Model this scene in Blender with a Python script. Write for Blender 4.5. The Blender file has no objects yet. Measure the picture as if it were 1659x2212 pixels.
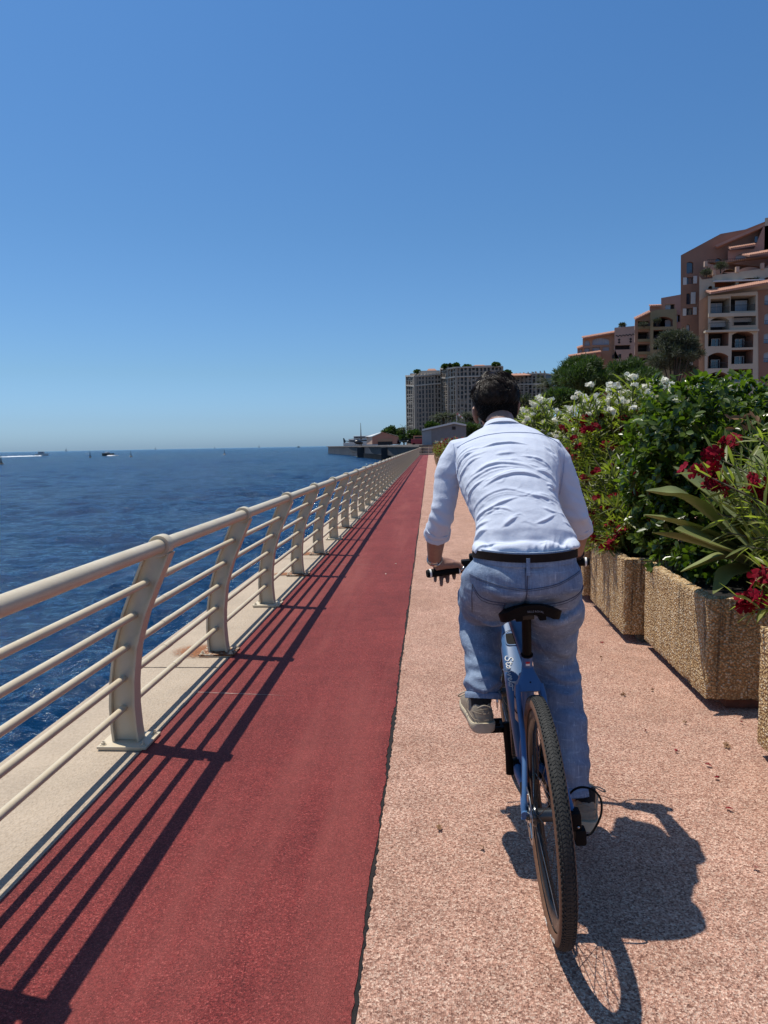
import bpy, bmesh, math, random
import numpy as np
from mathutils import Vector, Matrix
R = math.radians
rnd = random.Random(7)
S = bpy.context.scene
COL = S.collection

# ------------------------------------------------------------------ camera
cam_d = bpy.data.cameras.new('camera'); cam = bpy.data.objects.new('camera', cam_d); COL.objects.link(cam)
cam_d.sensor_fit = 'VERTICAL'; cam_d.sensor_height = 36.0; cam_d.lens = 24.97
cam_d.clip_start = 0.05; cam_d.clip_end = 90000
def cam_axes(fy, hor):
    fy = Vector(fy).normalized(); hor = Vector(hor)
    up = fy.cross(hor).normalized() * -1
    if up.y > 0: up = -up
    return fy.cross(up).normalized(), fy, up
_fx, _fy, _up = cam_axes(((929-829.5)/1534, (959.5-1106)/1534, 1), ((1929-829.5)/1534, (940.9-1106)/1534, 1))
# rows are the world axes written in (right, down, forward) camera coordinates
_m = Matrix((( _fx.x, -_fx.y, -_fx.z), (_fy.x, -_fy.y, -_fy.z), (_up.x, -_up.y, -_up.z)))
cam.matrix_world = Matrix.Translation((0, 0, 1.45)) @ _m.to_4x4()
S.camera = cam

# ------------------------------------------------------------------ sky, sun, exposure
SUN = Vector((-0.305, 0.17, 1.0)).normalized()
w = bpy.data.worlds.new('World'); S.world = w; w.use_nodes = True
nt = w.node_tree; nt.nodes.clear()
sk = nt.nodes.new('ShaderNodeTexSky'); sk.sky_type = 'NISHITA'; sk.sun_disc = False
sk.sun_elevation = math.asin(SUN.z); sk.sun_rotation = math.atan2(SUN.x, SUN.y)
sk.altitude = 0; sk.air_density = 1.0; sk.dust_density = 1.0; sk.ozone_density = 2.0
bg = nt.nodes.new('ShaderNodeBackground'); bg.inputs['Strength'].default_value = 0.088
ow = nt.nodes.new('ShaderNodeOutputWorld')
# the clear Mediterranean sky is bluer than the model sky, most of all low down: one tint by elevation, the same all round
tcw = nt.nodes.new('ShaderNodeTexCoord'); sxz = nt.nodes.new('ShaderNodeSeparateXYZ'); nt.links.new(tcw.outputs['Generated'], sxz.inputs[0])
rpw = nt.nodes.new('ShaderNodeValToRGB'); e = rpw.color_ramp.elements
st = [(.0, (.84,1.33,2.2)), (.038, (.72,1.10,1.74)), (.10, (.68,1.01,1.36)), (.28, (.60,.99,1.32)), (.5, (.56,1.02,1.42))]
while len(e) < len(st): e.new(.5)
for i, (p, c) in enumerate(st): e[i].position = p; e[i].color = (c[0]/2.2, c[1]/2.2, c[2]/2.2, 1)
nt.links.new(sxz.outputs['Z'], rpw.inputs[0])
vm = nt.nodes.new('ShaderNodeVectorMath'); vm.operation = 'MULTIPLY'; nt.links.new(sk.outputs[0], vm.inputs[0]); nt.links.new(rpw.outputs[0], vm.inputs[1])
vs2 = nt.nodes.new('ShaderNodeVectorMath'); vs2.operation = 'SCALE'; vs2.inputs['Scale'].default_value = 2.2; nt.links.new(vm.outputs[0], vs2.inputs[0])
nt.links.new(vs2.outputs[0], bg.inputs[0]); nt.links.new(bg.outputs[0], ow.inputs[0])
sd = bpy.data.lights.new('sun', 'SUN'); sd.energy = 4.9; sd.angle = R(0.53); sd.color = (1.0, 0.935, 0.83)
so = bpy.data.objects.new('sun', sd); COL.objects.link(so)
so.rotation_euler = SUN.to_track_quat('Z', 'Y').to_euler()
vs = S.view_settings; vs.view_transform = 'Standard'; vs.look = 'None'; vs.gamma = 1; vs.use_curve_mapping = False
vs.exposure = 0.0

# ------------------------------------------------------------------ helpers
def lin(r, g, b):
    f = lambda c: (c/255/12.92) if c/255 <= .04045 else ((c/255+.055)/1.055)**2.4
    return (f(r), f(g), f(b))
ALB = .80          # one calibration of all surface colours to the strength of the sun
class NB:
    """tiny node-graph writer for one material"""
    def __init__(s, name):
        s.m = bpy.data.materials.new(name); s.m.use_nodes = True; s.t = s.m.node_tree
        s.b = s.t.nodes['Principled BSDF']; s.out = s.t.nodes['Material Output']
        s.tc = s.t.nodes.new('ShaderNodeTexCoord')
    def n(s, typ, **kw):
        o = s.t.nodes.new(typ)
        for k, v in kw.items(): setattr(o, k, v)
        return o
    def l(s, a, b): s.t.links.new(a, b)
    def co(s, scale=(1,1,1), src='Object', rot=(0,0,0), loc=(0,0,0)):
        mp = s.n('ShaderNodeMapping'); mp.inputs['Scale'].default_value = scale; mp.inputs['Rotation'].default_value = rot; mp.inputs['Location'].default_value = loc
        s.l(s.tc.outputs[src], mp.inputs[0]); return mp.outputs[0]
    def noise(s, scale, detail=3, rough=.6, co=None, dist=0):
        o = s.n('ShaderNodeTexNoise'); o.inputs['Scale'].default_value = scale; o.inputs['Detail'].default_value = detail
        o.inputs['Roughness'].default_value = rough; o.inputs['Distortion'].default_value = dist
        s.l(co if co is not None else s.tc.outputs['Object'], o.inputs['Vector']); return o.outputs['Fac']
    def voro(s, scale, co=None, feature='F1', out='Distance'):
        o = s.n('ShaderNodeTexVoronoi', feature=feature); o.inputs['Scale'].default_value = scale
        s.l(co if co is not None else s.tc.outputs['Object'], o.inputs['Vector']); return o.outputs[out]
    def ramp(s, fac, stops, interp='LINEAR'):
        o = s.n('ShaderNodeValToRGB'); o.color_ramp.interpolation = interp; e = o.color_ramp.elements
        while len(e) < len(stops): e.new(.5)
        for i, (p, c) in enumerate(stops):
            e[i].position = p; e[i].color = (*c, 1) if len(c) == 3 else c
        s.l(fac, o.inputs[0]); return o.outputs[0]
    def val(s, fac, lo, hi, a=0., b=1.):
        o = s.n('ShaderNodeMapRange'); o.inputs[1].default_value = lo; o.inputs[2].default_value = hi
        o.inputs[3].default_value = a; o.inputs[4].default_value = b; s.l(fac, o.inputs[0]); return o.outputs[0]
    def mix(s, fac, a, b, mode='MIX'):
        o = s.n('ShaderNodeMix', data_type='RGBA', blend_type=mode)
        for i, v in ((0, fac), (6, a), (7, b)):
            if isinstance(v, (int, float)): o.inputs[i].default_value = v
            elif isinstance(v, tuple): o.inputs[i].default_value = (*v, 1)
            else: s.l(v, o.inputs[i])
        return o.outputs[2]
    def math(s, op, a, b=0.):
        o = s.n('ShaderNodeMath', operation=op)
        for i, v in ((0, a), (1, b)):
            if isinstance(v, (int, float)): o.inputs[i].default_value = v
            else: s.l(v, o.inputs[i])
        return o.outputs[0]
    def set(s, **kw):
        for k, v in kw.items():
            if k == 'col': v = tuple(x*ALB for x in v) if isinstance(v, tuple) else s.mix(1., v, (ALB, ALB, ALB), 'MULTIPLY')
            i = s.b.inputs[{'col':'Base Color','rough':'Roughness','metal':'Metallic','spec':'Specular IOR Level','ior':'IOR','coat':'Coat Weight','trans':'Transmission Weight','sheen':'Sheen Weight','aniso':'Anisotropic','sss':'Subsurface Weight'}[k]]
            if isinstance(v, (int, float)): i.default_value = v
            elif isinstance(v, tuple): i.default_value = (*v, 1)
            else: s.l(v, i)
        return s
    def bump(s, h, dist=.01, strength=1., prev=None):
        o = s.n('ShaderNodeBump'); o.inputs['Strength'].default_value = strength; o.inputs['Distance'].default_value = dist
        s.l(h, o.inputs['Height'])
        if prev is not None: s.l(prev, o.inputs['Normal'])
        s.l(o.outputs[0], s.b.inputs['Normal']); return o.outputs[0]
MATS = {}
def simple(name, c, rough=.55, metal=0., var=.18, scale=6, bump=0, bscale=60, spec=.5, **kw):
    """a plain surface with tone variation and fine relief"""
    if name in MATS: return MATS[name]
    b = NB(name)
    f = b.noise(scale, 4)
    c0 = tuple(x*(1-var) for x in c); c1 = tuple(min(1, x*(1+var)) for x in c)
    b.set(col=b.ramp(f, [(.3, c0), (.7, c1)]), rough=b.val(b.noise(scale*2.3, 2), .3, .7, max(.02, rough-.06), min(1, rough+.06)), metal=metal, spec=spec, **kw)
    if bump: b.bump(b.noise(bscale, 3), bump)
    MATS[name] = b.m; return b.m

class MB:
    """collects verts/faces for ONE mesh object"""
    def __init__(s): s.v = []; s.f = []; s.mi = []; s.cur = 0
    def add(s, vs, fs):
        o = len(s.v); s.v += [tuple(p) for p in vs]; s.f += [tuple(i+o for i in f) for f in fs]; s.mi += [s.cur]*len(fs); return s
    def box(s, x0, x1, y0, y1, z0, z1, ch=0):
        if ch <= 0:
            return s.add([(x,y,z) for z in (z0,z1) for y in (y0,y1) for x in (x0,x1)], [(0,2,3,1),(4,5,7,6),(0,1,5,4),(2,6,7,3),(0,4,6,2),(1,3,7,5)])
        bm = bmesh.new(); bmesh.ops.create_cube(bm, size=1)
        for q in bm.verts: q.co = ((x0+x1)/2+q.co.x*(x1-x0), (y0+y1)/2+q.co.y*(y1-y0), (z0+z1)/2+q.co.z*(z1-z0))
        bmesh.ops.bevel(bm, geom=list(bm.edges), offset=ch, segments=2, affect='EDGES', profile=.6)
        return s.bm(bm)
    def bm(s, bm, M=None):
        bm.verts.index_update(); vs = [(M @ q.co) if M else q.co for q in bm.verts]
        s.add([tuple(p) for p in vs], [[q.index for q in f.verts] for f in bm.faces]); bm.free(); return s
    def rings(s, rings, close=True, cap=True):
        n = len(rings[0]); o = []
        vs = [p for r in rings for p in r]; fs = []
        for i in range(len(rings)-1):
            for j in range(n if close else n-1):
                k = (j+1) % n; fs.append((i*n+j, i*n+k, (i+1)*n+k, (i+1)*n+j))
        if cap and close:
            fs.append(tuple(range(n-1, -1, -1))); fs.append(tuple((len(rings)-1)*n+j for j in range(n)))
        return s.add(vs, fs)
    def tube(s, pts, rad, n=8, cap=True, up=None, flat=1., closed=False):
        pts = [Vector(p) for p in pts]; N = len(pts)
        rad = rad if isinstance(rad, (list, tuple)) else [rad]*N
        rings = []; prev = None
        for i, p in enumerate(pts):
            if closed: t = pts[(i+1) % N]-pts[i-1]
            else: t = pts[min(i+1, N-1)]-pts[max(i-1, 0)]
            t.normalize()
            if prev is None:
                a = Vector(up) if up else (Vector((0,0,1)) if abs(t.z) < .9 else Vector((1,0,0)))
                prev = (a - t*a.dot(t)).normalized()
            else: prev = (prev - t*prev.dot(t)).normalized()
            q = t.cross(prev)
            rings.append([tuple(p + (prev*math.cos(2*math.pi*j/n) + q*math.sin(2*math.pi*j/n)*flat)*rad[i]) for j in range(n)])
        if closed: rings.append(rings[0]); cap = False
        return s.rings(rings, True, cap)
    def torus(s, c, axis, R0, r, n=24, m=8, flat=1.):
        axis = Vector(axis).normalized(); a = axis.orthogonal().normalized(); b = axis.cross(a); c = Vector(c)
        pr = [(R0+r*math.cos(2*math.pi*j/m), r*flat*math.sin(2*math.pi*j/m)) for j in range(m)]
        return s.revolve(c, axis, pr, n, closed_profile=True)
    def revolve(s, c, axis, prof, n=24, closed_profile=False, a0=0, a1=2*math.pi):
        """prof: (radius, height along axis)"""
        axis = Vector(axis).normalized(); a = axis.orthogonal().normalized(); b = axis.cross(a); c = Vector(c)
        full = abs(a1-a0-2*math.pi) < 1e-6; m = len(prof); vs = []; fs = []
        cnt = n if full else n+1
        for i in range(cnt):
            t = a0+(a1-a0)*i/n; d = a*math.cos(t)+b*math.sin(t)
            vs += [tuple(c+d*r+axis*h) for r, h in prof]
        for i in range(n):
            k = (i+1) % cnt
            for j in range(m if closed_profile else m-1):
                j2 = (j+1) % m; fs.append((i*m+j, k*m+j, k*m+j2, i*m+j2))
        return s.add(vs, fs)
    def prism(s, poly, y0, y1, axis='y'):
        """poly of (x,z) extruded along y (axis='y'); 'x': poly (y,z); 'z': poly (x,y)"""
        f = {'y': lambda p, t: (p[0], t, p[1]), 'x': lambda p, t: (t, p[0], p[1]), 'z': lambda p, t: (p[0], p[1], t)}[axis]
        n = len(poly); vs = [f(p, y0) for p in poly]+[f(p, y1) for p in poly]
        fs = [tuple(range(n)), tuple(range(2*n-1, n-1, -1))]+[(i, n+i, n+(i+1) % n, (i+1) % n) for i in range(n)]
        return s.add(vs, fs)
    def blob(s, c, r, seg=10, rings=7):
        bm = bmesh.new(); bmesh.ops.create_uvsphere(bm, u_segments=seg, v_segments=rings, radius=1)
        r = r if isinstance(r, (tuple, list)) else (r, r, r)
        for q in bm.verts: q.co = (c[0]+q.co.x*r[0], c[1]+q.co.y*r[1], c[2]+q.co.z*r[2])
        return s.bm(bm)
    def mesh(s, name, mats=None, smooth=35):
        me = bpy.data.meshes.new(name); me.from_pydata(s.v, [], s.f)
        for m in (mats if isinstance(mats, (list, tuple)) else [mats]):
            if m: me.materials.append(m)
        if any(s.mi): me.polygons.foreach_set('material_index', s.mi)
        bm = bmesh.new(); bm.from_mesh(me); bmesh.ops.recalc_face_normals(bm, faces=bm.faces); bm.to_mesh(me); bm.free()
        if smooth:
            me.shade_smooth()
            if smooth < 180: me.set_sharp_from_angle(angle=R(smooth))
        me.update(); return me
    def build(s, name, mats, parent=None, smooth=35, loc=None):
        o = bpy.data.objects.new(name, s.mesh(name, mats, smooth)); COL.objects.link(o)
        if parent: o.parent = parent
        if loc: o.location = loc
        return o
def tag(o, label=None, cat=None, group=None, kind=None):
    for k, v in (('label', label), ('category', cat), ('group', group), ('kind', kind)):
        if v: o[k] = v
    return o
def empty(name, loc=(0,0,0), rz=0, label=None, cat=None, group=None):
    o = bpy.data.objects.new(name, None); COL.objects.link(o); o.location = loc; o.rotation_euler = (0, 0, rz); o.empty_display_size = .1
    return tag(o, label, cat, group)
def put(me, name, parent=None, loc=(0,0,0), rot=(0,0,0), sc=(1,1,1)):
    o = bpy.data.objects.new(name, me); COL.objects.link(o); o.parent = parent; o.location = loc; o.rotation_euler = rot; o.scale = sc; return o
def copy_tree(o, parent=None):
    c = o.copy(); COL.objects.link(c)
    if parent: c.parent = parent
    for ch in list(o.children): copy_tree(ch, c)
    return c
def np_mesh(name, V, F, mats, smooth=True, parent=None, mi=None):
    """fast mesh from numpy arrays; F is (n,3) or (n,4)"""
    me = bpy.data.meshes.new(name); n = len(F); k = F.shape[1]
    me.vertices.add(len(V)); me.vertices.foreach_set('co', np.asarray(V, np.float32).ravel())
    me.loops.add(n*k); me.loops.foreach_set('vertex_index', np.asarray(F, np.int32).ravel())
    me.polygons.add(n); me.polygons.foreach_set('loop_start', np.arange(0, n*k, k, dtype=np.int32))
    if smooth: me.polygons.foreach_set('use_smooth', np.ones(n, bool))
    for m in (mats if isinstance(mats, (list, tuple)) else [mats]): me.materials.append(m)
    if mi is not None: me.polygons.foreach_set('material_index', np.asarray(mi, np.int32))
    me.update(calc_edges=True); me.validate()
    o = bpy.data.objects.new(name, me); COL.objects.link(o)
    if parent: o.parent = parent
    return o
def smoothstep(a, b, x):
    t = np.clip((x-a)/(b-a), 0, 1); return t*t*(3-2*t)
class VNoise:
    """cheap smooth 3-D noise on numpy points: sums of random sines"""
    def __init__(s, seed, n=24):
        g = np.random.default_rng(seed); d = g.normal(size=(n, 3)); s.k = d/np.linalg.norm(d, axis=1)[:, None]*g.uniform(.6, 1.6, (n, 1))*2*np.pi
        s.p = g.uniform(0, 6.28, n)
    def __call__(s, P, scale=1.): return np.sin(P @ s.k.T*scale + s.p).sum(1)/math.sqrt(len(s.p)/2)
# ------------------------------------------------------------------ ground, lane, footpath, sea, sea wall
def granule(name, stops, cell, blot, bump, rough=.85, wear=None, blot2=None, spec=.3):
    b = NB(name); co = b.tc.outputs['Object']
    g = b.n('ShaderNodeTexVoronoi', feature='F1'); g.inputs['Scale'].default_value = cell; b.l(co, g.inputs['Vector'])
    sep = b.n('ShaderNodeSeparateColor'); b.l(g.outputs['Color'], sep.inputs[0])
    col = b.ramp(sep.outputs[0], stops)
    fine = b.noise(cell*.45, 2, .7)
    col = b.mix(.55, col, b.ramp(fine, [(.3, (.35,.35,.35)), (.62, (1.25,1.25,1.25))]), 'MULTIPLY')
    big = b.noise(1.3, 5, .65); mid = b.noise(7, 4, .7)
    col = b.mix(1., col, b.ramp(big, [(.32, blot[0]), (.68, blot[1])]), 'MULTIPLY')
    col = b.mix(.8, col, b.ramp(mid, [(.3, (.8,.8,.8)), (.7, (1.16,1.16,1.16))]), 'MULTIPLY')
    if wear:      # long streaks along the way
        st = b.noise(1., 4, .6, b.co((2.6, .22, 1)))
        col = b.mix(b.val(st, .5, .74, 0, .75), col, wear)
    sp = b.noise(2.1, 6, .8, b.co(loc=(31, 5, 0)))
    col = b.mix(b.val(sp, .66, .74, 0, .38), col, (.035, .028, .025))
    b.set(col=col, rough=rough, spec=spec)
    h = b.math('ADD', b.math('MULTIPLY', g.outputs['Distance'], 1.0), b.math('MULTIPLY', fine, 1.1))
    b.bump(h, bump, 1.)
    return b.m
M_pink = granule('pink_granules', [(.0, lin(134,94,80)), (.3, lin(186,141,121)), (.62, lin(211,166,145)), (.95, lin(234,201,180))], 190, ((.84,.80,.76), (1.06,1.05,1.04)), .0042, wear=None)
M_red = granule('red_resin', [(.0, lin(98,33,32)), (.5, lin(137,53,50)), (.85, lin(151,62,58)), (1., lin(180,94,87))], 260, ((.84,.78,.78), (1.07,1.08,1.06)), .003, wear=lin(154,80,72), rough=.75)
def concrete(name, c, dirt, bump=.006, cell=90):
    b = NB(name)
    n = b.noise(3, 5, .6); f = b.noise(55, 4, .7); v = b.voro(cell)
    col = b.ramp(n, [(.3, tuple(x*.9 for x in c)), (.7, tuple(min(1, x*1.08) for x in c))])
    col = b.mix(.5, col, b.ramp(f, [(.34, (.72,.7,.67)), (.6, (1.1,1.1,1.1))]), 'MULTIPLY')
    col = b.mix(b.val(b.noise(1.1, 6, .75, b.co(loc=(7,3,1))), .56, .75, 0, .55), col, dirt)
    col = b.mix(b.val(v, .0, .18, .35, 0), col, tuple(x*1.25 for x in c))
    b.set(col=col, rough=.85, spec=.3); b.bump(b.math('ADD', f, b.math('MULTIPLY', v, .6)), bump); return b.m
M_conc = concrete('pale_concrete', lin(196,178,156), lin(168,140,112))
M_concd = concrete('dark_wet_concrete', lin(120,112,100), lin(70,66,60))
M_gap = simple('joint_dirt', (.012,.009,.008), .95, var=.5, scale=40, bump=.006, bscale=90)
M_gnd = concrete('ground_paving', lin(150,120,104), lin(110,95,80))

# big sheet of land to the right of the sea, reaching the far shore
g = MB(); g.add([(-2.0,-60,-.03),(400,-60,-.03),(2600,2600,-.03),(-2.0,2600,-.03)], [(0,1,2,3)])
tag(g.build('ground', M_gnd, smooth=0), kind='structure')
YEND = 97.2
def sheet(name, mat, x0, x1, y0, y1, z, edge_r=0, dy=.5):
    """long paving sheet; its right edge may wander a few mm like hand-laid resin"""
    ys = np.concatenate([np.arange(y0, 9, .03 if edge_r else dy), np.arange(9, y1+dy, dy)]); g = MB(); vs = []; fs = []
    for i, y in enumerate(ys):
        e = (rnd.uniform(-1, 1)*.004+.004*math.sin(y*5.1)+.003*math.sin(y*13+1)) if edge_r else 0
        vs += [(x0(y), y, z), (x1(y)+e, y, z), (x1(y)+e, y, z-.03)]
        if i: k = 3*i; fs += [(k-3, k-2, k+1, k), (k-2, k-1, k+2, k+1)]
    g.add(vs, fs); o = g.build(name, mat, smooth=0); return tag(o, kind='structure')
BX = lambda y: -.215-.0004*y                       # red / pink boundary
sheet('footpath', M_pink, lambda y: -.40, lambda y: 6.0, -6, YEND, 0.0)
lane = sheet('cycle_lane', M_red, lambda y: -1.405, BX, -6, YEND, 0.007, 1)
# ragged dark seam between the two surfaces
g = MB(); vs = []; fs = []; ys = np.arange(-1, 40, .018)
for i, y in enumerate(ys):
    x = BX(y); a = rnd.random(); wv = .005+.008*a*a+.003*math.sin(y*2.3)
    vs += [(x-.004, y, .0035), (x+.004+max(0, wv), y, .004)]
    if i: k = 2*i; fs.append((k-2, k-1, k+1, k))
g.add(vs, fs); tag(g.build('lane_seam', M_gap, smooth=0), kind='structure')
# pale expansion joints across the lane
M_joint = simple('pale_joint_filler', lin(176,138,128), .8)
for yj, xs in ((4.02, (-1.40, -.86)), (8.55, (-1.40, -.7)), (13.1, (-1.4, -.75)), (17.6, (-1.4, -.75))):
    g = MB(); n = 40; vs = []; fs = []
    for i in range(n+1):
        x = xs[0]+(xs[1]-xs[0])*i/n; y = yj-.05*i/n+rnd.uniform(-.002, .002); h = .006*(1-(i/n)**3)*rnd.uniform(.5, 1.2)
        vs += [(x, y-h, .0095), (x, y+h, .0095)]
        if i: k = 2*i; fs.append((k-2, k-1, k+1, k))
    g.add(vs, fs); tag(g.build('joint_strip', M_joint, smooth=0), kind='structure')

# sea: swell as real geometry near the shore, finer ripple as relief
SEA = -2.2
def sea():
    gen = np.random.default_rng(5); nr, nt_ = 680, 440
    r = 3.5*(900/3.5)**(np.arange(nr)/(nr-1)); t = np.radians(np.linspace(83, 150, nt_))
    RR, TT = np.meshgrid(r, t, indexing='ij'); X = RR*np.cos(TT); Y = RR*np.sin(TT)
    P = np.stack([X.ravel(), Y.ravel(), np.zeros(X.size)], 1); D = np.repeat(r, nt_)
    dx = D*max(np.log(900/3.5)/nr, math.radians(67)/nt_)
    z = np.zeros(len(P)); ox = np.zeros(len(P)); oy = np.zeros(len(P))
    for i in range(110):
        L = .32*(6.5/.32)**(gen.random()**.95); a = gen.normal(math.radians(115), .85); k = 2*np.pi/L
        A = .0140*L**.76*gen.uniform(.5, 1.2)*.62
        fade = smoothstep(1.8, 3.2, L/np.maximum(dx, 1e-3))
        ph = k*(P[:, 0]*math.cos(a)+P[:, 1]*math.sin(a))+gen.uniform(0, 6.28)
        z += A*fade*np.sin(ph); ox -= 1.15*A*fade*math.cos(a)*np.cos(ph)*-1; oy -= 1.15*A*fade*math.sin(a)*np.cos(ph)*-1
    gust = .72+.5*VNoise(3, 14)(P, .018)*.5+.25*VNoise(9, 14)(P, .07)*.5
    z *= np.clip(gust, .3, 1.6); far = 1-smoothstep(500, 900, D); z *= far; ox *= far; oy *= far
    V = np.stack([P[:, 0]+ox, P[:, 1]+oy, SEA+z], 1)
    i, j = np.meshgrid(np.arange(nr-1), np.arange(nt_-1), indexing='ij'); a = (i*nt_+j).ravel()
    F = np.stack([a, a+nt_, a+nt_+1, a+1], 1)
    # calm outer ring to the horizon
    n0 = len(V); ro = np.array([900, 1600, 4000, 12000, 80000.]); to = np.radians(np.linspace(30, 230, 60))
    E = np.array([(q*math.cos(b), q*math.sin(b), SEA) for q in ro for b in to]); V = np.vstack([V, E]); f2 = []
    for p in range(len(ro)-1):
        for q in range(59): a = n0+p*60+q; f2.append((a, a+60, a+61, a+1))
    F = np.vstack([F, f2])
    b = NB('sea_water')
    #
    w1 = b.noise(3.4, 5, .66, b.co((1, 1.25, 1), rot=(0, 0, .25))); w2 = b.noise(.75, 5, .62, b.co((1, 1.5, 1), rot=(0, 0, .2))); w3 = b.noise(.10, 6, .66, b.co((1, 1.7, 1), rot=(0, 0, .1)))
    n = b.bump(w3, 2.6, 1.); n = b.bump(w2, .46, 1., n); n = b.bump(w1, .085, 1., n)
    # water body seen through a rippled surface: the averaged mirror of a rough sea never reaches a full reflection
    body = b.n('ShaderNodeBsdfDiffuse'); b.l(b.ramp(b.noise(.03, 4, .6), [(.3, (.0008,.018,.056)), (.7, (.0016,.027,.080))]), body.inputs['Color'])
    gl = b.n('ShaderNodeBsdfGlossy'); gl.inputs['Roughness'].default_value = .12; gl.inputs['Color'].default_value = (.84,.95,1,1); b.l(n, gl.inputs['Normal'])
    fr = b.n('ShaderNodeFresnel'); fr.inputs['IOR'].default_value = 1.33; b.l(n, fr.inputs['Normal'])
    mx = b.n('ShaderNodeMixShader'); b.l(b.math('MINIMUM', fr.outputs[0], .86), mx.inputs[0]); b.l(body.outputs[0], mx.inputs[1]); b.l(gl.outputs[0], mx.inputs[2]); b.l(mx.outputs[0], b.out.inputs['Surface'])
    o = np_mesh('sea', V, F, b.m); tag(o, kind='structure'); return o
sea()

# sea wall: coping slabs on a dark wet wall dropping to the water
sw = empty('sea_wall', (-1.7, 0, 0), 0, 'pale concrete sea wall with jointed coping slabs under the cream railing', 'wall')
g = MB(); g.box(-2.22-(-1.7), -1.60+1.7, -14, 100, -6, -.42); g.build('wall_face', M_concd, sw, smooth=0)
y = -8.98
for k in range(24):
    d = rnd.uniform(-.004, .004); jx = (.0, .0, .0, .0, .10, .10)[k % 6] if k > 2 else 0
    g = MB(); g.box(-2.035+1.7+jx, -1.408+1.7, y+.006, y+4.5-.006, -.42, .004+d, .012); s = g.build('concrete_slab', M_conc, sw)
    y += 4.5
# ------------------------------------------------------------------ cream railing along the sea wall
M_cream = None
def cream():
    b = NB('cream_paint'); n = b.noise(4, 5, .6); f = b.noise(30, 4, .7)
    col = b.ramp(n, [(.3, lin(214,198,168)), (.7, lin(228,213,184))])
    col = b.mix(b.val(b.noise(9, 6, .8), .66, .78, 0, .5), col, lin(160,140,112))
    pos = b.n('ShaderNodeNewGeometry').outputs['Position']
    chip = b.noise(46, 5, .75, pos); big = b.noise(2.2, 3, .6, pos)
    col = b.mix(b.math('MULTIPLY', b.val(chip, .70, .735, 0, .85), b.val(big, .48, .60)), col, lin(112,66,40))      # chips and rust freckles
    run = b.noise(1., 4, .7, b.co((38, 38, 1.6), src='Object')); col = b.mix(b.val(run, .64, .76, 0, .22), col, lin(150,122,92))
    b.set(col=col, rough=b.val(f, .3, .7, .34, .5), spec=.5); b.bump(f, .0012); return b.m
M_cream = cream()
M_rust = NB('rusty_plate'); _f = M_rust.noise(28, 6, .75)
M_rust.set(col=M_rust.ramp(_f, [(.42, lin(196,184,160)), (.5, lin(150,92,44)), (.62, lin(74,44,28))]), rough=.75); M_rust.bump(_f, .003); M_rust = M_rust.m
CURVE = [(0,-1.505),(.1,-1.515),(.2,-1.518),(.333,-1.511),(.491,-1.487),(.652,-1.440),(.811,-1.372),(.9,-1.332),(.97,-1.300)]
def cx(z):
    for (a, xa), (b2, xb) in zip(CURVE, CURVE[1:]):
        if z <= b2: return xa+(xb-xa)*(z-a)/(b2-a)
    return CURVE[-1][1]
def post_mesh():
    g = MB(); zs = [.025+i*(.955-.025)/16 for i in range(17)]
    hw = lambda z: .068-.008*min(1, z/.5)+.004*max(0, (z-.6)/.4)
    def band(f0, f1, yh):
        rings = []
        for z in zs: a, b2 = f0(z), f1(z); rings.append([(a,-yh,z),(b2,-yh,z),(b2,yh,z),(a,yh,z)])
        g.rings(rings)
    band(lambda z: cx(z)-hw(z), lambda z: cx(z)-hw(z)+.012, .038)       # flanges on both edges of the web
    band(lambda z: cx(z)+hw(z)-.012, lambda z: cx(z)+hw(z), .038)
    band(lambda z: cx(z)-hw(z)+.012, lambda z: cx(z)+hw(z)-.012, .012)
    return g.mesh('post', M_cream, 30)
TR = (-1.297, .988)                                   # top rail centre (x, z)
def collar_mesh():
    g = MB(); g.revolve((TR[0], 0, TR[1]), (0,1,0), [(.034,-.03),(.052,-.034),(.0545,-.03),(.0545,.03),(.052,.034),(.034,.03)], 24); return g.mesh('collar', M_cream, 40)
def plate_mesh():
    g = MB(); g.box(-1.628,-1.382,-.095,.095,.010,.0225,.003); return g.mesh('base_plate', M_cream)
def shim_mesh():
    g = MB(); g.box(-1.622,-1.387,-.09,.09,.003,.0100); return g.mesh('shim', M_cream)
def bolt_mesh():
    g = MB(); g.revolve((0,0,0),(0,0,1),[(.0,.0),(.017,.0),(.017,.003),(.0105,.0035),(.0105,.013),(.006,.0145),(.006,.02),(0,.021)],6); return g.mesh('bolt', M_cream, 30)
rail = empty('railing', (-1.5, 3.3, 0), 0, 'long cream painted steel railing with curved posts beside the sea', 'railing')
RO = Vector((1.5, -3.3, 0))
pm, cm, bm_, sm_, tm = post_mesh(), collar_mesh(), plate_mesh(), shim_mesh(), bolt_mesh()
bm_r = bm_.copy(); bm_r.materials.clear(); bm_r.materials.append(M_rust)
posts = []
for k in range(-4, 63):
    y = 3.31+1.517*k
    if y > YEND-.3: break
    p = put(pm, 'post', rail, RO+Vector((0, y, 0))); posts.append(y)
    put(cm, 'collar', p)
    b = put(bm_r if k in (1, 3, 4, 6) else bm_, 'base_plate', p)
    if k in (1, 3): b['label'] = 'rust stained base plate'
    if k < 14:
        put(sm_, 'shim', p)
        for bx, by in ((-1.605,-.07),(-1.405,-.07),(-1.605,.07),(-1.405,.07)): put(tm, 'bolt', p, (bx, by, .0222))
Y0, Y1 = 3.31-1.517*4-.6, YEND-.1
def long_rail(name, x, z, r, n):
    g = MB(); ys = np.arange(Y0, Y1, 1.517); g.tube([(x, yy, z+.0015*math.sin(yy*1.7+z*9)) for yy in ys]+[(x, Y1, z)], r, n); o = g.build(name, M_cream, rail, 60); o.location = RO; return o
long_rail('top_rail', TR[0], TR[1], .0345, 18)
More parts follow.
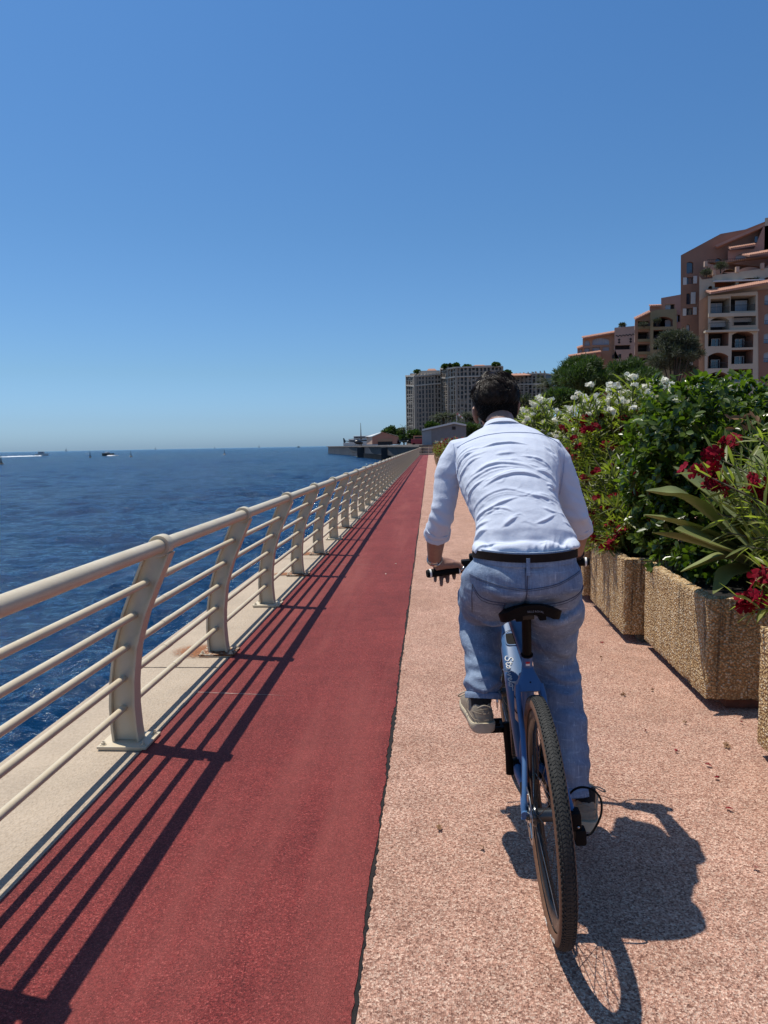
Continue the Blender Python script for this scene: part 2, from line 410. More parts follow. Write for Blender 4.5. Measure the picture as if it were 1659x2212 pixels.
RZ = (.185, .335, .492, .652, .811)
for z in RZ: long_rail('rail', cx(z), z, .0172, 12)
g = MB(); g.revolve((0,0,0),(0,1,0),[(.0172,-.05),(.0192,-.05),(.0192,.05),(.0172,.05)],12); slm = g.mesh('sleeve', M_cream)
for k in range(0, 22):
    for i, z in enumerate(RZ): put(slm, 'sleeve', rail, RO+Vector((cx(z), 4.02+4.55*k-.11*i+rnd.uniform(-.04,.04), z)))
# rust bled from a few plates onto the concrete (thin film with its own ragged outline)
b = NB('rust_stain'); f = b.noise(9, 6, .75)
b.set(col=b.ramp(f, [(.3, lin(120,60,24)), (.7, lin(186,120,66))]), rough=.85)
uvr = b.n('ShaderNodeTexGradient', gradient_type='SPHERICAL'); b.l(b.co((1,1,1)), uvr.inputs[0])
al = b.val(b.math('MULTIPLY', uvr.outputs['Fac'], b.val(f, .32, .66, .1, 1.7)), .12, .55, 0, .8); b.l(al, b.b.inputs['Alpha']); M_stain = b.m
for k, sx, sy, dx in ((1, .26, .22, -.02), (3, .16, .13, -.06), (4, .18, .2, -.05), (6, .2, .24, -.05)):
    g = MB(); n = 24; g.add([(0,0,0)]+[(math.cos(i*2*math.pi/n), math.sin(i*2*math.pi/n), 0) for i in range(n)], [(0, 1+i, 1+(i+1) % n) for i in range(n)])
    o = g.build('rust_stain', M_stain, smooth=0); o.location = (-1.63+dx, 3.31+1.517*k+.05, .0095); o.scale = (min(sx, .3), sy, 1)
    o['kind'] = 'structure'
# cross railing that closes the promenade at its far end
cr = empty('end_railing', (-.3, YEND, 0), 0, 'low railing across the far end of the promenade', 'railing')
for x in (-1.25, -.2, .85, 1.9):
    g = MB(); g.box(x+.3-.04, x+.3+.04, -.03, .03, 0, 1.04); g.build('post', M_cream, cr, smooth=0)
for z in (.2, .42, .63, .84, 1.03):
    g = MB(); g.tube([(-1.2, 0, z), (2.6, 0, z)], .028, 8); g.build('rail', M_cream, cr)
g = MB(); g.box(-1.2, 2.7, .06, .4, -.02, .16, .01); g.build('kerb', M_conc, cr)
# ------------------------------------------------------------------ blue bicycle
M_blue = simple('blue_paint', (.058,.150,.325), .48, var=.05, scale=3, spec=.5)
M_blk = simple('black_plastic', (.005,.005,.0055), .6, var=.25, scale=30, spec=.12)
M_blkm = simple('satin_black_metal', (.016,.016,.017), .32, var=.2, scale=20, metal=.3)
M_grey = simple('grey_hub_metal', (.11,.115,.12), .28, metal=.85, var=.15)
M_steel = simple('steel', (.5,.5,.5), .3, metal=1., var=.15, scale=20)
M_white = simple('white_print', (1.,.98,.92), .5, var=.03)
M_redp = simple('red_print', (.55,.02,.03), .5, var=.03)
M_tan = NB('tan_sidewall'); _f = M_tan.noise(90, 4, .7)
M_tan.set(col=M_tan.ramp(_f, [(.3, (.125,.058,.030)), (.7, (.20,.098,.052))]), rough=.75); M_tan.bump(_f, .0008); M_tan = M_tan.m
M_tread = NB('tread_rubber'); _f = M_tread.noise(70, 4, .75)
M_tread.set(col=M_tread.ramp(_f, [(.3, (.014,.014,.012)), (.75, (.050,.048,.042))]), rough=.8); M_tread = M_tread.m
M_post = simple('dark_brown_carbon', (.006,.005,.0045), .5, var=.3, scale=12, spec=.14)
M_lav = simple('pale_lavender_plastic', (.46,.45,.52), .4, var=.06)
LEAN = R(-3.25)
bike = empty('bicycle', (.357, 2.046, 0), 0, 'blue bicycle with tan walled tyres, ridden along the pink path', 'bicycle')
bike.rotation_euler = (0, LEAN, 0)
WR, TRD = .346, .0235
def tyre_pt(th, phi, r):                      # wheel axis along x, centre at origin
    rr = WR-TRD+r*math.cos(phi); return (r*math.sin(phi), rr*math.cos(th), rr*math.sin(th))
def wheel(loc, rz):
    g = MB(); n = 72; ph = [R(a) for a in (-140,-128,-112,-96,-80,-64,-50)]
    for sg in (1, -1):
        pr = [(WR-TRD+TRD*math.cos(p), sg*TRD*math.sin(p)) for p in ph]; g.revolve((0,0,0), (1,0,0), pr, n)
    w_ = g.build('wheel', M_tan, bike, 60); w_.location = loc; w_.rotation_euler = (0, 0, rz)
    g = MB(); pr = [(WR-TRD+TRD*math.cos(R(a)), TRD*math.sin(R(a))) for a in range(-51, 52, 6)]; g.revolve((0,0,0), (1,0,0), pr, n)
    def knob(th, dth, p0, p1, skew, h):
        q = []
        for r in (TRD-.0003, TRD+h):
            k = .84 if r > TRD else 1.
            for (a, p) in ((-1,p0),(1,p0),(1,p1),(-1,p1)):
                pm = (p0+p1)/2; pp = pm+(p-pm)*k; q.append(tyre_pt(th+a*dth*k+skew*(pp if p1 > 0 else -pp), pp, r))
        g.add(q, [(4,5,6,7),(0,1,5,4),(1,2,6,5),(2,3,7,6),(3,0,4,7)])
    N = 132
    for i in range(208):
        th = 2*math.pi*i/208; d = math.pi/208; knob(th, d*.70, .0, .33, .05, .0012); knob(th, d*.70, -.33, .0, .05, .0012)
    for i in range(N):
        th = 2*math.pi*i/N; d = math.pi/N
        for s in (1, -1):
            knob(th+d, d*.55, min(s*.42, s*.61), max(s*.42, s*.61), 0, .0026); knob(th, d*.6, min(s*.66, s*.80), max(s*.66, s*.80), 0, .0030)
            knob(th+d, d*.75, min(s*.83, s*.90), max(s*.83, s*.90), 0, .0022)
    t = g.build('tread', M_tread, w_, 30); t['kind'] = 'stuff'
    g = MB(); ri = WR-2*TRD-.007
    g.revolve((0,0,0), (1,0,0), [(ri+.010,-.0135),(ri+.012,-.012),(ri-.004,-.013),(ri-.019,-.0085),(ri-.023,0),(ri-.019,.0085),(ri-.004,.013),(ri+.012,.012),(ri+.010,.0135),(ri+.004,0)], 64, True)
    g.build('rim', M_blkm, w_, 50)
    g = MB(); g.revolve((0,0,0), (1,0,0), [(0,-.062),(.013,-.062),(.013,-.046),(.030,-.043),(.032,-.035),(.020,-.027),(.0195,.02),(.032,.026),(.034,.034),(.015,.038),(.014,.062),(0,.062)], 28); g.build('hub', M_grey, w_, 35)
    for i in range(28):
        th = 2*math.pi*i/28; s = 1 if i % 2 else -1; off = (.42 if (i//2) % 2 else -.42)
        g = MB(); a = th+off; g.tube([(s*.034, .029*math.cos(a), .029*math.sin(a)), (s*.002, (ri-.02)*math.cos(th), (ri-.02)*math.sin(th))], .0011, 5); g.build('spoke', M_steel if i % 9 == 0 else M_blkm, w_, 60)
    g = MB(); x = -.052                        # brake disc with cut-outs, on the left side
    n = 36
    for k in range(2):
        pr = [(.068,x-.0009),(.081,x-.0009),(.081,x+.0009),(.068,x+.0009)] if k == 0 else [(.018,x-.001),(.032,x-.001),(.032,x+.001),(.018,x+.001)]
        g.revolve((0,0,0), (1,0,0), pr, n, True)
    for i in range(6):
        a = i*math.pi/3; g.tube([(x, .031*math.cos(a), .031*math.sin(a)), (x, .069*math.cos(a+.35), .069*math.sin(a+.35))], .004, 4)
    g.build('brake_disc', M_steel, w_, 30)
    return w_
rw = wheel((-.004, 0, WR), R(-1.2)); fw = wheel((-.004, 1.06, WR), R(-1))
rw.rotation_euler = (R(14), 0, 0)
# white maker's mark and letter on the rear sidewall, low on the left
def text_mesh(s, size, depth=.0004, shear=0):
    c = bpy.data.curves.new('txt', 'FONT'); c.body = s; c.size = size; c.align_x = 'CENTER'; c.align_y = 'CENTER'; c.extrude = depth; c.shear = shear; c.resolution_u = 3
    o = bpy.data.objects.new('txt', c); COL.objects.link(o); dg = bpy.context.evaluated_depsgraph_get(); me = bpy.data.meshes.new_from_object(o.evaluated_get(dg)); bpy.data.objects.remove(o); me.materials.clear(); return me
def wrap_sidewall(me, th0, r0, mat, name):
    for v in me.vertices:                      # text x runs along the wheel, y outward; follow the round flank on the left
        th = th0+v.co.x/r0; p = R(-92)-v.co.y/TRD*-1.; q = tyre_pt(th, p, TRD+.0006+v.co.z); v.co = q
    me.materials.append(mat); o = put(me, name, rw); return o
for i, ch in enumerate('TOUR'): wrap_sidewall(text_mesh(ch, .015), R(222.5+i*4.2), .32, M_white, 'sidewall_letter')
wrap_sidewall(text_mesh('ECO', .016), R(252), .32, M_white, 'sidewall_letter')

def sec(c, ax, up, w, h, e=3., n=20, wt=None):
    """super-ellipse ring round c in the plane of side axis x and 'up'"""
    o = []
    for i in range(n):
        t = 2*math.pi*i/n; ct, st = math.cos(t), math.sin(t)
        a = math.copysign(abs(ct)**(2/e), ct); b = math.copysign(abs(st)**(2/e), st)
        ww = w if wt is None else (w+(wt-w)*(b*.5+.5))
        o.append((c[0]+ww*a, c[1]+up[0]*h*b, c[2]+up[1]*h*b))
    return o
def sweep(g, pts, ws, hs, e=3., n=20, wts=None):
    rr = []
    for i, p in enumerate(pts):
        a, b = pts[max(i-1, 0)], pts[min(i+1, len(pts)-1)]; ty, tz = b[1]-a[1], b[2]-a[2]; L = math.hypot(ty, tz)
        rr.append(sec(p, None, (-tz/L, ty/L), ws[i], hs[i], e, n, None if wts is None else wts[i]))
    g.rings(rr); return g
st_y = lambda z: .44-(z-.285)*math.tan(R(17))      # seat tube line
# frame: deep down tube (battery inside), flat top tube, seat tube with yoke, chain stays, seat stays
g = MB()
dt = [(0,.995,.77),(0,.93,.70),(0,.84,.625),(0,.72,.535),(0,.60,.445),(0,.51,.365),(0,.455,.30)]
sweep(g, dt, [.030,.040,.047,.050,.050,.048,.044], [.055,.066,.072,.074,.072,.068,.06], 3.4, 24, [.022,.030,.037,.040,.040,.038,.036])
tt = [(0,1.005,.85),(0,.90,.835),(0,.70,.800),(0,.50,.765),(0,.33,.735)]
sweep(g, tt, [.030,.030,.026,.021,.019], [.034,.030,.024,.021,.021], 3.2)
g.tube([(0,1.03,.735),(0,.985,.90)], [.031,.029], 18)
sweep(g, [(0,st_y(z),z) for z in (.30,.40,.52,.62,.68,.745)], [.038,.030,.022,.019,.0175,.0175], [.036,.026,.021,.020,.0195,.0195], 2.4)
frame = g.build('frame', M_blue, bike, 40)
g = MB()                                            # yoke and seat stays in one curved piece
sweep(g, [(0,.316,.702),(0,.305,.686),(0,.292,.668),(0,.278,.648),(0,.268,.628)], [.0180,.0215,.031,.041,.0455], [.0165,.017,.017,.016,.013], 2.8)
for s in (-1, 1):
    g.tube([(s*.037,.276,.650),(s*.041,.260,.622),(s*.042,.222,.575),(s*.044,.165,.53),(s*.050,.10,.47),(s*.060,.045,.41),(s*.069,.012,.365),(s*.071,.0,.335)], [.011,.012,.0115,.011,.0105,.0105,.011,.012], 10, flat=.8)
g.build('seat_stay', M_blue, bike, 50)
g = MB()
for s in (-1, 1): g.tube([(s*.040,.43,.295),(s*.046,.36,.305),(s*.047,.2,.33),(s*.066,.04,.35),(s*.070,-.01,.352)], [.017,.015,.012,.011,.011], 10)
g.build('chain_stay', M_blue, bike, 50)
g = MB(); g.revolve((0,.268,.662),(0,-1,.25),[(0,.019),(.003,.019),(.003,.021),(0,.0212)],12)
g.build('bolt_hole', M_blk, bike)
g = MB(); g.revolve((0,st_y(.745),.741),(0,-math.sin(R(17)),math.cos(R(17))),[(.0155,0),(.0195,.001),(.020,.006),(.0155,.008)],24); g.build('seat_clamp', M_blk, bike)
g = MB(); g.tube([(0,st_y(.74),.74),(0,st_y(.905),.905)], .0156, 20); g.build('seat_post', M_post, bike, 60)
# flag sticker on the back of the seat tube: red over white
for z, m, nm in ((.7165,M_redp,'sticker_band'),(.7085,M_white,'sticker_band')):
    g = MB(); n = 8; rows = []
    for zz in (z, z+.008):
        rows.append([(.0182*math.sin(R(a)), st_y(zz)-.0203*math.cos(R(a))-.0006, zz) for a in [(-36+10)+72*k/n for k in range(n+1)]])
    g.rings(rows, close=False, cap=False); g.build(nm, m, bike)
# battery hand slot on top of the down tube, and the seam above it
def on_dt(t, lat, lift):                            # t metres from head along the tube top
    p = [(y, z) for _, y, z in dt]; acc = 0
    for (a, b2) in zip(p, p[1:]):
        L = math.dist(a, b2)
        if acc+L >= t: 
            k = (t-acc)/L; ty, tz = (b2[0]-a[0])/L, (b2[1]-a[1])/L; h = .0735; return (lat, a[0]+(b2[0]-a[0])*k+tz*(h+lift), a[1]+(b2[1]-a[1])*k-ty*(h+lift))
        acc += L
g = MB(); n = 14; ring = []
for i in range(4*n):
    a = 2*math.pi*i/(4*n); ca, sa = math.cos(a), math.sin(a)
    ring.append((math.copysign(abs(ca)**.45, ca), math.copysign(abs(sa)**.45, sa)))
def patch(g, t0, lat, ht, hl, lift): return [on_dt(t0+ht*u, lat+hl*v, lift) for u, v in ring]
SL = .240
g.rings([patch(g, SL, .000, .034, .0285, -.02), patch(g, SL, .000, .034, .0285, .0022), patch(g, SL, .000, .0295, .0245, .0022), patch(g, SL, .000, .029, .024, -.02)], True, False)
g.build('battery_cover', M_blue, bike, 30)
g = MB(); g.add(patch(g, SL, 0, .0292, .0242, .0012), [tuple(range(4*n))]); g.build('hand_slot', M_blk, bike)
g = MB(); g.tube([on_dt(SL-.046+.02*(x/.034)**2, x, .0) for x in np.linspace(-.036, .036, 13)], .0011, 5); g.build('seam', M_blk, bike)
# script lettering "Stajvelo" drawn as pen strokes: x along the word, y up
STROKES = [
 [(1.25,1.75),(1.0,2.05),(.55,2.0),(.35,1.6),(.6,1.2),(1.0,.85),(1.05,.4),(.7,.05),(.2,.1),(-.15,.45),(-.1,.8)],
 [(1.75,1.75),(1.6,.6),(1.7,.12),(2.0,.1),(2.3,.45)], [(1.35,1.25),(2.15,1.3)],
 [(3.05,.85),(2.75,1.0),(2.4,.8),(2.3,.4),(2.5,.1),(2.8,.25),(3.05,.85),(3.0,.3),(3.15,.08),(3.45,.4)],
 [(3.75,.95),(3.72,.2),(3.55,-.6),(3.2,-.95),(3.0,-.7),(3.3,-.2),(3.8,.2),(4.1,.5)],
 [(4.25,.9),(4.4,.5),(4.5,.1),(4.75,.4),(4.95,.95),(5.1,.85),(5.3,.75)],
 [(5.3,.45),(5.6,.55),(5.85,.8),(5.7,1.0),(5.4,.85),(5.35,.4),(5.55,.1),(5.9,.15),(6.25,.6)],
 [(6.25,.6),(6.65,1.5),(6.7,2.0),(6.5,2.05),(6.4,1.5),(6.4,.5),(6.55,.1),(6.8,.3)],
 [(7.25,.95),(6.95,.9),(6.85,.5),(7.0,.12),(7.3,.15),(7.45,.55),(7.25,.95),(7.4,1.0),(7.8,.85),(8.5,.9)],
]
def smooth_path(p, k=5):
    o = []
    for i in range(len(p)-1):
        p0, p1, p2, p3 = p[max(i-1,0)], p[i], p[i+1], p[min(i+2,len(p)-1)]
        for j in range(k):
            t = j/k; o.append(tuple(.5*((2*b)+(-a+c)*t+(2*a-5*b+4*c-d)*t*t+(-a+3*b-3*c+d)*t**3) for a, b, c, d in zip(p0, p1, p2, p3)))
    o.append(p[-1]); return o
def script(side):
    g = MB(); U = .0183; T0 = .327                  # word starts T0 down the tube; letters stand up towards the ridge
    for s in STROKES:
        pts = []
        for x, y in smooth_path(s):
            t = T0+x*U; lat = side*(.0395-.0145*y) if side < 0 else .0105+.0145*y
            pts.append(on_dt(t, lat if side < 0 else lat, .0006))
        g.tube(pts, .0019, 5)
    g.tube([on_dt(T0+3.85*U, side*.018, .0006), on_dt(T0+3.88*U, side*.0175, .0006)], .0016, 5)
    g.build('lettering', M_white, bike, 60)
script(-1)
# saddle: wide rear that droops at the sides, narrow nose
g = MB(); rr = []
for i in range(15):
    t = i/14; y = .118+.265*t; wv = .099*(1-smoothstep(.12, .72, t))+.020*smoothstep(.12, .72, t); wv = float(wv)*(.72+.28*min(1, t/.10))*(1-.35*max(0, (t-.9)/.1))
    zc = .944+.010*(1-min(1, t/.3))+.006*t; dr = .024*(wv/.089)**1.4; th = .020+.012*max(0, 1-t/.35)
    top = [(wv*a, y, zc-dr*abs(a)**2.3) for a in np.linspace(-1, 1, 13)]
    bot = [(wv*.93*a, y+.006, zc-th-dr*.95*abs(a)**2.3) for a in np.linspace(1, -1, 13)]
    rr.append(top+bot)
g.rings(rr); sad = g.build('saddle', M_blk, bike, 50)
for s in (-1, 1):
    g = MB(); g.tube([(s*.036,.15,.908),(s*.032,.19,.900),(s*.022,.25,.898),(s*.020,.31,.905),(s*.012,.36,.925)], .0038, 8); g.build('saddle_rail', M_blkm, sad)
    g = MB(); g.box(s*.036-.011, s*.036+.011, .135, .165, .900, .925, .003); g.build('rail_socket', M_blk, sad)
g = MB(); g.box(-.021,.021,.215,.27,.884,.905,.004); g.build('saddle_clamp', M_blkm, sad)
me = text_mesh('SELLE ROYAL', .0085); me.materials.append(simple('dull_grey_print', (.2,.2,.21), .5))
for v in me.vertices: v.co = (v.co.x+.012, .1165-.004*abs(v.co.x)/.05, .9395+v.co.y-2.2*(v.co.x+.012)**2) if False else (v.co.x+.012, .1155-v.co.z, .9350+v.co.y-3.2*(v.co.x+.012)**2)
put(me, 'saddle_lettering', sad)
# cranks, pedals, chain ring, motor
g = MB(); g.revolve((0,.44,.285),(1,0,0),[(0,-.058),(.034,-.056),(.040,-.045),(.040,.045),(.034,.056),(0,.058)],28); g.build('bottom_bracket', M_blk, bike)
CA = R(80)                                          # left crank almost straight up
for s in (-1, 1):
    d = (math.cos(CA)*-s, math.sin(CA)*-s); dy, dz = d[0]*.17, d[1]*.17
    if s < 0: dy = -.012
    else: dy = .012
    g = MB(); g.tube([(s*.066,.44-dy*.12,.285-dz*.12),(s*.070,.44+dy*.3,.285+dz*.3),(s*.074,.44+dy*1.06,.285+dz*1.06)],[.017,.012,.012],10,flat=.65); c = g.build('crank', M_blk, bike)
    g = MB(); px = s*.128; cy, cz = .44+dy, .285+dz
    g.tube([(s*.074,cy,cz),(s*.175,cy,cz)], .0065, 10)
    g.box(px-.045,px+.045,cy-.045,cy-.030,cz-.010,cz+.010,.003); g.box(px-.045,px+.045,cy+.030,cy+.045,cz-.010,cz+.010,.003)
    for xx in (px-.045, px+.033): g.box(xx,xx+.012,cy-.045,cy+.045,cz-.008,cz+.008,.002)
    g.build('pedal', M_blk, c)
g = MB(); g.revolve((.050,.44,.285),(1,0,0),[(.06,-.002),(.080,-.002),(.082,0),(.080,.002),(.06,.002)],40,True); 
for i in range(5): a = i*2*math.pi/5; g.tube([(.050,.44+.02*math.cos(a),.285+.02*math.sin(a)),(.050,.44+.064*math.cos(a),.285+.064*math.sin(a))],.006,6)
g.build('chain_ring', M_blkm, bike)
g = MB(); g.revolve((.047,0,WR),(1,0,0),[(.02,-.006),(.047,-.006),(.047,-.003),(.036,.004),(.024,.008),(.02,.008)],30); g.build('sprocket', M_blkm, bike)
g = MB()
for s in (1, -1): g.tube([(.050,.44,.285+s*.082),(.048,.0,WR+s*.046)] if s > 0 else [(.050,.44,.203),(.049,.12,.245),(.048,.035,.285)],.0035,6)
g.build('chain', M_blkm, bike)
# rear derailleur with its looping cable, right of the axle
g = MB(); g.box(.060,.092,-.030,.016,.305,.362,.008); g.box(.070,.104,-.034,.004,.262,.312,.009); g.revolve((.055,-.012,.252),(1,0,0),[(0,0),(.022,0),(.022,.012),(0,.012)],16)
g.box(.052,.066,-.02,.01,.17,.26,.004); g.revolve((.053,-.002,.178),(1,0,0),[(0,0),(.020,0),(.020,.010),(0,.010)],16)
dr_ = g.build('derailleur', M_blk, bike)
g = MB(); g.blob((.081,-.0325,.322),.0042,8,6); g.build('screw', M_steel, dr_)
g = MB(); g.tube(smooth_path([(.072,.06,.372),(.088,.045,.398),(.112,.03,.412),(.140,.015,.408),(.156,.0,.385),(.150,-.014,.345),(.122,-.022,.300),(.100,-.022,.290)],6),.0034,8); g.build('cable', M_blk, bike)
# rear brake caliper on the left
g = MB(); g.box(-.070,-.040,.055,.100,.36,.405,.008); g.build('brake_caliper', M_blk, bike)
# fork, head, stem, bar
g = MB(); g.tube([(0,1.035,.725),(0,1.04,.70)],[.03,.034],16)
for s in (-1, 1): g.tube(smooth_path([(s*.02,1.04,.71),(s*.046,1.045,.685),(s*.052,1.055,.60),(s*.056,1.075,.45),(s*.058,1.088,.352)],4),[.018-.009*i/16 for i in range(17)],10)
g.build('fork', M_blk, bike, 50)
g = MB(); g.box(-.085,-.050,1.035,1.075,.36,.43,.010); g.box(-.078,-.058,1.04,1.07,.43,.475,.007); g.build('brake_caliper', M_blk, bike)
g = MB(); g.tube(smooth_path([(-.068,1.05,.47),(-.075,1.03,.55),(-.07,1.0,.65),(-.05,.96,.80),(-.03,.93,.93)],5),.003,7); g.build('cable', M_blk, bike)
bar = empty('handlebar_origin', (0,.94,.95)) if False else None
def brot(p): 
    a = R(4); x, y = p[0], p[1]-.93; return (x*math.cos(a)-y*math.sin(a), .93+x*math.sin(a)+y*math.cos(a), p[2])
g = MB(); g.tube([brot(p) for p in smooth_path([(-.33,.835,.945),(-.20,.860,.948),(-.10,.895,.955),(0,.905,.958),(.10,.895,.955),(.20,.860,.948),(.33,.835,.945)],4)],.0125,12); hb = g.build('handlebar', M_blkm, bike, 60)
g = MB(); g.tube([(0,.985,.90),(0,.98,.935)],.022,14); g.tube([(0,.98,.93),(0,.905,.958)],[.020,.019],12); g.build('stem', M_blk, bike)
for s in (-1, 1):
    g = MB(); a, b2 = brot((s*.325,.836,.945)), brot((s*.195,.861,.948)); g.tube([a, b2], .0172, 16); gr = g.build('grip', M_blk, hb, 60)
    for k0, k1 in ((.03,.085),(.955,1.0)):
        g = MB(); L = lambda k: tuple(a[i]+(b2[i]-a[i])*k for i in range(3)); g.tube([L(k0), L(k1)], .0186, 16); g.build('grip_ring', M_white, hb, 40)
    g = MB(); g.tube([L(-.05), L(.0)], [.014,.0172], 16); g.build('bar_end', M_blk, hb)
    g = MB(); c = brot((s*.165,.870,.948)); g.tube([L(1.05), L(1.22)], .0165, 12); g.box(c[0]-.020,c[0]+.020,c[1]-.016,c[1]+.03,c[2]+.006,c[2]+.036,.006); g.build('shifter', M_blk, hb)
    g = MB(); p0 = brot((s*.15,.885,.945)); p1 = brot((s*.20,.915,.935)); p2 = brot((s*.29,.905,.925)); g.tube(smooth_path([p0,p1,p2],4),[.008,.008,.007,.0065,.006,.006,.006,.006,.0065],8,flat=.6); g.build('brake_lever', M_blkm, hb)
    g = MB(); g.tube(smooth_path([p0, brot((s*.11,.94,.965)), brot((s*.03,1.0,.94)), (s*.02,1.03,.85)],5), .0028, 7); g.build('cable', M_blk, hb)
# bell / display block on the left of the bar
g = MB(); c = brot((-.125,.882,.952)); g.box(c[0]-.024,c[0]+.024,c[1]-.02,c[1]+.035,c[2]+.008,c[2]+.052,.008); g.build('display', M_blk, hb)
# pale bottle strapped in front of the seat tube
bt = empty('bottle', (.357, 2.046, 0), 0, 'pale lavender bottle held by black straps inside the blue frame', 'bottle'); bt.rotation_euler = (0, LEAN, 0)
ax = Vector((0, -math.sin(R(17)), math.cos(R(17)))); b0 = Vector((-.006, st_y(.50)+.058, .468))
g = MB(); g.revolve(b0, ax, [(0,0),(.030,.002),(.034,.008),(.034,.135),(.031,.150),(.022,.168),(.018,.172),(.018,.19),(0,.192)], 28); g.build('flask', M_lav, bt, 40)
for h in (.045, .105):
    g = MB(); g.revolve(b0+ax*h, ax, [(.0335,-.003),(.0352,-.003),(.0352,.003),(.0335,.003)], 28, True); g.build('strap', M_blk, bt)
# ------------------------------------------------------------------ the rider
M_skin = NB('skin'); _f = M_skin.noise(30, 4, .6)
M_skin.set(col=M_skin.ramp(_f, [(.3, (.33,.165,.115)), (.7, (.43,.235,.165))]), rough=.5, sss=.08); M_skin.b.inputs['Subsurface Radius'].default_value = (.01,.004,.002); M_skin.bump(M_skin.noise(220, 2), .0006); M_skin = M_skin.m
M_shirt = NB('pale_blue_cotton'); _f = M_shirt.noise(5, 3, .6); _w = M_shirt.noise(900, 2, .6, M_shirt.co((1,1,1)))
M_shirt.set(col=M_shirt.ramp(_f, [(.3, (.69,.745,.87)), (.7, (.75,.80,.91))]), rough=.8, spec=.2, sheen=.15); M_shirt.bump(M_shirt.math('ADD', M_shirt.math('MULTIPLY', _w, .25), M_shirt.noise(38, 4, .6)), .0022); M_shirt = M_shirt.m
def denim(name, c0, c1, c2):
    b = NB(name); n = b.noise(3.2, 5, .7); fine = b.noise(260, 2, .7)
    slub = b.noise(1., 4, .75, b.co((160, 160, 7))); slub2 = b.noise(1., 3, .7, b.co((14, 14, 120), loc=(3,1,2)))
    col = b.ramp(n, [(.28, c0), (.52, c1), (.74, c2)])
    col = b.mix(.55, col, b.ramp(slub, [(.35, (.72,.72,.74)), (.68, (1.32,1.3,1.28))]), 'MULTIPLY')
    col = b.mix(b.val(slub2, .58, .74, 0, .42), col, tuple(min(1, x*1.5) for x in c2)); slub3 = b.noise(1., 3, .75, b.co((95, 95, 3.2), loc=(9,4,1))); col = b.mix(b.val(slub3, .60, .72, 0, .5), col, tuple(min(1, x*1.45) for x in c2))
    col = b.mix(.4, col, b.ramp(fine, [(.3, (.8,.8,.8)), (.7, (1.2,1.2,1.2))]), 'MULTIPLY')
    b.set(col=col, rough=.9, spec=.15); b.bump(b.math('ADD', b.math('MULTIPLY', fine, .4), b.noise(26, 4, .65)), .0035); return b.m
M_jean = denim('washed_denim', (.122,.176,.285), (.245,.318,.44), (.44,.52,.62))
M_stitch = simple('denim_stitching', (.085,.10,.16), .9, var=.3, scale=80)
M_belt = simple('dark_brown_leather', (.020,.011,.007), .6, var=.3, scale=40, bump=.0006, spec=.15)
M_hair = NB('dark_brown_hair'); M_hair.set(col=M_hair.ramp(M_hair.noise(40, 3), [(.3, (.009,.006,.0045)), (.75, (.060,.037,.024))]), rough=.36, spec=.32, aniso=.5); M_hair = M_hair.m
M_scalp = simple('short_dark_hair', (.007,.0055,.0045), .9, var=.4, scale=120, bump=.003, bscale=300, spec=.08)
M_shoe = simple('worn_grey_leather', (.33,.27,.195), .6, var=.16, scale=18, bump=.0015, bscale=90)
M_sole = simple('cream_rubber_sole', (.55,.47,.33), .7, var=.15, scale=14, bump=.001)
M_sock = simple('black_sock', (.008,.008,.009), .9, var=.3, scale=90)
M_silver = simple('silver', (.62,.62,.6), .22, metal=1., var=.08)
PO = Vector((.30, 2.33, 0))
man = empty('person', PO, 0, 'man cycling away in a pale blue shirt with rolled sleeves and washed jeans', 'person')
def solid(g, voxel, smooth, loc=None):
    """remesh overlapping closed shapes into one continuous skin; returns numpy verts, quads"""
    me = bpy.data.meshes.new('tmp'); me.from_pydata(g.v, [], g.f)
    bm = bmesh.new(); bm.from_mesh(me); bmesh.ops.recalc_face_normals(bm, faces=bm.faces); bm.to_mesh(me); bm.free()
    o = bpy.data.objects.new('tmp', me); COL.objects.link(o)
    r = o.modifiers.new('r', 'REMESH'); r.mode = 'VOXEL'; r.voxel_size = voxel; r.adaptivity = 0
    if smooth: q = o.modifiers.new('s', 'SMOOTH'); q.iterations = smooth; q.factor = .5
    dg = bpy.context.evaluated_depsgraph_get(); m2 = bpy.data.meshes.new_from_object(o.evaluated_get(dg)); bpy.data.objects.remove(o)
    V = np.empty(len(m2.vertices)*3, np.float32); m2.vertices.foreach_get('co', V); N = np.empty(len(m2.vertices)*3, np.float32); m2.vertices.foreach_get('normal', N)
    F = np.array([tuple(p.vertices) if len(p.vertices) == 4 else tuple(p.vertices)+(p.vertices[-1],) for p in m2.polygons]); bpy.data.meshes.remove(m2)
    return V.reshape(-1, 3).astype(float), N.reshape(-1, 3).astype(float), F
def ring2(c, w, bb, bf, ang, e=2.3, n=28):
    """ellipse-like section: c (x,y,z); half-width w; depth bb to the back, bf to the front; spine leaning forward by ang"""
    a = R(ang); bk = (-math.cos(a), math.sin(a)); o = []
    for i in range(n):
        t = 2*math.pi*i/n; ct, st = math.cos(t), math.sin(t)
        x = math.copysign(abs(ct)**(2/e), ct)*w; d = math.copysign(abs(st)**(2/e), st); d *= bb if d > 0 else bf
        o.append((c[0]+x, c[1]+bk[0]*d, c[2]+bk[1]*d))
    return o
def limb(g, pts, n=16): g.tube([p[:3] for p in pts], [p[3] for p in pts], n)
def obj_np(name, V, F, mat, parent): 
    o = np_mesh(name, V-np.array(PO), F, mat, True, parent); return o
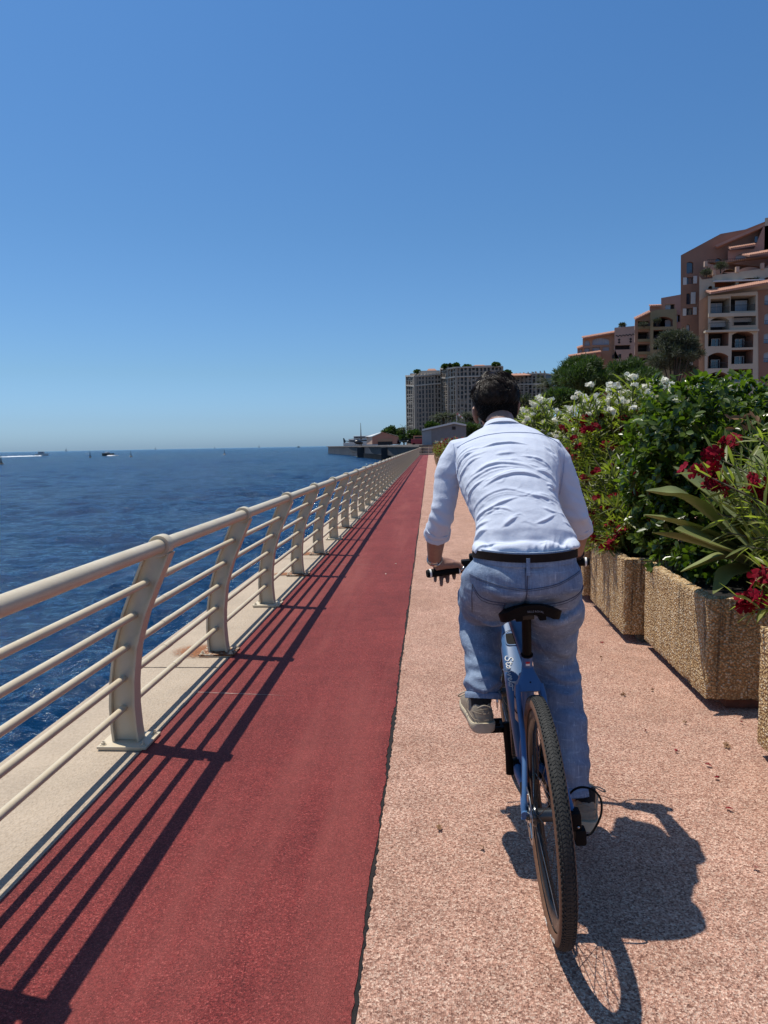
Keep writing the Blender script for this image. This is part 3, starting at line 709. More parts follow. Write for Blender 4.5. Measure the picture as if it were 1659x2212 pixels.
# --- continuous body: torso, neck, head, arms, hands, legs
Mb = Matrix.Translation(bike.location) @ Matrix.Rotation(LEAN, 4, 'Y')
gA = [Mb @ Vector(brot(p)) for p in ((-.325,.836,.945), (-.195,.861,.948))]; gB = [Mb @ Vector(brot(p)) for p in ((.325,.836,.945), (.195,.861,.948))]
g = MB()
TS = [((.297,2.285,1.040),.158,.092,.105,12),((.299,2.30,1.079),.164,.098,.108,20),((.306,2.33,1.131),.166,.105,.108,30),((.300,2.36,1.169),.151,.105,.105,38),((.293,2.39,1.197),.146,.106,.105,42),((.279,2.44,1.247),.152,.110,.11,46),((.275,2.50,1.294),.170,.115,.112,48),((.277,2.56,1.345),.184,.116,.11,48),((.278,2.62,1.395),.186,.105,.10,46),((.278,2.66,1.435),.172,.083,.085,44),((.279,2.69,1.468),.132,.068,.075,42),((.272,2.712,1.494),.078,.058,.06,38),((.267,2.725,1.512),.060,.054,.055,34)]
g.rings([ring2(c, w*.84, bb*.8, bf*.85, a) for c, w, bb, bf, a in TS])
limb(g, [(.276,2.70,1.47,.056),(.270,2.735,1.515,.054),(.264,2.775,1.55,.053),(.262,2.80,1.58,.05)])
HC = Vector((.258,2.835,1.607))
g.blob(HC, (.0745,.093,.098), 24, 16); g.blob((.258,2.868,1.565), (.058,.062,.075), 16, 12); g.blob((.258,2.905,1.520), (.034,.030,.028), 14, 10)
g.tube([(.258,2.925,1.600),(.258,2.942,1.570),(.258,2.938,1.563)], [.008,.013,.010], 10)          # nose
g.blob((.258,2.922,1.537), (.022,.010,.006), 10, 6)                                                # lips
for s in (-1, 1): g.blob((.258+s*.030,2.915,1.603), (.013,.009,.009), 10, 8)
for s in (-1, 1):                                                                                   # ears
    ex = HC.x+s*.0735; ez = 1.575+s*.012
    g.tube([(ex-s*.006,2.828,ez-.033),(ex+s*.004,2.822,ez-.024),(ex+s*.012,2.812,ez-.002),(ex+s*.013,2.812,ez+.018),(ex+s*.006,2.826,ez+.031),(ex-s*.003,2.84,ez+.022)], [.008,.010,.010,.009,.008,.006], 8, flat=.6)
    g.blob((ex+s*.003,2.828,ez), (.007,.018,.026), 10, 8)
armL = [(.125,2.66,1.40,.050),(.085,2.66,1.35,.046),(.055,2.64,1.26,.041),(.030,2.63,1.170,.039),(.022,2.68,1.12,.039),(.017,2.735,1.075,.036),(.014,2.795,1.025,.031),(.013,2.842,.984,.0268)]
armR = [(.425,2.66,1.40,.050),(.47,2.66,1.34,.046),(.507,2.64,1.25,.041),(.535,2.64,1.18,.039),(.552,2.69,1.135,.039),(.564,2.75,1.09,.036),(.574,2.83,1.03,.030),(.578,2.865,1.000,.0265)]
limb(g, [(*p[:3], p[3]*(.80 if i < 5 else 1)) for i, p in enumerate(armL)]); limb(g, [(*p[:3], p[3]*(.80 if i < 5 else 1)) for i, p in enumerate(armR)])
limb(g, [(.21,2.36,.95,.075),(.19,2.52,.90,.070),(.178,2.69,.85,.056),(.178,2.60,.74,.052),(.177,2.47,.61,.042),(.172,2.42,.55,.030),(.168,2.42,.53,.026)])
limb(g, [(.39,2.36,.94,.075),(.42,2.46,.82,.068),(.445,2.57,.65,.056),(.462,2.49,.47,.052),(.478,2.44,.28,.034),(.492,2.42,.20,.026)])
g.rings([ring2((.298,2.29,1.08),.13,.08,.09,10),ring2((.29,2.31,.98),.165,.10,.11,5),ring2((.29,2.35,.92),.14,.08,.09,0)])
def hand(W, c0, c1, s):
    """palm over the grip, four fingers curled round the front and under it, thumb along the inner side. c0 outer, c1 inner end of the grip"""
    ax = (c1-c0).normalized(); up = Vector((0,0,1)); fw = Vector((0,1,0)); L = (c1-c0).length
    ln = [(.90,.034,.004),(.67,.045,.004),(.45,.053,-.004),(.24,.035,.002)]       # place along the grip, hang below, back sweep
    for i, (k, hang, bk) in enumerate(ln):
        c = c0+ax*L*(k*.92+.0); r = (.0098,.0102,.0098,.0086)[i]
        K = c+fw*.010+up*.029; P1 = c+fw*.034+up*.016; P2 = c+fw*.031-up*.014; P3 = c+fw*.016-up*(.022+.3*(hang-.03)); T = c-fw*(.000-bk)-up*hang
        g.tube([W+(K-W)*.12, W+(K-W)*.6+up*.004, K], [.015,.0135,.0125], 10)
        g.tube([K, P1, P2, P3, T], [r*1.12, r*1.06, r, r*.96, r*.80], 10); g.blob(T, r*.80, 8, 6)
    for k0, k1, bk2, h2, rr2 in ((.22,.90,-.012,.0205,.0125),(.28,.84,.004,.030,.0135),(.34,.80,-.020,.030,.013)): g.tube([c0+ax*L*k0+fw*bk2+up*h2, c0+ax*L*(k0+k1)/2+fw*bk2+up*(h2+.003), c0+ax*L*k1+fw*bk2+up*h2], [rr2*.9, rr2, rr2*.9], 10)
    b = W+ax*.022+fw*.012-up*.010
    c = c0+ax*L*.98; j1 = c-fw*.012+up*.022; j2 = c+ax*.022-fw*.020+up*.000; t = c+ax*.030-fw*.016-up*.030
    g.tube([b, j1, j2, t], [.0145,.0130,.0112,.0090], 10); g.blob(t, .0090, 8, 6)
    g.tube([W-up*.004, c0+ax*L*.30+up*.032+fw*.0], [.0200,.0165], 10); g.tube([W-up*.004, c0+ax*L*.62+up*.032], [.0195,.0160], 10)
    return j2, j1
WL, WRt = Vector(armL[-1][:3]), Vector(armR[-1][:3])
ringL = hand(WL, gA[0], gA[1], -1); hand(WRt, gB[0], gB[1], 1)
V, N, F = solid(g, .0044, 2)
body = obj_np('body', V, F, M_skin, man)
# --- shirt: torso and both sleeves in one cloth skin with pulled folds
g = MB()
SH = [(c, w, bb, bf, a) for c, w, bb, bf, a in TS]
g.rings([ring2(c, w*1.0, bb, bf, a) for c, w, bb, bf, a in SH[:12]])
slL = [(.150,2.66,1.41,.066),(.112,2.667,1.405,.067),(.086,2.662,1.37,.060),(.064,2.65,1.32,.049),(.048,2.628,1.22,.044),(.036,2.632,1.168,.0445),(.029,2.655,1.143,.0445),(.0245,2.678,1.124,.044)]
slR = [(.40,2.66,1.41,.066),(.436,2.667,1.402,.067),(.462,2.662,1.37,.060),(.487,2.65,1.31,.050),(.513,2.636,1.23,.045),(.533,2.642,1.18,.0455),(.549,2.68,1.142,.0455),(.555,2.698,1.131,.045)]
limb(g, slL, 20); limb(g, slR, 20)
for p, q in (((.0215,2.682,1.118),(.018,2.715,1.094)), ((.5525,2.688,1.137),(.560,2.716,1.119))):          # rolled cuffs
    continue
    p, q = Vector(p), Vector(q); g.tube([p, p+(q-p)*.12, p+(q-p)*.45, p+(q-p)*.55, p+(q-p)*.9, q], [.044,.0525,.0535,.0515,.0525,.045], 20)
# belly of cloth above the belt on both sides
g.blob((.165,2.29,1.110), (.032,.07,.028), 14, 10); g.blob((.20,2.25,1.105), (.045,.05,.022), 14, 10); g.blob((.438,2.28,1.122), (.036,.07,.024), 14, 10); g.blob((.30,2.225,1.118), (.12,.030,.026), 16, 10)
V, N, F = solid(g, .0027, 16)
FOLDS = [[(0.077,2.826),(0.104,2.85),(0.152,2.86)],[(0.079,2.803),(0.113,2.831),(0.179,2.836)],[(0.081,2.782),(0.122,2.814),(0.16,2.824)],[(0.082,2.76),(0.13,2.793),(0.196,2.803)],[(0.086,2.741),(0.139,2.774),(0.176,2.781)],[(0.145,2.713),(0.219,2.734),(0.292,2.727),(0.347,2.711)],[(0.1,2.687),(0.153,2.699),(0.236,2.717),(0.331,2.71)],[(0.096,2.642),(0.151,2.665),(0.184,2.675)],[(0.175,2.643),(0.242,2.671),(0.306,2.683),(0.389,2.668)],[(0.305,2.768),(0.359,2.763),(0.403,2.745),(0.423,2.722)],[(0.353,2.706),(0.398,2.704),(0.424,2.684)],[(0.11,2.594),(0.166,2.603),(0.246,2.615),(0.298,2.598),(0.34,2.582),(0.381,2.562)],[(0.314,2.584),(0.362,2.586),(0.401,2.583)],[(0.124,2.557),(0.185,2.554),(0.216,2.56),(0.283,2.58)],[(0.185,2.554),(0.232,2.54),(0.264,2.52)],[(0.135,2.524),(0.161,2.514),(0.186,2.509)],[(0.396,2.846),(0.43,2.818),(0.446,2.781)],[(0.407,2.817),(0.435,2.781),(0.444,2.747)],[(0.129,2.403),(0.172,2.425),(0.238,2.413)],[(0.286,2.351),(0.298,2.391)],[(0.308,2.35),(0.324,2.405)],[(0.331,2.353),(0.357,2.415)],[(0.356,2.358),(0.387,2.44)],[(0.119,2.361),(0.152,2.367),(0.192,2.343)],[(0.141,2.472),(0.159,2.483),(0.18,2.477)],[(0.356,2.539),(0.385,2.53),(0.403,2.535)],[(0.386,2.64),(0.407,2.634)],[(0.383,2.656),(0.413,2.643)],[(0.328,2.475),(0.364,2.492),(0.397,2.521)],[(0.226,2.471),(0.276,2.505)],[(0.174,2.83),(0.255,2.841),(0.339,2.833)],[(0.223,2.78),(0.292,2.785)]]
def fold_field(P2, lines, A, wd):
    """relief of a set of creases in a 2-D cloth parameter: a crest with a softer hollow on its lower side"""
    H = np.zeros(len(P2))
    for li, ln in enumerate(lines):
        ln = np.array(smooth_path([tuple(p) for p in ln], 4)); cum = np.concatenate([[0], np.cumsum(np.linalg.norm(np.diff(ln, axis=0), axis=1))]); T = cum[-1]
        best = np.full(len(P2), 1e9); sd = np.zeros(len(P2)); tt = np.zeros(len(P2))
        box = (P2[:, 0] > ln[:, 0].min()-.05) & (P2[:, 0] < ln[:, 0].max()+.05) & (P2[:, 1] > ln[:, 1].min()-.05) & (P2[:, 1] < ln[:, 1].max()+.05); ix = np.where(box)[0]
        for k in range(len(ln)-1):
            a, b = ln[k], ln[k+1]; d = b-a; L2 = d @ d
            if L2 < 1e-10: continue
            q = P2[ix]-a; t = np.clip(q @ d/L2, 0, 1); r = q-t[:, None]*d; ds = np.linalg.norm(r, axis=1); up = np.sign(d[0]*r[:, 1]-d[1]*r[:, 0])*(1 if d[0] >= 0 else -1)
            m = ds < best[ix]; j = ix[m]; best[j] = ds[m]; sd[j] = (ds*up)[m]; tt[j] = (cum[k]+t*math.sqrt(L2))[m]/T
        tap = np.clip(np.minimum((tt+.02)/.30, (1.02-tt)/.38), 0, 1)**.85; am = A*(.55+.7*((li*37 % 11)/11)); wv = wd*(.70+.65*((li*53 % 7)/7))*(.55+.45*tap)
        x = sd/wv; prof = np.where(x > 0, np.exp(-(x/2.2)**2*.9), 1.30*np.exp(-(x/.95)**2)-.30*np.exp(-(x/3.2)**2)); H += np.where(best < .05, am*prof*tap, 0)
    return H
back = smoothstep(-.1, .45, N @ np.array([0,-.75,.66]))
P2 = np.stack([V[:, 0], V[:, 1]*.75+V[:, 2]*.66], 1)
inner = (np.abs(V[:, 0]-.277) < .20) | (V[:, 2] > 1.36)
_g = np.random.default_rng(8); FINE = []
for ln in FOLDS[:18]:                                   # thinner companions beside the main creases
    for _ in range(2): o_ = np.array([_g.normal(0, .012), _g.choice([-1, 1])*_g.uniform(.008, .02)]); q_ = np.array(ln)+o_; a_ = _g.uniform(0, .35); FINE.append([tuple(q_[0]*(1-a_)+q_[-1]*a_)]+[tuple(t_) for t_ in q_[1:-1]]+[tuple(q_[-1]*.75+q_[0]*.25)])
for _ in range(26): x_, t_ = _g.uniform(.13, .42), _g.uniform(2.37, 2.8); FINE.append([(x_, t_), (x_+_g.uniform(.015, .03), t_+_g.normal(0, .006)), (x_+_g.uniform(.035, .06), t_+_g.normal(0, .012))])
HEMF = [[(.150,2.335),(.160,2.365),(.190,2.385)],[(.185,2.335),(.20,2.365),(.235,2.38)],[(.270,2.335),(.279,2.372)],[(.300,2.335),(.311,2.385)],[(.318,2.335),(.338,2.40)],[(.343,2.335),(.368,2.425)],[(.372,2.34),(.405,2.45)],[(.40,2.345),(.425,2.43)],[(.425,2.35),(.440,2.41)],[(.235,2.337),(.245,2.362)]]
H = (fold_field(P2, FOLDS, .0058, .0045)+fold_field(P2, FINE, .0017, .0032)+fold_field(P2, HEMF, .0042, .0050))*back
nz = VNoise(11); n2 = VNoise(12); n3 = VNoise(5)
Q = V.copy(); Q[:, 2] *= 2.4; Q[:, 1] *= 1.6
H += back*.0007*nz(Q, 5.)+.0004*n2(Q, 11.)
# sleeves: soft rings of slack cloth, mostly near elbow and cuff
arm = smoothstep(.175, .215, np.abs(V[:, 0]-.28))*(1-smoothstep(1.36, 1.42, V[:, 2]))
D2 = V @ np.array([.5, .25, 1.]); D3 = V @ np.array([.9, .3, 1.]); H += arm*(.0024*np.sin(2*np.pi*(D2*13)+1.8*n3(V, 4.))*smoothstep(1.30, 1.17, V[:, 2])+.0016*np.abs(np.sin(2*np.pi*D3*9+2*n2(V, 3.)))+.0014*n3(V, 7.)+.0008*n2(V, 15.))
# puffs where the shirt is tucked behind the belt
tuck = smoothstep(1.18, 1.10, V[:, 2])*(1-arm); H += tuck*(.0035*np.sin(V[:, 0]*95+2*n3(V, 3.))*.8+.0035*nz(V, 6.))
V2 = V+N*H[:, None]
for _ in range(1):                                      # relax the finest steps
    acc = np.zeros_like(V2); cnt = np.zeros(len(V2))
    for k in range(4): np.add.at(acc, F[:, k], V2[F[:, (k+1) % 4]]); np.add.at(cnt, F[:, k], 1)
    V2 = V2*.6+acc/np.maximum(cnt, 1)[:, None]*.4
shirt = obj_np('shirt', V2, F, M_shirt, man)
from mathutils.bvhtree import BVHTree
bv_shirt = BVHTree.FromPolygons([tuple(p) for p in V2], [tuple(f) for f in F])
def lay(bv, pts, direction, lift=.0013, start=1.2):
    o = []; d = Vector(direction).normalized()
    for p in pts:
        h = bv.ray_cast(Vector(p)-d*start, d)
        if h[0] is not None: o.append(h[0]+h[1]*lift if h[1].dot(d) < 0 else h[0]-h[1]*lift)
    return o
def seam_on(bv, pts2, d, name, mat, r, parent, y0=2.3, k=10, flat=1.):
    pts = [(x, y0, z) for x, z in smooth_path(pts2, k)]; q = lay(bv, pts, d)
    if len(q) > 2: g = MB(); g.tube([tuple(v-Vector(PO)) for v in q], r, 5, flat=flat); return g.build(name, mat, parent, 60)
M_seam = simple('shirt_seam', (.42,.49,.68), .9, var=.05)
DB = Vector((0, .93, -.36))
DS = Vector((0, 1, -.02))
for pts_ in ([(.098,1.442),(.145,1.466),(.205,1.484),(.29,1.492),(.385,1.486),(.44,1.468),(.474,1.444)], [(.086,1.455),(.092,1.39),(.098,1.34),(.108,1.292)], [(.476,1.45),(.482,1.395),(.476,1.33),(.468,1.265)]):
    seam_on(bv_shirt, pts_, DS, 'seam', M_seam, .0011, shirt, 2.3, 12)
def cuff(p, q, r0, r1, name='cuff'):
    p, q = Vector(p), Vector(q); ax = (q-p).normalized(); a = ax.orthogonal().normalized(); b_ = ax.cross(a); n = 56; g = MB(); rr = []; gen = np.random.default_rng(int(r0*1e5)+int(p.x*1e4)); ph = gen.uniform(0, 6.28, 4)
    for t, r in ((.02,-.004),(.0,.0008),(.10,.0028),(.46,.0030),(.50,.0010),(.54,.0034),(.92,.0040),(1.0,.0022),(.98,-.003),(.70,-.005)):
        row = []
        for i in range(n):
            th = 2*math.pi*i/n; rad = r0+(r1-r0)*t+r+.0016*math.sin(3*th+ph[0]+2*t)+.0010*math.sin(7*th+ph[1]-4*t)+.0006*math.sin(13*th+ph[2]); off = .004*math.sin(th+ph[3])*t
            row.append(tuple(p+ax*((q-p).length*t+off)+(a*math.cos(th)+b_*math.sin(th))*rad-Vector(PO)))
        rr.append(row)
    g.rings(rr, True, False); return g.build(name, M_shirt, man, 60)
cuff((.0275,2.663,1.137), (.0200,2.702,1.104), .0450, .0470); cuff((.5500,2.680,1.1445), (.5595,2.714,1.1190), .0455, .0472)
# --- collar band
g = MB(); rr = []
for k, (t, ex) in enumerate(((0,.002),(0,.0125),(.45,.010),(.95,.0055),(1,.004),(1,.000),(.5,-.001))):
    c = Vector((.272,2.706,1.488)).lerp(Vector((.266,2.726,1.509)), t); rr.append([tuple(Vector(p)-PO) for p in ring2(c, .066-.008*t+ex, .060-.006*t+ex, .06+ex, 36)])
rr.append(rr[0]); g.rings(rr, True, False); g.build('collar', M_shirt, man, 60)
# --- jeans
g = MB()
PV = [((.298,2.288,1.098),.150,.100,.108,8),((.298,2.288,1.08),.158,.107,.115,8),((.291,2.290,1.04),.180,.124,.125,4),((.291,2.305,.985),.198,.137,.13,0),((.290,2.335,.945),.202,.112,.125,-6),((.289,2.36,.915),.196,.098,.12,-10),((.29,2.385,.88),.16,.075,.10,-10)]
g.rings([ring2(*p, e=2.45) for p in PV])
for s in (-1, 1): g.blob((.291+s*.088, 2.285, 1.005), (.098,.100,.080), 18, 12)
legL = [(.197,2.34,.95,.104),(.190,2.46,.910,.098),(.182,2.60,.872,.086),(.178,2.70,.845,.076),(.178,2.655,.79,.077),(.179,2.595,.745,.075),(.180,2.545,.70,.070),(.178,2.485,.635,.064),(.176,2.448,.590,.061),(.175,2.440,.574,.062)]
legR = [(.392,2.34,.945,.106),(.418,2.42,.855,.094),(.430,2.50,.76,.083),(.440,2.555,.68,.079),(.450,2.555,.62,.080),(.458,2.525,.545,.081),(.465,2.485,.46,.079),(.472,2.455,.37,.073),(.477,2.43,.29,.067),(.479,2.42,.250,.0665)]
limb(g, legL, 22); limb(g, legR, 22)
V, N, F = solid(g, .0052, 5)
n1, n2, n3 = VNoise(21), VNoise(22), VNoise(23)
Q = V*np.array([1.3, 1.0, 2.2])
H = .0030*n1(Q, 3.2)+.0016*n2(Q, 8.)
low = smoothstep(.90, .80, V[:, 2]); left = V[:, 0] < .29
# stacked creases at the bent knees and above the hems
ph = V[:, 2]*np.where(left, 78, 60)+(V[:, 0]-.18)*np.where(left, 12, 16)+1.5*n3(V, 3.)
amp = np.where(left, .0048*np.exp(-((V[:, 2]-.665)/.09)**2)+.0038*np.exp(-((V[:, 2]-.585)/.03)**2), .0052*np.exp(-((V[:, 2]-.63)/.10)**2)+.0036*np.exp(-((V[:, 2]-.29)/.05)**2))
H += low*amp*np.sin(ph)
RF = [[(.335,.83),(.38,.735),(.45,.675),(.51,.665)],[(.36,.70),(.42,.65),(.53,.64)],[(.37,.66),(.44,.615),(.53,.605)],[(.40,.915),(.45,.90),(.495,.905)],[(.35,.88),(.42,.868),(.49,.89)],[(.40,.585),(.47,.57),(.53,.58)]]
LF = [[(.11,.70),(.16,.69),(.22,.70)],[(.11,.655),(.17,.64),(.235,.665)],[(.12,.62),(.18,.605),(.24,.63)],[(.105,.84),(.15,.80),(.24,.86)],[(.12,.90),(.17,.875),(.25,.885)],[(.115,.59),(.17,.60),(.23,.587)]]
P2 = V[:, [0, 2]]; bk = smoothstep(-.05, .4, -N[:, 1])
H += bk*(fold_field(P2, RF, .0075, .0085)+fold_field(P2, LF, .0068, .0075))
H += bk*smoothstep(1.02, .97, V[:, 2])*smoothstep(.9, .93, V[:, 2])*.0016*np.sin(V[:, 2]*150+3*n3(V, 3.))
# cleft between the seat halves
H -= np.exp(-((V[:, 0]-.291)/.010)**2)*bk*smoothstep(1.06, .98, V[:, 2])*smoothstep(.86, .93, V[:, 2])*.010
# the cloth lies pressed flat on the saddle
V2 = V+N*H[:, None]
jeans = obj_np('jeans', V2, F, M_jean, man)
bv_j = BVHTree.FromPolygons([tuple(p) for p in V2], [tuple(f) for f in F])
FD = (0, 1, -.12)
def dbl(pts, off=.0055, r=.0011, nm='seam'):
    seam_on(bv_j, pts, FD, nm, M_stitch, r*1.15, jeans); seam_on(bv_j, [(x, z-off) for x, z in pts], FD, nm, M_stitch, r*.6, jeans)
dbl([(.120,1.030),(.20,1.000),(.291,.985)]); dbl([(.291,.985),(.38,1.000),(.462,1.038)])             # back yoke
seam_on(bv_j, [(.293,1.07),(.292,1.03),(.291,.985),(.290,.955)], FD, 'seam', M_stitch, .0016, jeans); seam_on(bv_j, [(.286,1.07),(.2855,1.03),(.285,.985)], FD, 'seam', M_stitch, .0009, jeans)
for pk in ([(.128,1.0),(.15,.962),(.185,.945),(.228,.939)], [(.345,.932),(.40,.938),(.45,.958),(.478,.99)]): dbl(pk, .009, .0012)
seam_on(bv_j, [(.228,.939),(.224,.90),(.222,.88)], FD, 'seam', M_stitch, .0013, jeans); seam_on(bv_j, [(.1285,1.0),(.127,.96),(.131,.90)], FD, 'seam', M_stitch, .0011, jeans)
seam_on(bv_j, [(.345,.932),(.350,.90),(.352,.885)], FD, 'seam', M_stitch, .0013, jeans)
for hz, cx0 in ((.588, .176), (.264, .479)):
    seam_on(bv_j, [(cx0-.058,hz+.002),(cx0,hz-.002),(cx0+.055,hz)], FD, 'hem_stitch', M_stitch, .0011, jeans)

# hems: thick turned-up edge rings
for p, q, r in (((.1755,2.441,.580),(.1745,2.433,.558),.0635), ((.4785,2.423,.250),(.4805,2.412,.218),.067)):
    p, q = Vector(p)-PO, Vector(q)-PO; g = MB(); g.tube([p, p.lerp(q,.1), p.lerp(q,.5), p.lerp(q,.93), q, p.lerp(q,.9)], [r-.004, r, r+.0008, r, r-.003, r-.012], 28); g.build('hem', M_jean, jeans, 60)
# waistband, belt and loops
def band(z0, z1, ex, th, name, mat, parent, dz=0, n=64):
    g = MB(); rr = []
    def rg(z, e):
        c = (.298, 2.288-(1.09-z)*.15, z); o = ring2(c, .157+e, .107+e, .114+e, 8, 2.35, n); return [(p[0]-PO.x, p[1]-PO.y, p[2]-PO.z+dz*((p[0]-.298)/.16)**2) for p in o]
    for z, e in ((z0, ex), (z0+.001, ex+th), (z1-.001, ex+th), (z1, ex), (z1-.001, ex-.004), (z0+.001, ex-.004)): rr.append(rg(z, e))
    rr.append(rr[0]); g.rings(rr, True, False); return g.build(name, mat, parent, 45)
band(1.052, 1.098, .002, .0032, 'waistband', M_jean, man, .015)
band(1.067, 1.0925, .006, .0036, 'belt', M_belt, man, .015)
for x in (.2945, .440, .150):
    g = MB(); zs = np.linspace(1.048, 1.1, 8); rr = []
    for z in zs:
        t = (x-.298)/.157; y = 2.288-(1.09-z)*.15-(.107+.0125)*(max(0, 1-abs(t)**2.35))**(1/2.35)-.001; zz = z+.015*t*t-.003
        rr.append([(x-.0058-PO.x, y-PO.y, zz), (x+.0058-PO.x, y-PO.y, zz), (x+.0055-PO.x, y+.004-PO.y, zz), (x-.0055-PO.x, y+.004-PO.y, zz)])
    g.rings(rr); g.build('belt_loop', M_jean, man, 30)
# --- shoes and socks
def shoe(hx, hy, hz, yaw, roll=0):
    M = Matrix.Translation((hx-PO.x, hy-PO.y, hz)) @ Matrix.Rotation(yaw, 4, 'Z') @ Matrix.Rotation(roll, 4, 'X'); L = .292
    prof = [(0,.016),(.004,.026),(.012,.036),(.04,.0415),(.09,.040),(.14,.041),(.19,.047),(.225,.047),(.255,.039),(.278,.024),(.292,.008)]
    def wid(y): return float(np.interp(y, [p[0] for p in prof], [p[1] for p in prof]))
    ys = [0,.004,.012,.03,.06,.09,.13,.17,.21,.245,.27,.284,.291]
    def tf(p): return tuple(M @ Vector(p))
    g = MB(); rr = []
    for y in ys:
        w_ = wid(y)+.004; z1 = .034-.004*min(1, y/.1)+.006*max(0, (y-.2)/.09); z0 = .010*max(0, (y-.2)/.09)**2
        rr.append([tf((a*w_, y-.004, z)) for a, z in ((-.80,z0),(-.93,z0+.005),(-.97,z0+.014),(-1.0,z1-.008),(-.985,z1-.004),(-.93,z1),(.93,z1),(.985,z1-.004),(1.0,z1-.008),(.97,z0+.014),(.93,z0+.005),(.80,z0))])
    g.rings(rr); s = g.build('shoe', M_sole, man, 45)
    g = MB(); rr = []
    hts = [(0,.060),(.012,.074),(.03,.080),(.06,.066),(.09,.066),(.13,.073),(.16,.062),(.20,.040),(.24,.028),(.27,.020),(.287,.012)]
    for y, hgt in hts:
        w_ = wid(y)*1.0-.001; o = []
        for i in range(17):
            t = math.pi*i/16; ct, st = math.cos(t), math.sin(t); tap = 1-.26*st*st if y < .14 else 1-.08*st
            o.append(tf((math.copysign(abs(ct)**.62, ct)*w_*tap, y+.006*(1-y/.3)+.012*st*(1 if y < .03 else 0), .030+hgt*abs(st)**.72)))
        rr.append(o)
    g.rings(rr); g.build('upper', M_shoe, s, 60)
    for (pts, r) in (([(-.036,.05,.062),(-.030,.012,.070),(0,.0,.066),(.030,.012,.070),(.036,.05,.062)], .0014), ([(-.0395,.10,.048),(-.039,.04,.050),(-.030,.008,.046),(0,-.002,.045),(.030,.008,.046),(.039,.04,.050),(.0395,.10,.048)], .0012), ([(-.022,.0,.088),(0,-.003,.097),(.022,.0,.088)], .0028), ([(-.024,.012,.074),(-.004,.001,.083),(.020,.010,.080)], .0010)):
        g = MB(); g.tube([tf(p) for p in smooth_path(pts, 5)], r, 6); g.build('piping', M_shoe, s, 60)
    g = MB()
    for k in range(5): y = .125+k*.018; g.tube([tf(p) for p in smooth_path([(-.028,y,.098-.011*k),(0,y+.006,.108-.0115*k),(.028,y,.098-.011*k)],4)], .0024, 6)
    g.build('laces', M_sole, s, 60)
    for sg in (-1, 1):
        g = MB(); g.tube([tf(p) for p in smooth_path([(sg*.018,.115,.104),(sg*.048,.10,.112),(sg*.070,.105,.098),(sg*.062,.125,.086),(sg*.030,.125,.100)],5)], .0023, 6); g.build('lace_loop', M_sole, s, 60)
    g = MB(); g.tube([tf((0,.052,.04)), tf((0,.052,.080)), tf((0,.056,.105)), tf((0,.062,.125))], [.034,.034,.035,.035], 18); g.build('sock', M_sock, s, 60)
    return s
shoe(.172, 2.358, .4655, R(7)); shoe(.512, 2.350, .1255, R(-11))
# --- jewellery
def bracelet(c, d, r, mat, name, flat, rr, n=30):
    g = MB(); g.torus(Vector(c)-PO, d, r, rr, n, 8, flat); return g.build(name, mat, man, 50)
dL = (Vector(armL[-1][:3])-Vector(armL[-2][:3])).normalized(); dR = (Vector(armR[-1][:3])-Vector(armR[-2][:3])).normalized()
bracelet(Vector(armL[-1][:3])-dL*.004, dL+Vector((.10,0,.05)), .0300, M_silver, 'bracelet', 2.1, .0028)
bracelet(Vector(armL[-1][:3])-dL*.016, dL+Vector((-.12,0,.12)), .0298, M_silver, 'bracelet', 1., .0016)
g = MB(); c = Vector(armL[-1][:3])-PO; g.box(c.x-.017, c.x+.012, c.y-.0345, c.y-.0305, c.z-.010, c.z+.003, .001); g.build('bracelet_plate', M_silver, man, 30)
g = MB(); g.tube([tuple(Vector(p)-PO) for p in smooth_path([(.002,2.806,.985),(.014,2.797,.991),(.022,2.797,.996),(.032,2.806,1.004),(.024,2.798,.998)],4)], .0012, 5); g.build('bracelet_strand', M_blk, man)
for k in (0, 1): bracelet(Vector(armR[-1][:3])-dR*(.006+.009*k), dR, .0300, simple('brown_cord', (.05,.03,.02), .8) if k else M_sock, 'bracelet', 1.2, .0026)
j2, j1 = ringL; d = (j2-j1).normalized(); bracelet(j1+(j2-j1)*.72, d, .0122, M_silver, 'finger_ring', 2.2, .0013, 20)
# --- hair: cap plus combed wavy locks
g = MB(); g.blob((.259,2.822,1.622), (.0855,.102,.091), 28, 18); g.blob((.260,2.795,1.575), (.076,.075,.062), 20, 14); g.blob((.264,2.758,1.517), (.055,.050,.036), 16, 10)
V, N, F = solid(g, .005, 6); keep = V
V = V+N*(.0018*VNoise(31)(V, 9.))[:, None]; hair = obj_np('hair', V, F, M_scalp, man); bvh = BVHTree.FromPolygons([tuple(p) for p in V], [tuple(f) for f in F])
gen = np.random.default_rng(4); hv = []; hf = []
def strand(path, r0):
    b = len(hv); P = [Vector(p) for p in path]; n = len(P)
    for i, p in enumerate(P):
        t = (P[min(i+1, n-1)]-P[max(i-1, 0)]).normalized(); a = t.cross(Vector((.3,.5,.8))).normalized(); c = t.cross(a); r = r0*(1-.85*(i/(n-1))**1.6)
        for k in range(3): w2 = 2.0944*k; hv.append(tuple(p+(a*math.cos(w2)+c*math.sin(w2))*r-PO))
        if i:
            for k in range(3): q = b+(i-1)*3; hf.append((q+k, q+(k+1) % 3, q+3+(k+1) % 3, q+3+k))
crown = Vector((.266, 2.80, 1.705)); HCn = Vector((.259, 2.818, 1.605))
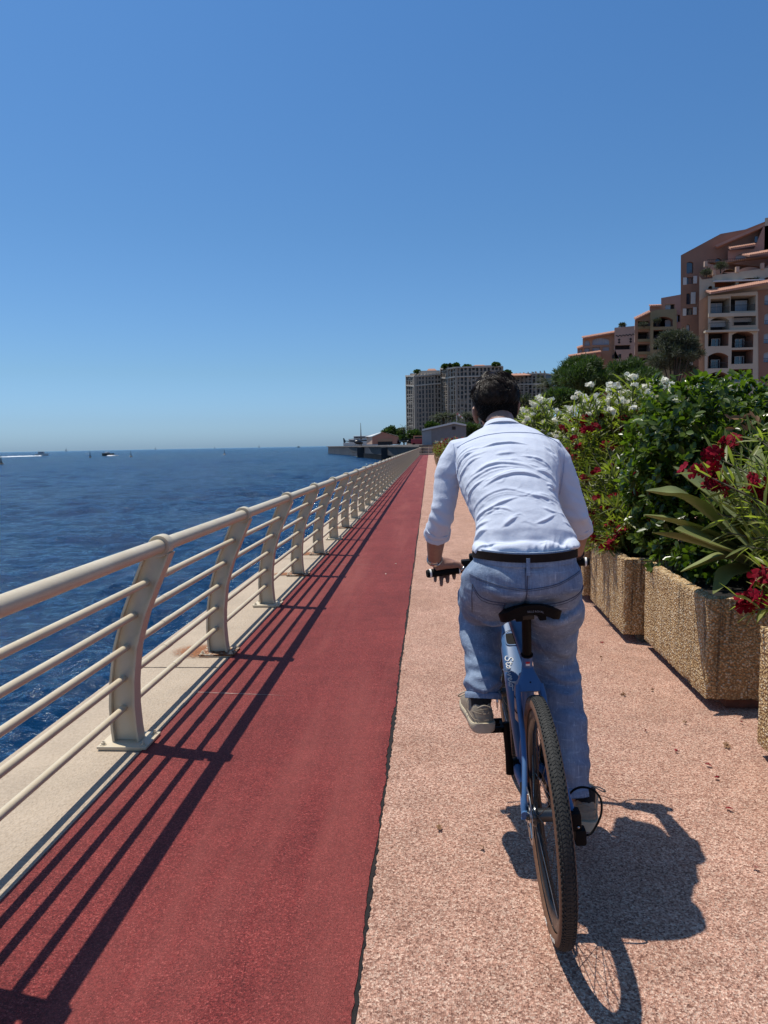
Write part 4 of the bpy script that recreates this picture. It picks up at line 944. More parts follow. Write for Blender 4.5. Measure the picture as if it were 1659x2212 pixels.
for cl in range(420):
    az = gen.uniform(0, 2*math.pi); pol = gen.uniform(.02, 1.30)**1.0
    if math.sin(az) > .55 and pol > .8: continue                        # leave the face free
    back_ = -math.sin(az) > -.2
    Ln = gen.uniform(.042, .080)*(1 if pol < .95 else .55); bend = 1.1*math.sin(az*1.5+pol*2.2)+gen.normal(0, .28); amp = gen.uniform(.2, 1.); lift0 = gen.uniform(.005, .018)*(1.25-pol*.6); wv = gen.uniform(0, 6.28)
    for st in range(11 if pol < 1.0 else 8):
        a0 = az+gen.normal(0, .055)/max(.25, math.sin(pol)); p0 = max(.01, pol+gen.normal(0, .035)); pts = []; L = Ln*gen.uniform(.8, 1.1); nn = 8
        for k in range(nn):
            t = k/(nn-1); pl = p0+t*L/.098; aa = a0+bend*t*t*.42+.10*amp*math.sin(t*5+wv)
            d = Vector((math.sin(pl)*math.cos(aa), math.sin(pl)*math.sin(aa)*1.0, math.cos(pl)))
            h = bvh.ray_cast(HCn, d); 
            if h[0] is None: break
            lf = lift0*math.sin(min(1, t*1.25)*math.pi*.62)+gen.normal(0, .0006); pts.append(h[0]+d*max(.0003, lf))
        if len(pts) == nn: strand(pts, gen.uniform(.0008, .0015))
for st in range(2200):                                                  # clipped sides and nape
    az = gen.uniform(0, 2*math.pi); pl = gen.uniform(1.05, 2.25)
    if math.sin(az) > .45: continue
    d = Vector((math.sin(pl)*math.cos(az), math.sin(pl)*math.sin(az), math.cos(pl))); h = bvh.ray_cast(HCn, d)
    if h[0] is None: continue
    dn = (Vector((0,.15,-1))+Vector(gen.normal(0, .25, 3))).normalized(); L = gen.uniform(.006, .013)*(1.2 if pl < 1.5 else .8)
    strand([h[0]-h[1]*.001, h[0]+h[1]*.002+dn*L*.5, h[0]+h[1]*.0024+dn*L], .0006)
locks = np_mesh('hair_locks', np.array(hv), np.array(hf), M_hair, True, hair); locks['kind'] = 'stuff'
# ------------------------------------------------------------------ planters of exposed aggregate along the right
def at(u, v, Y):
    """world point at depth Y that the camera sees at (u, v) of a 1659 x 2212 picture: used to read positions off the photograph"""
    d = _m @ Vector(((u-829.5)/1534, -(v-1106)/1534, -1)); return Vector((0, 0, 1.45))+d*(Y/d.y)
def aggregate(name, stops, mortar, cell, pits):
    b = NB(name); v = b.n('ShaderNodeTexVoronoi', feature='F1'); v.inputs['Scale'].default_value = cell; b.l(b.tc.outputs['Object'], v.inputs['Vector'])
    sep = b.n('ShaderNodeSeparateColor'); b.l(v.outputs['Color'], sep.inputs[0])
    col = b.ramp(sep.outputs[0], stops); col = b.mix(b.val(v.outputs['Distance'], .38, .62, 0, 1), col, mortar)
    st = b.noise(1., 5, .7, b.co((26, 26, 1.1))); col = b.mix(b.val(st, .53, .66, 0, .72), col, (.085,.066,.048))       # rain streaks
    st2 = b.noise(1., 4, .7, b.co((9, 9, .8), loc=(4, 0, 0))); col = b.mix(.7, col, b.ramp(st2, [(.3, (.7,.66,.62)), (.65, (1.12,1.1,1.05))]), 'MULTIPLY')
    b.set(col=col, rough=.9, spec=.25); b.bump(b.math('SUBTRACT', 1., v.outputs['Distance']), .011, 1.)
    return b.m
M_agg = aggregate('exposed_aggregate', [(.0, lin(196,158,108)), (.4, lin(226,194,146)), (.75, lin(238,214,172)), (1., lin(246,234,210))], lin(176,142,100), 84, 0)
M_brick = simple('terracotta_foot', (.20,.075,.045), .85, var=.25, scale=20, bump=.002)
M_soil = simple('dark_soil', (.008,.006,.005), .95, var=.5, scale=30, bump=.02, bscale=40)
def planter_mesh(L=1.20, W=.66, H=.555):
    """box with thick walls, chipped rims and a soil bed; local origin at the near left foot"""
    bm = bmesh.new(); t = .055
    g = MB(); g.box(0, W, 0, L, 0, H, .012)
    return g
def displaced_planter(seed):
    """finely divided shell with pebbly relief"""
    gen = np.random.default_rng(seed); W, L, H, t = .66, 1.20, .555, .06; st = .03
    bm = bmesh.new()
    def grid(o, u, v, nu, nv):
        vs = [[bm.verts.new(Vector(o)+Vector(u)*(i/nu)+Vector(v)*(j/nv)) for j in range(nv+1)] for i in range(nu+1)]
        for i in range(nu):
            for j in range(nv): bm.faces.new((vs[i][j], vs[i+1][j], vs[i+1][j+1], vs[i][j+1]))
    nL, nW, nH = int(L/st), int(W/st), int(H/st)
    grid((0,0,0),(0,L,0),(0,0,H),nL,nH); grid((W,0,0),(0,L,0),(0,0,H),nL,nH); grid((0,0,0),(W,0,0),(0,0,H),nW,nH); grid((0,L,0),(W,0,0),(0,0,H),nW,nH)
    for (o, u, v, a, b2) in (((0,0,H),(0,L,0),(t,0,0),nL,2),((W-t,0,H),(0,L,0),(t,0,0),nL,2),((t,0,H),(W-2*t,0,0),(0,t,0),nW,2),((t,L-t,H),(W-2*t,0,0),(0,t,0),nW,2),((t,t,H-.06),(0,L-2*t,0),(0,0,.06),nL,1),((W-t,t,H-.06),(0,L-2*t,0),(0,0,.06),nL,1),((t,t,H-.06),(W-2*t,0,0),(0,0,.06),nW,1),((t,L-t,H-.06),(W-2*t,0,0),(0,0,.06),nW,1),((0,0,0),(W,0,0),(0,L,0),2,2)): grid(o, u, v, a, b2)
    bmesh.ops.remove_doubles(bm, verts=bm.verts, dist=.002)
    for q in bm.verts:
        e = (1 if q.co.x < .002 or q.co.x > W-.002 else 0)+(1 if q.co.y < .002 or q.co.y > L-.002 else 0)+(1 if q.co.z > H-.002 or q.co.z < .002 else 0)
        c = Vector((W/2, L/2, H/2)); d = (q.co-c); d = Vector((math.copysign(1, d.x)*(abs(d.x) > W/2-.003), math.copysign(1, d.y)*(abs(d.y) > L/2-.003), math.copysign(1, d.z)*(abs(d.z) > H/2-.003)))
        q.co += d*(-.006*(e >= 2)+gen.normal(0, .0022))
    g = MB(); g.bm(bm); return g
planters = []
pm3 = [displaced_planter(k).mesh('planter', M_agg, 55) for k in range(3)]
g = MB(); g.box(.055,.60,.055,1.14,.30,.45); soil_me = g.mesh('soil', M_soil, 0)
g = MB(); g.box(0,.22,0,.11,0,.058,.006); foot_me = g.mesh('foot', M_brick, 30); g = MB(); g.box(0,.16,0,.10,0,.058,.012); foot2 = g.mesh('foot', M_concd, 30)
PLAB = ['aggregate concrete planter on a terracotta foot, cut by the right edge of the picture','aggregate concrete planter holding the agave','aggregate concrete planter just beyond the one with the agave','aggregate concrete planter half hidden behind the rider']
def planter(x, y, rz, k, label, z=.055):
    o = put(pm3[k % 3], 'planter', None, (x, y, z), (0, 0, rz)); tag(o, label, 'planter', 'aggregate planters along the footpath')
    put(soil_me, 'soil', o)
    for fx_, fy_ in ((.12,.035),(.30,1.04),(.12,1.04)): put(foot_me if k == 1 or k == 0 else foot2, 'foot', o, (fx_, fy_, -z+.0005), (0,0,0), (1,1,(z-.001)/.058))
    planters.append(o); return o
planter(1.462, 2.055, R(-.6), 0, PLAB[0]); planter(1.455, 3.80, R(-1.2), 1, PLAB[1]); planter(1.365, 5.10, R(-1.5), 2, PLAB[2]); planter(1.36, 6.42, R(-1.2), 3, PLAB[3]); 
FAR = [(.98, 25.0), (.90, 27.5), (.80, 30.6), (.72, 33.5), (.62, 37.), (.48, 41.), (.40, 44.6), (.36, 49.), (.36, 54.), (.36, 60.), (.36, 67.)]
ORD = ['nearest','second nearest','third nearest','fourth nearest','fifth nearest','sixth nearest','fifth farthest','fourth farthest','third farthest','second farthest','farthest']
for i, (x, y) in enumerate(FAR): planter(x, y, 0, i, ORD[i]+' distant planter under the red oleanders beside the pink path')

# ------------------------------------------------------------------ leaves and flowers
def leafmat(name, c0, c1, gloss=.42, trans=.35, tc=None, back=None):
    b = NB(name); geo = b.n('ShaderNodeNewGeometry'); oi = b.n('ShaderNodeObjectInfo')
    f = b.noise(3.1, 4, .7, geo.outputs['Position']); f2 = b.n('ShaderNodeMath', operation='ADD'); b.l(b.math('MULTIPLY', f, .8), f2.inputs[0])
    at_ = b.n('ShaderNodeAttribute'); at_.attribute_name = 'tone'; 
    b.l(b.math('MULTIPLY', b.math('ADD', at_.outputs['Fac'], b.math('MULTIPLY', oi.outputs['Random'], .0)), .5), f2.inputs[1])
    col = b.ramp(f2.outputs[0], [(.28, c0), (.85, c1)])
    b.set(col=col, rough=gloss, spec=.12 if 'petal' in name else .45)
    tr = b.n('ShaderNodeBsdfTranslucent'); tcol = b.mix(1., col, tc or (1.6,1.9,.55), 'MULTIPLY'); b.l(tcol, tr.inputs['Color'])
    mx = b.n('ShaderNodeMixShader'); mx.inputs[0].default_value = trans; b.l(b.b.outputs[0], mx.inputs[1]); b.l(tr.outputs[0], mx.inputs[2]); b.l(mx.outputs[0], b.out.inputs['Surface'])
    return b.m
ML_ole = leafmat('oleander_leaf', (.055,.085,.015), (.225,.245,.060), .40, .42)
ML_olep = leafmat('pale_oleander_leaf', (.085,.120,.024), (.29,.315,.095), .42, .42)
ML_pit = leafmat('glossy_round_leaf', (.026,.052,.009), (.120,.175,.028), .30, .36)
ML_agave = leafmat('agave_leaf', (.14,.165,.050), (.27,.30,.105), .42, .16)
ML_pine = leafmat('pine_needles', (.022,.046,.010), (.070,.115,.024), .6, .2)
ML_grey = leafmat('grey_green_foliage', (.030,.038,.024), (.085,.095,.060), .65, .15)
ML_palm = leafmat('palm_frond', (.020,.034,.012), (.070,.090,.035), .5, .15)
ML_dry = leafmat('dry_leaf', (.16,.075,.030), (.30,.16,.07), .7, .2, (1.2,1.,.8))
MF_red = leafmat('crimson_petal', (.15,.0015,.008), (.27,.004,.020), .7, .15, (1.0,.7,.9))
MF_white = leafmat('white_petal', (.85,.82,.66), (1.0,.98,.88), .6, .30, (1.,1.,.95))
MF_pink = leafmat('pink_petal', (.42,.05,.085), (.62,.13,.17), .5, .30, (1.2,1.,1.))
M_stem = simple('green_brown_stem', (.10,.085,.045), .8, var=.35, scale=20)
M_bark = simple('grey_brown_bark', (.075,.06,.045), .9, var=.4, scale=8, bump=.02, bscale=25)
def leaf_shape(kind):
    """unit leaf: base at origin, along +y to length 1, face normal +z; returns verts, quads/tris"""
    if kind == 'lance': w = [(0,.008),(.25,.062),(.65,.066),(1.,.004)]; fold = .030; droop = .10
    elif kind == 'round': w = [(0,.03),(.36,.22),(.72,.255),(1.,.03)]; fold = .05; droop = .06
    elif kind == 'petal': w = [(0,.10),(.45,.30),(.8,.46),(1.,.26)]; fold = -.06; droop = .22
    else: w = [(0,.07),(1.,.045)]; fold = .03; droop = .12
    v = []; f = []
    for i, (y, h) in enumerate(w):
        z = -droop*y*y; v += [(-h, y, z+fold*min(1, h/.08)), (0, y, z), (h, y, z+fold*min(1, h/.08))]
        if i: k = 3*i; f += [(k-3,k-2,k+1,k), (k-2,k-1,k+2,k+1)]
    return np.array(v), np.array(f)
LS = {k: leaf_shape(k) for k in ('lance','round','petal','spray')}
def frames(dirs, ups):
    y = dirs/np.linalg.norm(dirs, axis=1)[:, None]; x = np.cross(y, ups); x /= np.maximum(np.linalg.norm(x, axis=1), 1e-6)[:, None]; z = np.cross(x, y); return np.stack([x, y, z], 2)
def leaves_mesh(name, kind, P, D, U, Sz, mat, parent, loc, stuff=True, wide=None):
    """many leaves joined into one mesh, with a tone value per leaf"""
    v, f = LS[kind]; n = len(P); Fm = frames(D, U); sc = np.repeat(Sz[:, None], 3, 1)
    if wide is not None: sc[:, 0] *= wide
    vv = v[None]*sc[:, None, :]; W = np.einsum('nij,nkj->nki', Fm, vv)+P[:, None, :]
    F = (f[None]+(np.arange(n)*len(v))[:, None, None]).reshape(-1, f.shape[1])
    o = np_mesh(name, (W.reshape(-1, 3)-np.array(loc)), F, mat, True, parent)
    a = o.data.attributes.new('tone', 'FLOAT', 'POINT'); a.data.foreach_set('value', np.repeat(np.random.default_rng(n).random(n), len(v)).astype(np.float32))
    if stuff: o['kind'] = 'stuff'
    return o
_unit = {}
def unit_leaf(kind, mat, tone):
    k = (kind, mat.name, tone)
    if k not in _unit:
        v, f = LS[kind]; me = bpy.data.meshes.new(kind); me.from_pydata([tuple(p) for p in v], [], [tuple(q) for q in f]); me.materials.append(mat); me.shade_smooth()
        a = me.attributes.new('tone', 'FLOAT', 'POINT'); a.data.foreach_set('value', np.full(len(v), tone, np.float32)); _unit[k] = me
    return _unit[k]
def leaves(name, kind, P, D, U, Sz, mat, parent, loc, K=0, eye=(0, 0, 1.45)):
    """the K leaves nearest the path become single parts sharing a few meshes; the rest one mass"""
    P, D, U, Sz = map(np.asarray, (P, D, U, Sz)); order = np.argsort(np.linalg.norm(P-np.array(eye), axis=1)); near, rest = order[:K], order[K:]
    if len(rest): leaves_mesh(name, kind, P[rest], D[rest], U[rest], Sz[rest], mat, parent, loc)
    if len(near):
        Fm = frames(D[near], U[near])
        for i, q in enumerate(near):
            M = Matrix([[*(Fm[i][r]*Sz[q]), P[q][r]-loc[r]] for r in range(3)]+[[0,0,0,1]]); o = bpy.data.objects.new('leaf', unit_leaf(kind, mat, (i % 5)/4)); COL.objects.link(o); o.parent = parent; o.matrix_local = M
_fl = {}
def flower_cluster(mat, n, size, seed):
    """a head of five-petalled flowers"""
    k = (mat.name, n, seed)
    if k in _fl: return _fl[k]
    gen = np.random.default_rng(seed); P = []; D = []; U = []; S2 = []
    for i in range(n):
        c = gen.normal(0, 1, 3); c /= np.linalg.norm(c); c[2] = abs(c[2])*.8+.05; r = size*(.9+.5*gen.random())*(.55 if n < 4 else 1.); ctr = c*r*1.3
        nrm = c+gen.normal(0, .35, 3); nrm /= np.linalg.norm(nrm); a = np.cross(nrm, [.2,.5,.8]); a /= np.linalg.norm(a); b = np.cross(nrm, a); t0 = gen.uniform(0, 6.28)
        for q in range(5):
            t = t0+q*1.2566; d = a*math.cos(t)+b*math.sin(t); P.append(ctr+d*size*.06); D.append(d+nrm*.35); U.append(nrm); S2.append(size*gen.uniform(.85, 1.1))
    P, D, U, S2 = map(np.array, (P, D, U, S2)); v, f = LS['petal']; Fm = frames(D, U); W = np.einsum('nij,nkj->nki', Fm, v[None]*S2[:, None, None])+P[:, None, :]
    F = (f[None]+(np.arange(len(P))*len(v))[:, None, None]).reshape(-1, 4); me = bpy.data.meshes.new('flower'); me.from_pydata([tuple(p) for p in W.reshape(-1, 3)], [], [tuple(q) for q in F]); me.materials.append(mat); me.shade_smooth()
    a = me.attributes.new('tone', 'FLOAT', 'POINT'); a.data.foreach_set('value', np.repeat(gen.random(len(P)), len(v)).astype(np.float32)); _fl[k] = me; return me
# ------------------------------------------------------------------ the shrubs in the planters
def stems_from(base, targets, gen, sag=.0):
    """curved stems base -> target; returns list of point lists"""
    out = []
    for t in targets:
        b = Vector(base)+Vector((gen.normal(0, .05), gen.normal(0, .05), 0)); t = Vector(t); m = b.lerp(t, .5)+Vector((gen.normal(0, .04), gen.normal(0, .04), .10+sag))
        out.append(smooth_path([tuple(b), tuple(b.lerp(m, .5)+Vector((0,0,.05))), tuple(m), tuple(m.lerp(t, .55)+Vector((0,0,.02))), tuple(t)], 4))
    return out
def stem_parts(stems, parent, loc, r0, name='stems'):
    g = MB()
    for s in stems: n = len(s); g.tube([tuple(Vector(p)-Vector(loc)) for p in s[::2]], [r0*(1-.7*i/(len(s[::2])-1)) for i in range(len(s[::2]))], 5)
    o = g.build(name, M_stem, parent, 60); o['kind'] = 'stuff'; return o
def oleander(name, base, blob, n, label, cat, group, lsize, leafmat_, flowers, seed, K=0, dens=26, fk=None, extra=(), low=.25, top_bias=.4):
    """blob: list of (centre, radii) that the stem tips fill; flowers: list of (material, share of tips)"""
    gen = np.random.default_rng(seed); root = empty('oleander_shrub' if name is None else name, base, 0, label, cat, group); tips = list(map(Vector, extra))
    while len(tips) < n:
        c, r = blob[gen.integers(len(blob))]; d = gen.normal(size=3); d /= np.linalg.norm(d); q = gen.random()**.42
        if d[2] < 0 and gen.random() < top_bias: d[2] = -d[2]
        p = Vector((c[0]+d[0]*r[0]*q, c[1]+d[1]*r[1]*q, c[2]+d[2]*r[2]*q))
        if p.z > base[2]+.06: tips.append(p)
    stems = stems_from(base, tips, gen); stem_parts(stems, root, base, .009)
    P = []; D = []; U = []; Z = []
    for s in stems:
        s = [np.array(p) for p in s]; L = len(s); tdir = s[-1]-s[-3]; tdir /= np.linalg.norm(tdir)+1e-9
        for k in range(dens):
            t = low+(1-low)*(k+gen.random())/dens; t = 1-(1-t)*.72; i = min(int(t*(L-1)), L-2); f = t*(L-1)-i; p = s[i]*(1-f)+s[i+1]*f; ax = s[i+1]-s[i]; ax /= np.linalg.norm(ax)+1e-9
            a = np.cross(ax, gen.normal(size=3)); a /= np.linalg.norm(a)+1e-9; d = a*.85+ax*gen.uniform(.25, .95)+np.array([0,0,.12]); P.append(p); D.append(d); U.append(np.array([0,0,1.])+gen.normal(0, .45, 3)); Z.append(lsize*gen.uniform(.65, 1.15))
    leaves('foliage', 'lance', P, D, U, Z, leafmat_, root, base, K)
    order = list(range(len(stems))); gen.shuffle(order); j = 0
    for mat, share, nfl, size, filt in flowers:
        want = int(share*n); got = 0
        for i in list(order):
            if got >= want: break
            p = Vector(stems[i][-1])
            if filt and not filt(p): continue
            order.remove(i); got += 1
            o = put(flower_cluster(mat, nfl, size, int(gen.integers(3))), 'flower', root, p-Vector(base)+Vector((0,0,.02)), (gen.normal(0,.35), gen.normal(0,.35), gen.uniform(0, 6.28)), (1,1,1))
            s_ = gen.uniform(.75, 1.2); o.scale = (s_, s_, s_)
    return root
G = 'flowering oleander shrubs in the planters'
# white oleander beyond the rider's head
oleander('oleander_shrub', (1.62, 8.5, .55), [((1.52,8.3,1.40),(.62,.75,.62)),((1.30,8.6,1.60),(.40,.5,.36)),((1.55,7.6,1.05),(.45,.5,.55)),((1.9,8.4,1.55),(.4,.5,.42))], 300, 'pale leaved oleander covered in white flowers, right of the rider\'s head', 'shrub', G, .135, ML_olep,
    [(MF_white, .66, 9, .0195, lambda p: p.z > 1.45), (MF_pink, .05, 6, .022, lambda p: p.z < 1.5), (MF_white, .06, 6, .022, None), (MF_red, .12, 6, .025, lambda p: p.x > 1.4)], 1, 60)
# red and white oleander in the middle
oleander('oleander_shrub', (1.80, 6.8, .55), [((1.72,6.8,1.45),(.62,.7,.62)),((1.62,6.5,1.05),(.5,.55,.5)),((1.85,6.9,1.72),(.5,.55,.34)),((2.2,6.6,1.62),(.45,.4,.36)),((1.55,6.9,.95),(.4,.5,.45))], 320, 'tall oleander mixing crimson and white flower heads above the planters', 'shrub', G, .140, ML_ole,
    [(MF_white, .24, 9, .0195, lambda p: p.z > 1.68), (MF_red, .46, 7, .026, None)], 2, 150)
# low crimson oleander spilling over the second planter
oleander('oleander_shrub', (1.66, 5.75, .52), [((1.52,5.8,.95),(.36,.62,.40)),((1.45,6.3,1.05),(.32,.5,.42)),((1.42,5.6,.68),(.20,.4,.12)),((1.75,5.9,.85),(.35,.5,.35))], 230, 'low crimson flowered oleander spilling over the planter beyond the agave', 'shrub', G, .115, ML_ole,
    [(MF_red, .38, 6, .024, None)], 3, 200, top_bias=.3)
# round glossy leaved evergreen
def roundbush(base, blobs, n, label, seed, K, lsize, mat, inner=True):
    gen = np.random.default_rng(seed); root = empty('evergreen_shrub', base, 0, label, 'shrub', 'glossy evergreen shrubs in the planters'); P = []; D = []; U = []; Z = []; tips = []
    tot = sum(r[0]*r[1]*r[2] for c, r in blobs)
    for c, r in blobs:
        m = int(n*(r[0]*r[1]*r[2])/tot)
        for _ in range(m):
            d = gen.normal(size=3); d /= np.linalg.norm(d); q = .62+.42*gen.random()**.7 if gen.random() < .8 else gen.uniform(.3, .8)
            q *= 1+.16*math.sin(d[0]*7+c[0]*3)*math.sin(d[1]*6+1)*math.sin(d[2]*8+2)
            p = np.array(c)+d*np.array(r)*q; tips.append(p); out = d/np.array(r); out /= np.linalg.norm(out); ax = out*.8+np.array([0,0,.55])+gen.normal(0, .35, 3); ax /= np.linalg.norm(ax)
            for k in range(7):                                      # a rosette of leaves at each twig end
                a = np.cross(ax, gen.normal(size=3)); a /= np.linalg.norm(a)+1e-9; P.append(p-ax*gen.uniform(0, .05)); D.append(a*.8+ax*gen.uniform(.2, 1.)); U.append(ax+gen.normal(0, .25, 3)); Z.append(lsize*gen.uniform(.6, 1.2))
    leaves('foliage', 'round', P, D, U, Z, mat, root, base, K)
    pick = [tips[i] for i in gen.choice(len(tips), 70)]; st = stems_from(base, pick, gen); stem_parts(st, root, base, .014); return root
roundbush((2.25, 5.0, .55), [((2.15,5.3,1.38),(.72,.60,.52)),((1.82,5.25,1.55),(.34,.40,.36)),((2.6,5.2,1.50),(.55,.5,.42)),((1.72,5.35,1.12),(.36,.45,.42)),((1.85,5.2,.85),(.42,.40,.34)),((2.05,4.95,1.02),(.42,.32,.40)),((2.3,4.75,.80),(.4,.25,.3)),((2.8,4.7,1.3),(.5,.5,.5)),((1.95,4.7,.72),(.42,.30,.22)),((1.72,4.86,.62),(.22,.14,.14))], 3600, 'dense dark green evergreen shrub with round glossy leaves behind the agave', 21, 260, .062, ML_pit)
# small dry tuft caught in it
gen = np.random.default_rng(77); dr = empty('dry_sprig', (2.02, 4.72, 1.50), 0, 'brown dried leaf sprig hanging in the dark evergreen shrub', 'dead leaves')
c0 = np.array([2.0,4.68,1.545])
for k in range(14):
    p = c0+gen.normal(0, 1, 3)*np.array([.055,.03,.022]); o = bpy.data.objects.new('leaf', unit_leaf('round', ML_dry, (k % 5)/4)); COL.objects.link(o); o.parent = dr; o.location = p-np.array(dr.location); o.rotation_euler = tuple(gen.uniform(0, 6.28, 3)); s_ = gen.uniform(.05, .085); o.scale = (s_*.8, s_, s_*1.6)
g = MB(); g.tube([(.0,.0,-.08),(-.02,-.02,.0),(-.05,-.03,.05)], .003, 5); g.build('twig', M_stem, dr)
# agave: broad thick leaves, tips read off the photograph, base in the planter
ag = empty('agave', (2.02, 4.35, .56), 0, 'large agave with broad arching grey green leaves in the planter', 'plant')
def agave_leaf(tip, mid, wid, base=(2.02,4.35,.62), roll=0., curl=.35, thick=.012):
    b, m, t = Vector(base), Vector(mid), Vector(tip); pts = [Vector(p) for p in smooth_path([tuple(b), tuple(b.lerp(m, .55)+Vector((0,0,.03))), tuple(m), tuple(m.lerp(t, .6)), tuple(t)], 5)]
    n = len(pts); g = MB(); rr = []
    for i, p in enumerate(pts):
        s = i/(n-1); d = (pts[min(i+1, n-1)]-pts[max(i-1, 0)]).normalized(); side = d.cross(Vector((0,0,1))).normalized(); up = side.cross(d).normalized()
        side = (side*math.cos(roll)+up*math.sin(roll)).normalized(); up = side.cross(d).normalized()
        w_ = wid*(.62+.55*min(1, s/.35)-.17*(s > .35)*(s-.35)) if s < .35 else wid*(1-((s-.35)/.65)**1.55)*1.06
        w_ = max(.002, w_); th = thick*(1-s)+.002; row = []
        for a in (-1,-.5,0,.5,1): row.append(p+side*(a*w_)+up*(curl*w_*a*a+th*(1-a*a)))
        for a in (1,.5,0,-.5,-1): row.append(p+side*(a*w_*.985)+up*(curl*w_*a*a-th*.9*(1-a*a)-.001))
        rr.append([tuple(q-Vector(ag.location)) for q in row])
    g.rings(rr); o = g.build('leaf', ML_agave, ag, 60); a = o.data.attributes.new('tone', 'FLOAT', 'POINT'); a.data.foreach_set('value', np.full(len(o.data.vertices), rnd.random(), np.float32)); return o
for tip, mid, Yt, Ym, w_, roll, curl in (((1396,1060),(1480,1078),4.05,4.1,.058,.25,.5), ((1391,1112),(1470,1132),3.9,4.0,.045,.1,.4), ((1459,1143),(1540,1172),3.85,4.0,.075,.55,.3), ((1409,1150),(1490,1168),3.95,4.05,.040,-.3,.4), ((1455,1008),(1540,1072),4.3,4.3,.075,.6,.3),
    ((1509,1038),(1585,1110),4.0,4.1,.110,.75,.18), ((1538,978),(1570,1050),4.45,4.4,.045,.3,.4), ((1540,1283),(1568,1243),3.78,3.95,.035,.3,.5), ((1562,1130),(1600,1160),3.85,4.0,.100,.9,.15), ((1700,1000),(1660,1080),4.4,4.35,.08,.3,.3), ((1640,960),(1625,1060),4.6,4.5,.07,.2,.3), ((1580,1010),(1590,1090),4.6,4.5,.075,.3,.3), ((1470,1235),(1560,1205),4.2,4.2,.05,-.1,.4)):
    agave_leaf(at(*tip, Yt), at(*mid, Ym), w_*1.45, roll=roll, curl=curl)
# near crimson oleander at the right edge
NE = [at(u, v, y) for u, v, y in ((1508,1020,3.45),(1540,1030,3.5),(1552,1045,3.45),(1565,1055,3.45),(1540,985,3.6),(1570,965,3.7),(1620,1042,3.4),(1645,1060,3.4),(1650,1085,3.4),(1640,1225,3.15),(1655,1250,3.1),(1600,1302,3.05),(1630,1318,3.0),(1650,1290,3.05),(1560,1080,3.5),(1590,1110,3.4),(1660,930,3.6),(1640,950,3.6),(1620,935,3.8),(1600,960,3.7),(1640,1000,3.5),(1610,1000,3.55),(1590,1020,3.6),(1570,1150,3.4),(1610,1180,3.3),(1640,1160,3.3),(1550,1110,3.45),(1655,1120,3.3))]
oleander('oleander_shrub', (2.05, 2.95, .55), [((1.95,3.3,1.15),(.28,.35,.28)),((2.15,3.2,.95),(.3,.4,.3)),((1.85,3.35,1.05),(.22,.25,.22))], 105, 'nearest oleander with large crimson flowers reaching in from the right edge', 'shrub', G, .128, ML_olep, [], 9, 290, dens=20, extra=NE, low=.35)
nr = [o for o in COL.objects if o.name.startswith('oleander_shrub')][-1]; gen = np.random.default_rng(3)
for i, p in enumerate(NE[:14]):
    for k in range(3 if i < 9 else 2):
        q = p+Vector(gen.normal(0, .026, 3)); o = put(flower_cluster(MF_red, 3, .030, int(gen.integers(5))), 'flower', nr, q-nr.location, tuple(gen.uniform(-.6, .6, 2))+(gen.uniform(0, 6.28),)); s_ = gen.uniform(.85, 1.15); o.scale = (s_, s_, s_)
# the row goes on beyond the second planter, mostly hidden by the rider
MID = [(1.34, 8.0), (1.31, 9.6), (1.27, 11.2), (1.23, 12.9), (1.18, 14.7), (1.13, 16.6), (1.09, 18.6), (1.04, 20.7)]
MO = ['first','second','third','fourth','fifth','sixth','seventh','eighth']
for i, (x, y) in enumerate(MID):
    planter(x, y, R(-1.3), i, MO[i]+' planter of the row beyond the white oleander, hidden behind the rider')
    h_ = 1.30 if i < 4 else 1.02
    if i: oleander('oleander_shrub', (x+.40, y+.6, .55), [((x+.45,y+.5,h_-.1),(.55,.9,.60)),((x+.35,y+.4,.9),(.45,.9,.4))], 80, MO[i]+' oleander of the middle row, mostly hidden behind the rider', 'shrub', G, .15, ML_ole, [(MF_red, .3, 7, .03, None), (MF_white, .15, 7, .03, None)], 140+i, 0, dens=16)
# far row of red oleanders along the path
for i, (x, y) in enumerate(FAR):
    pick = MF_red if i % 3 else MF_pink
    oleander('oleander_shrub', (x+.35, y+.6, .55), [((x+.30,y+.5,1.15),(.48,.9,.62)),((x+.25,y+.4,.9),(.45,.9,.4))], 60, ORD[i]+' red and pink oleander in the distant row along the path', 'shrub', 'distant red oleanders in front of the grey shed', .15, ML_ole, [(MF_red, .55, 7, .04, None), (MF_pink, .30, 6, .04, None)] + ([(MF_white, .14, 7, .045, lambda p: p.z > 1.4)] if i > 4 else []), 40+i, 0, dens=16)
LITTER = ['fallen crimson flower nearest to the rider\'s right shoe','fallen crimson flower at the middle of the path, right of the rider\'s shadow','fallen crimson flower below and left of the planter with the agave','fallen crimson flower just below another, right of the rider\'s shin','fallen crimson flower above the right end of the rider\'s shadow','lowest fallen crimson flower, by the right edge','fallen crimson flower close to the second planter\'s shadow','fallen crimson flower near the foot of the second planter','dry leaf right of the rider\'s saddle','dry leaf in front of the second planter','dry leaf close to the foot of the nearest planter','fallen crimson flower in front of the planter with the agave','dry leaf on the pink path left of the rear wheel','dry leaf left of the shadow of the rear wheel, nearer the red lane','dry leaf beside the shadow edge of the agave planter','fallen crimson petal right of the rider\'s hip','fallen crimson petal right of the rider\'s thigh','dry leaf between the two nearest planters\' shadows','pale fallen petal near the right edge of the red lane','second pale petal on the red lane, left of the other','dry leaf in the railing\'s shadow on the red lane']
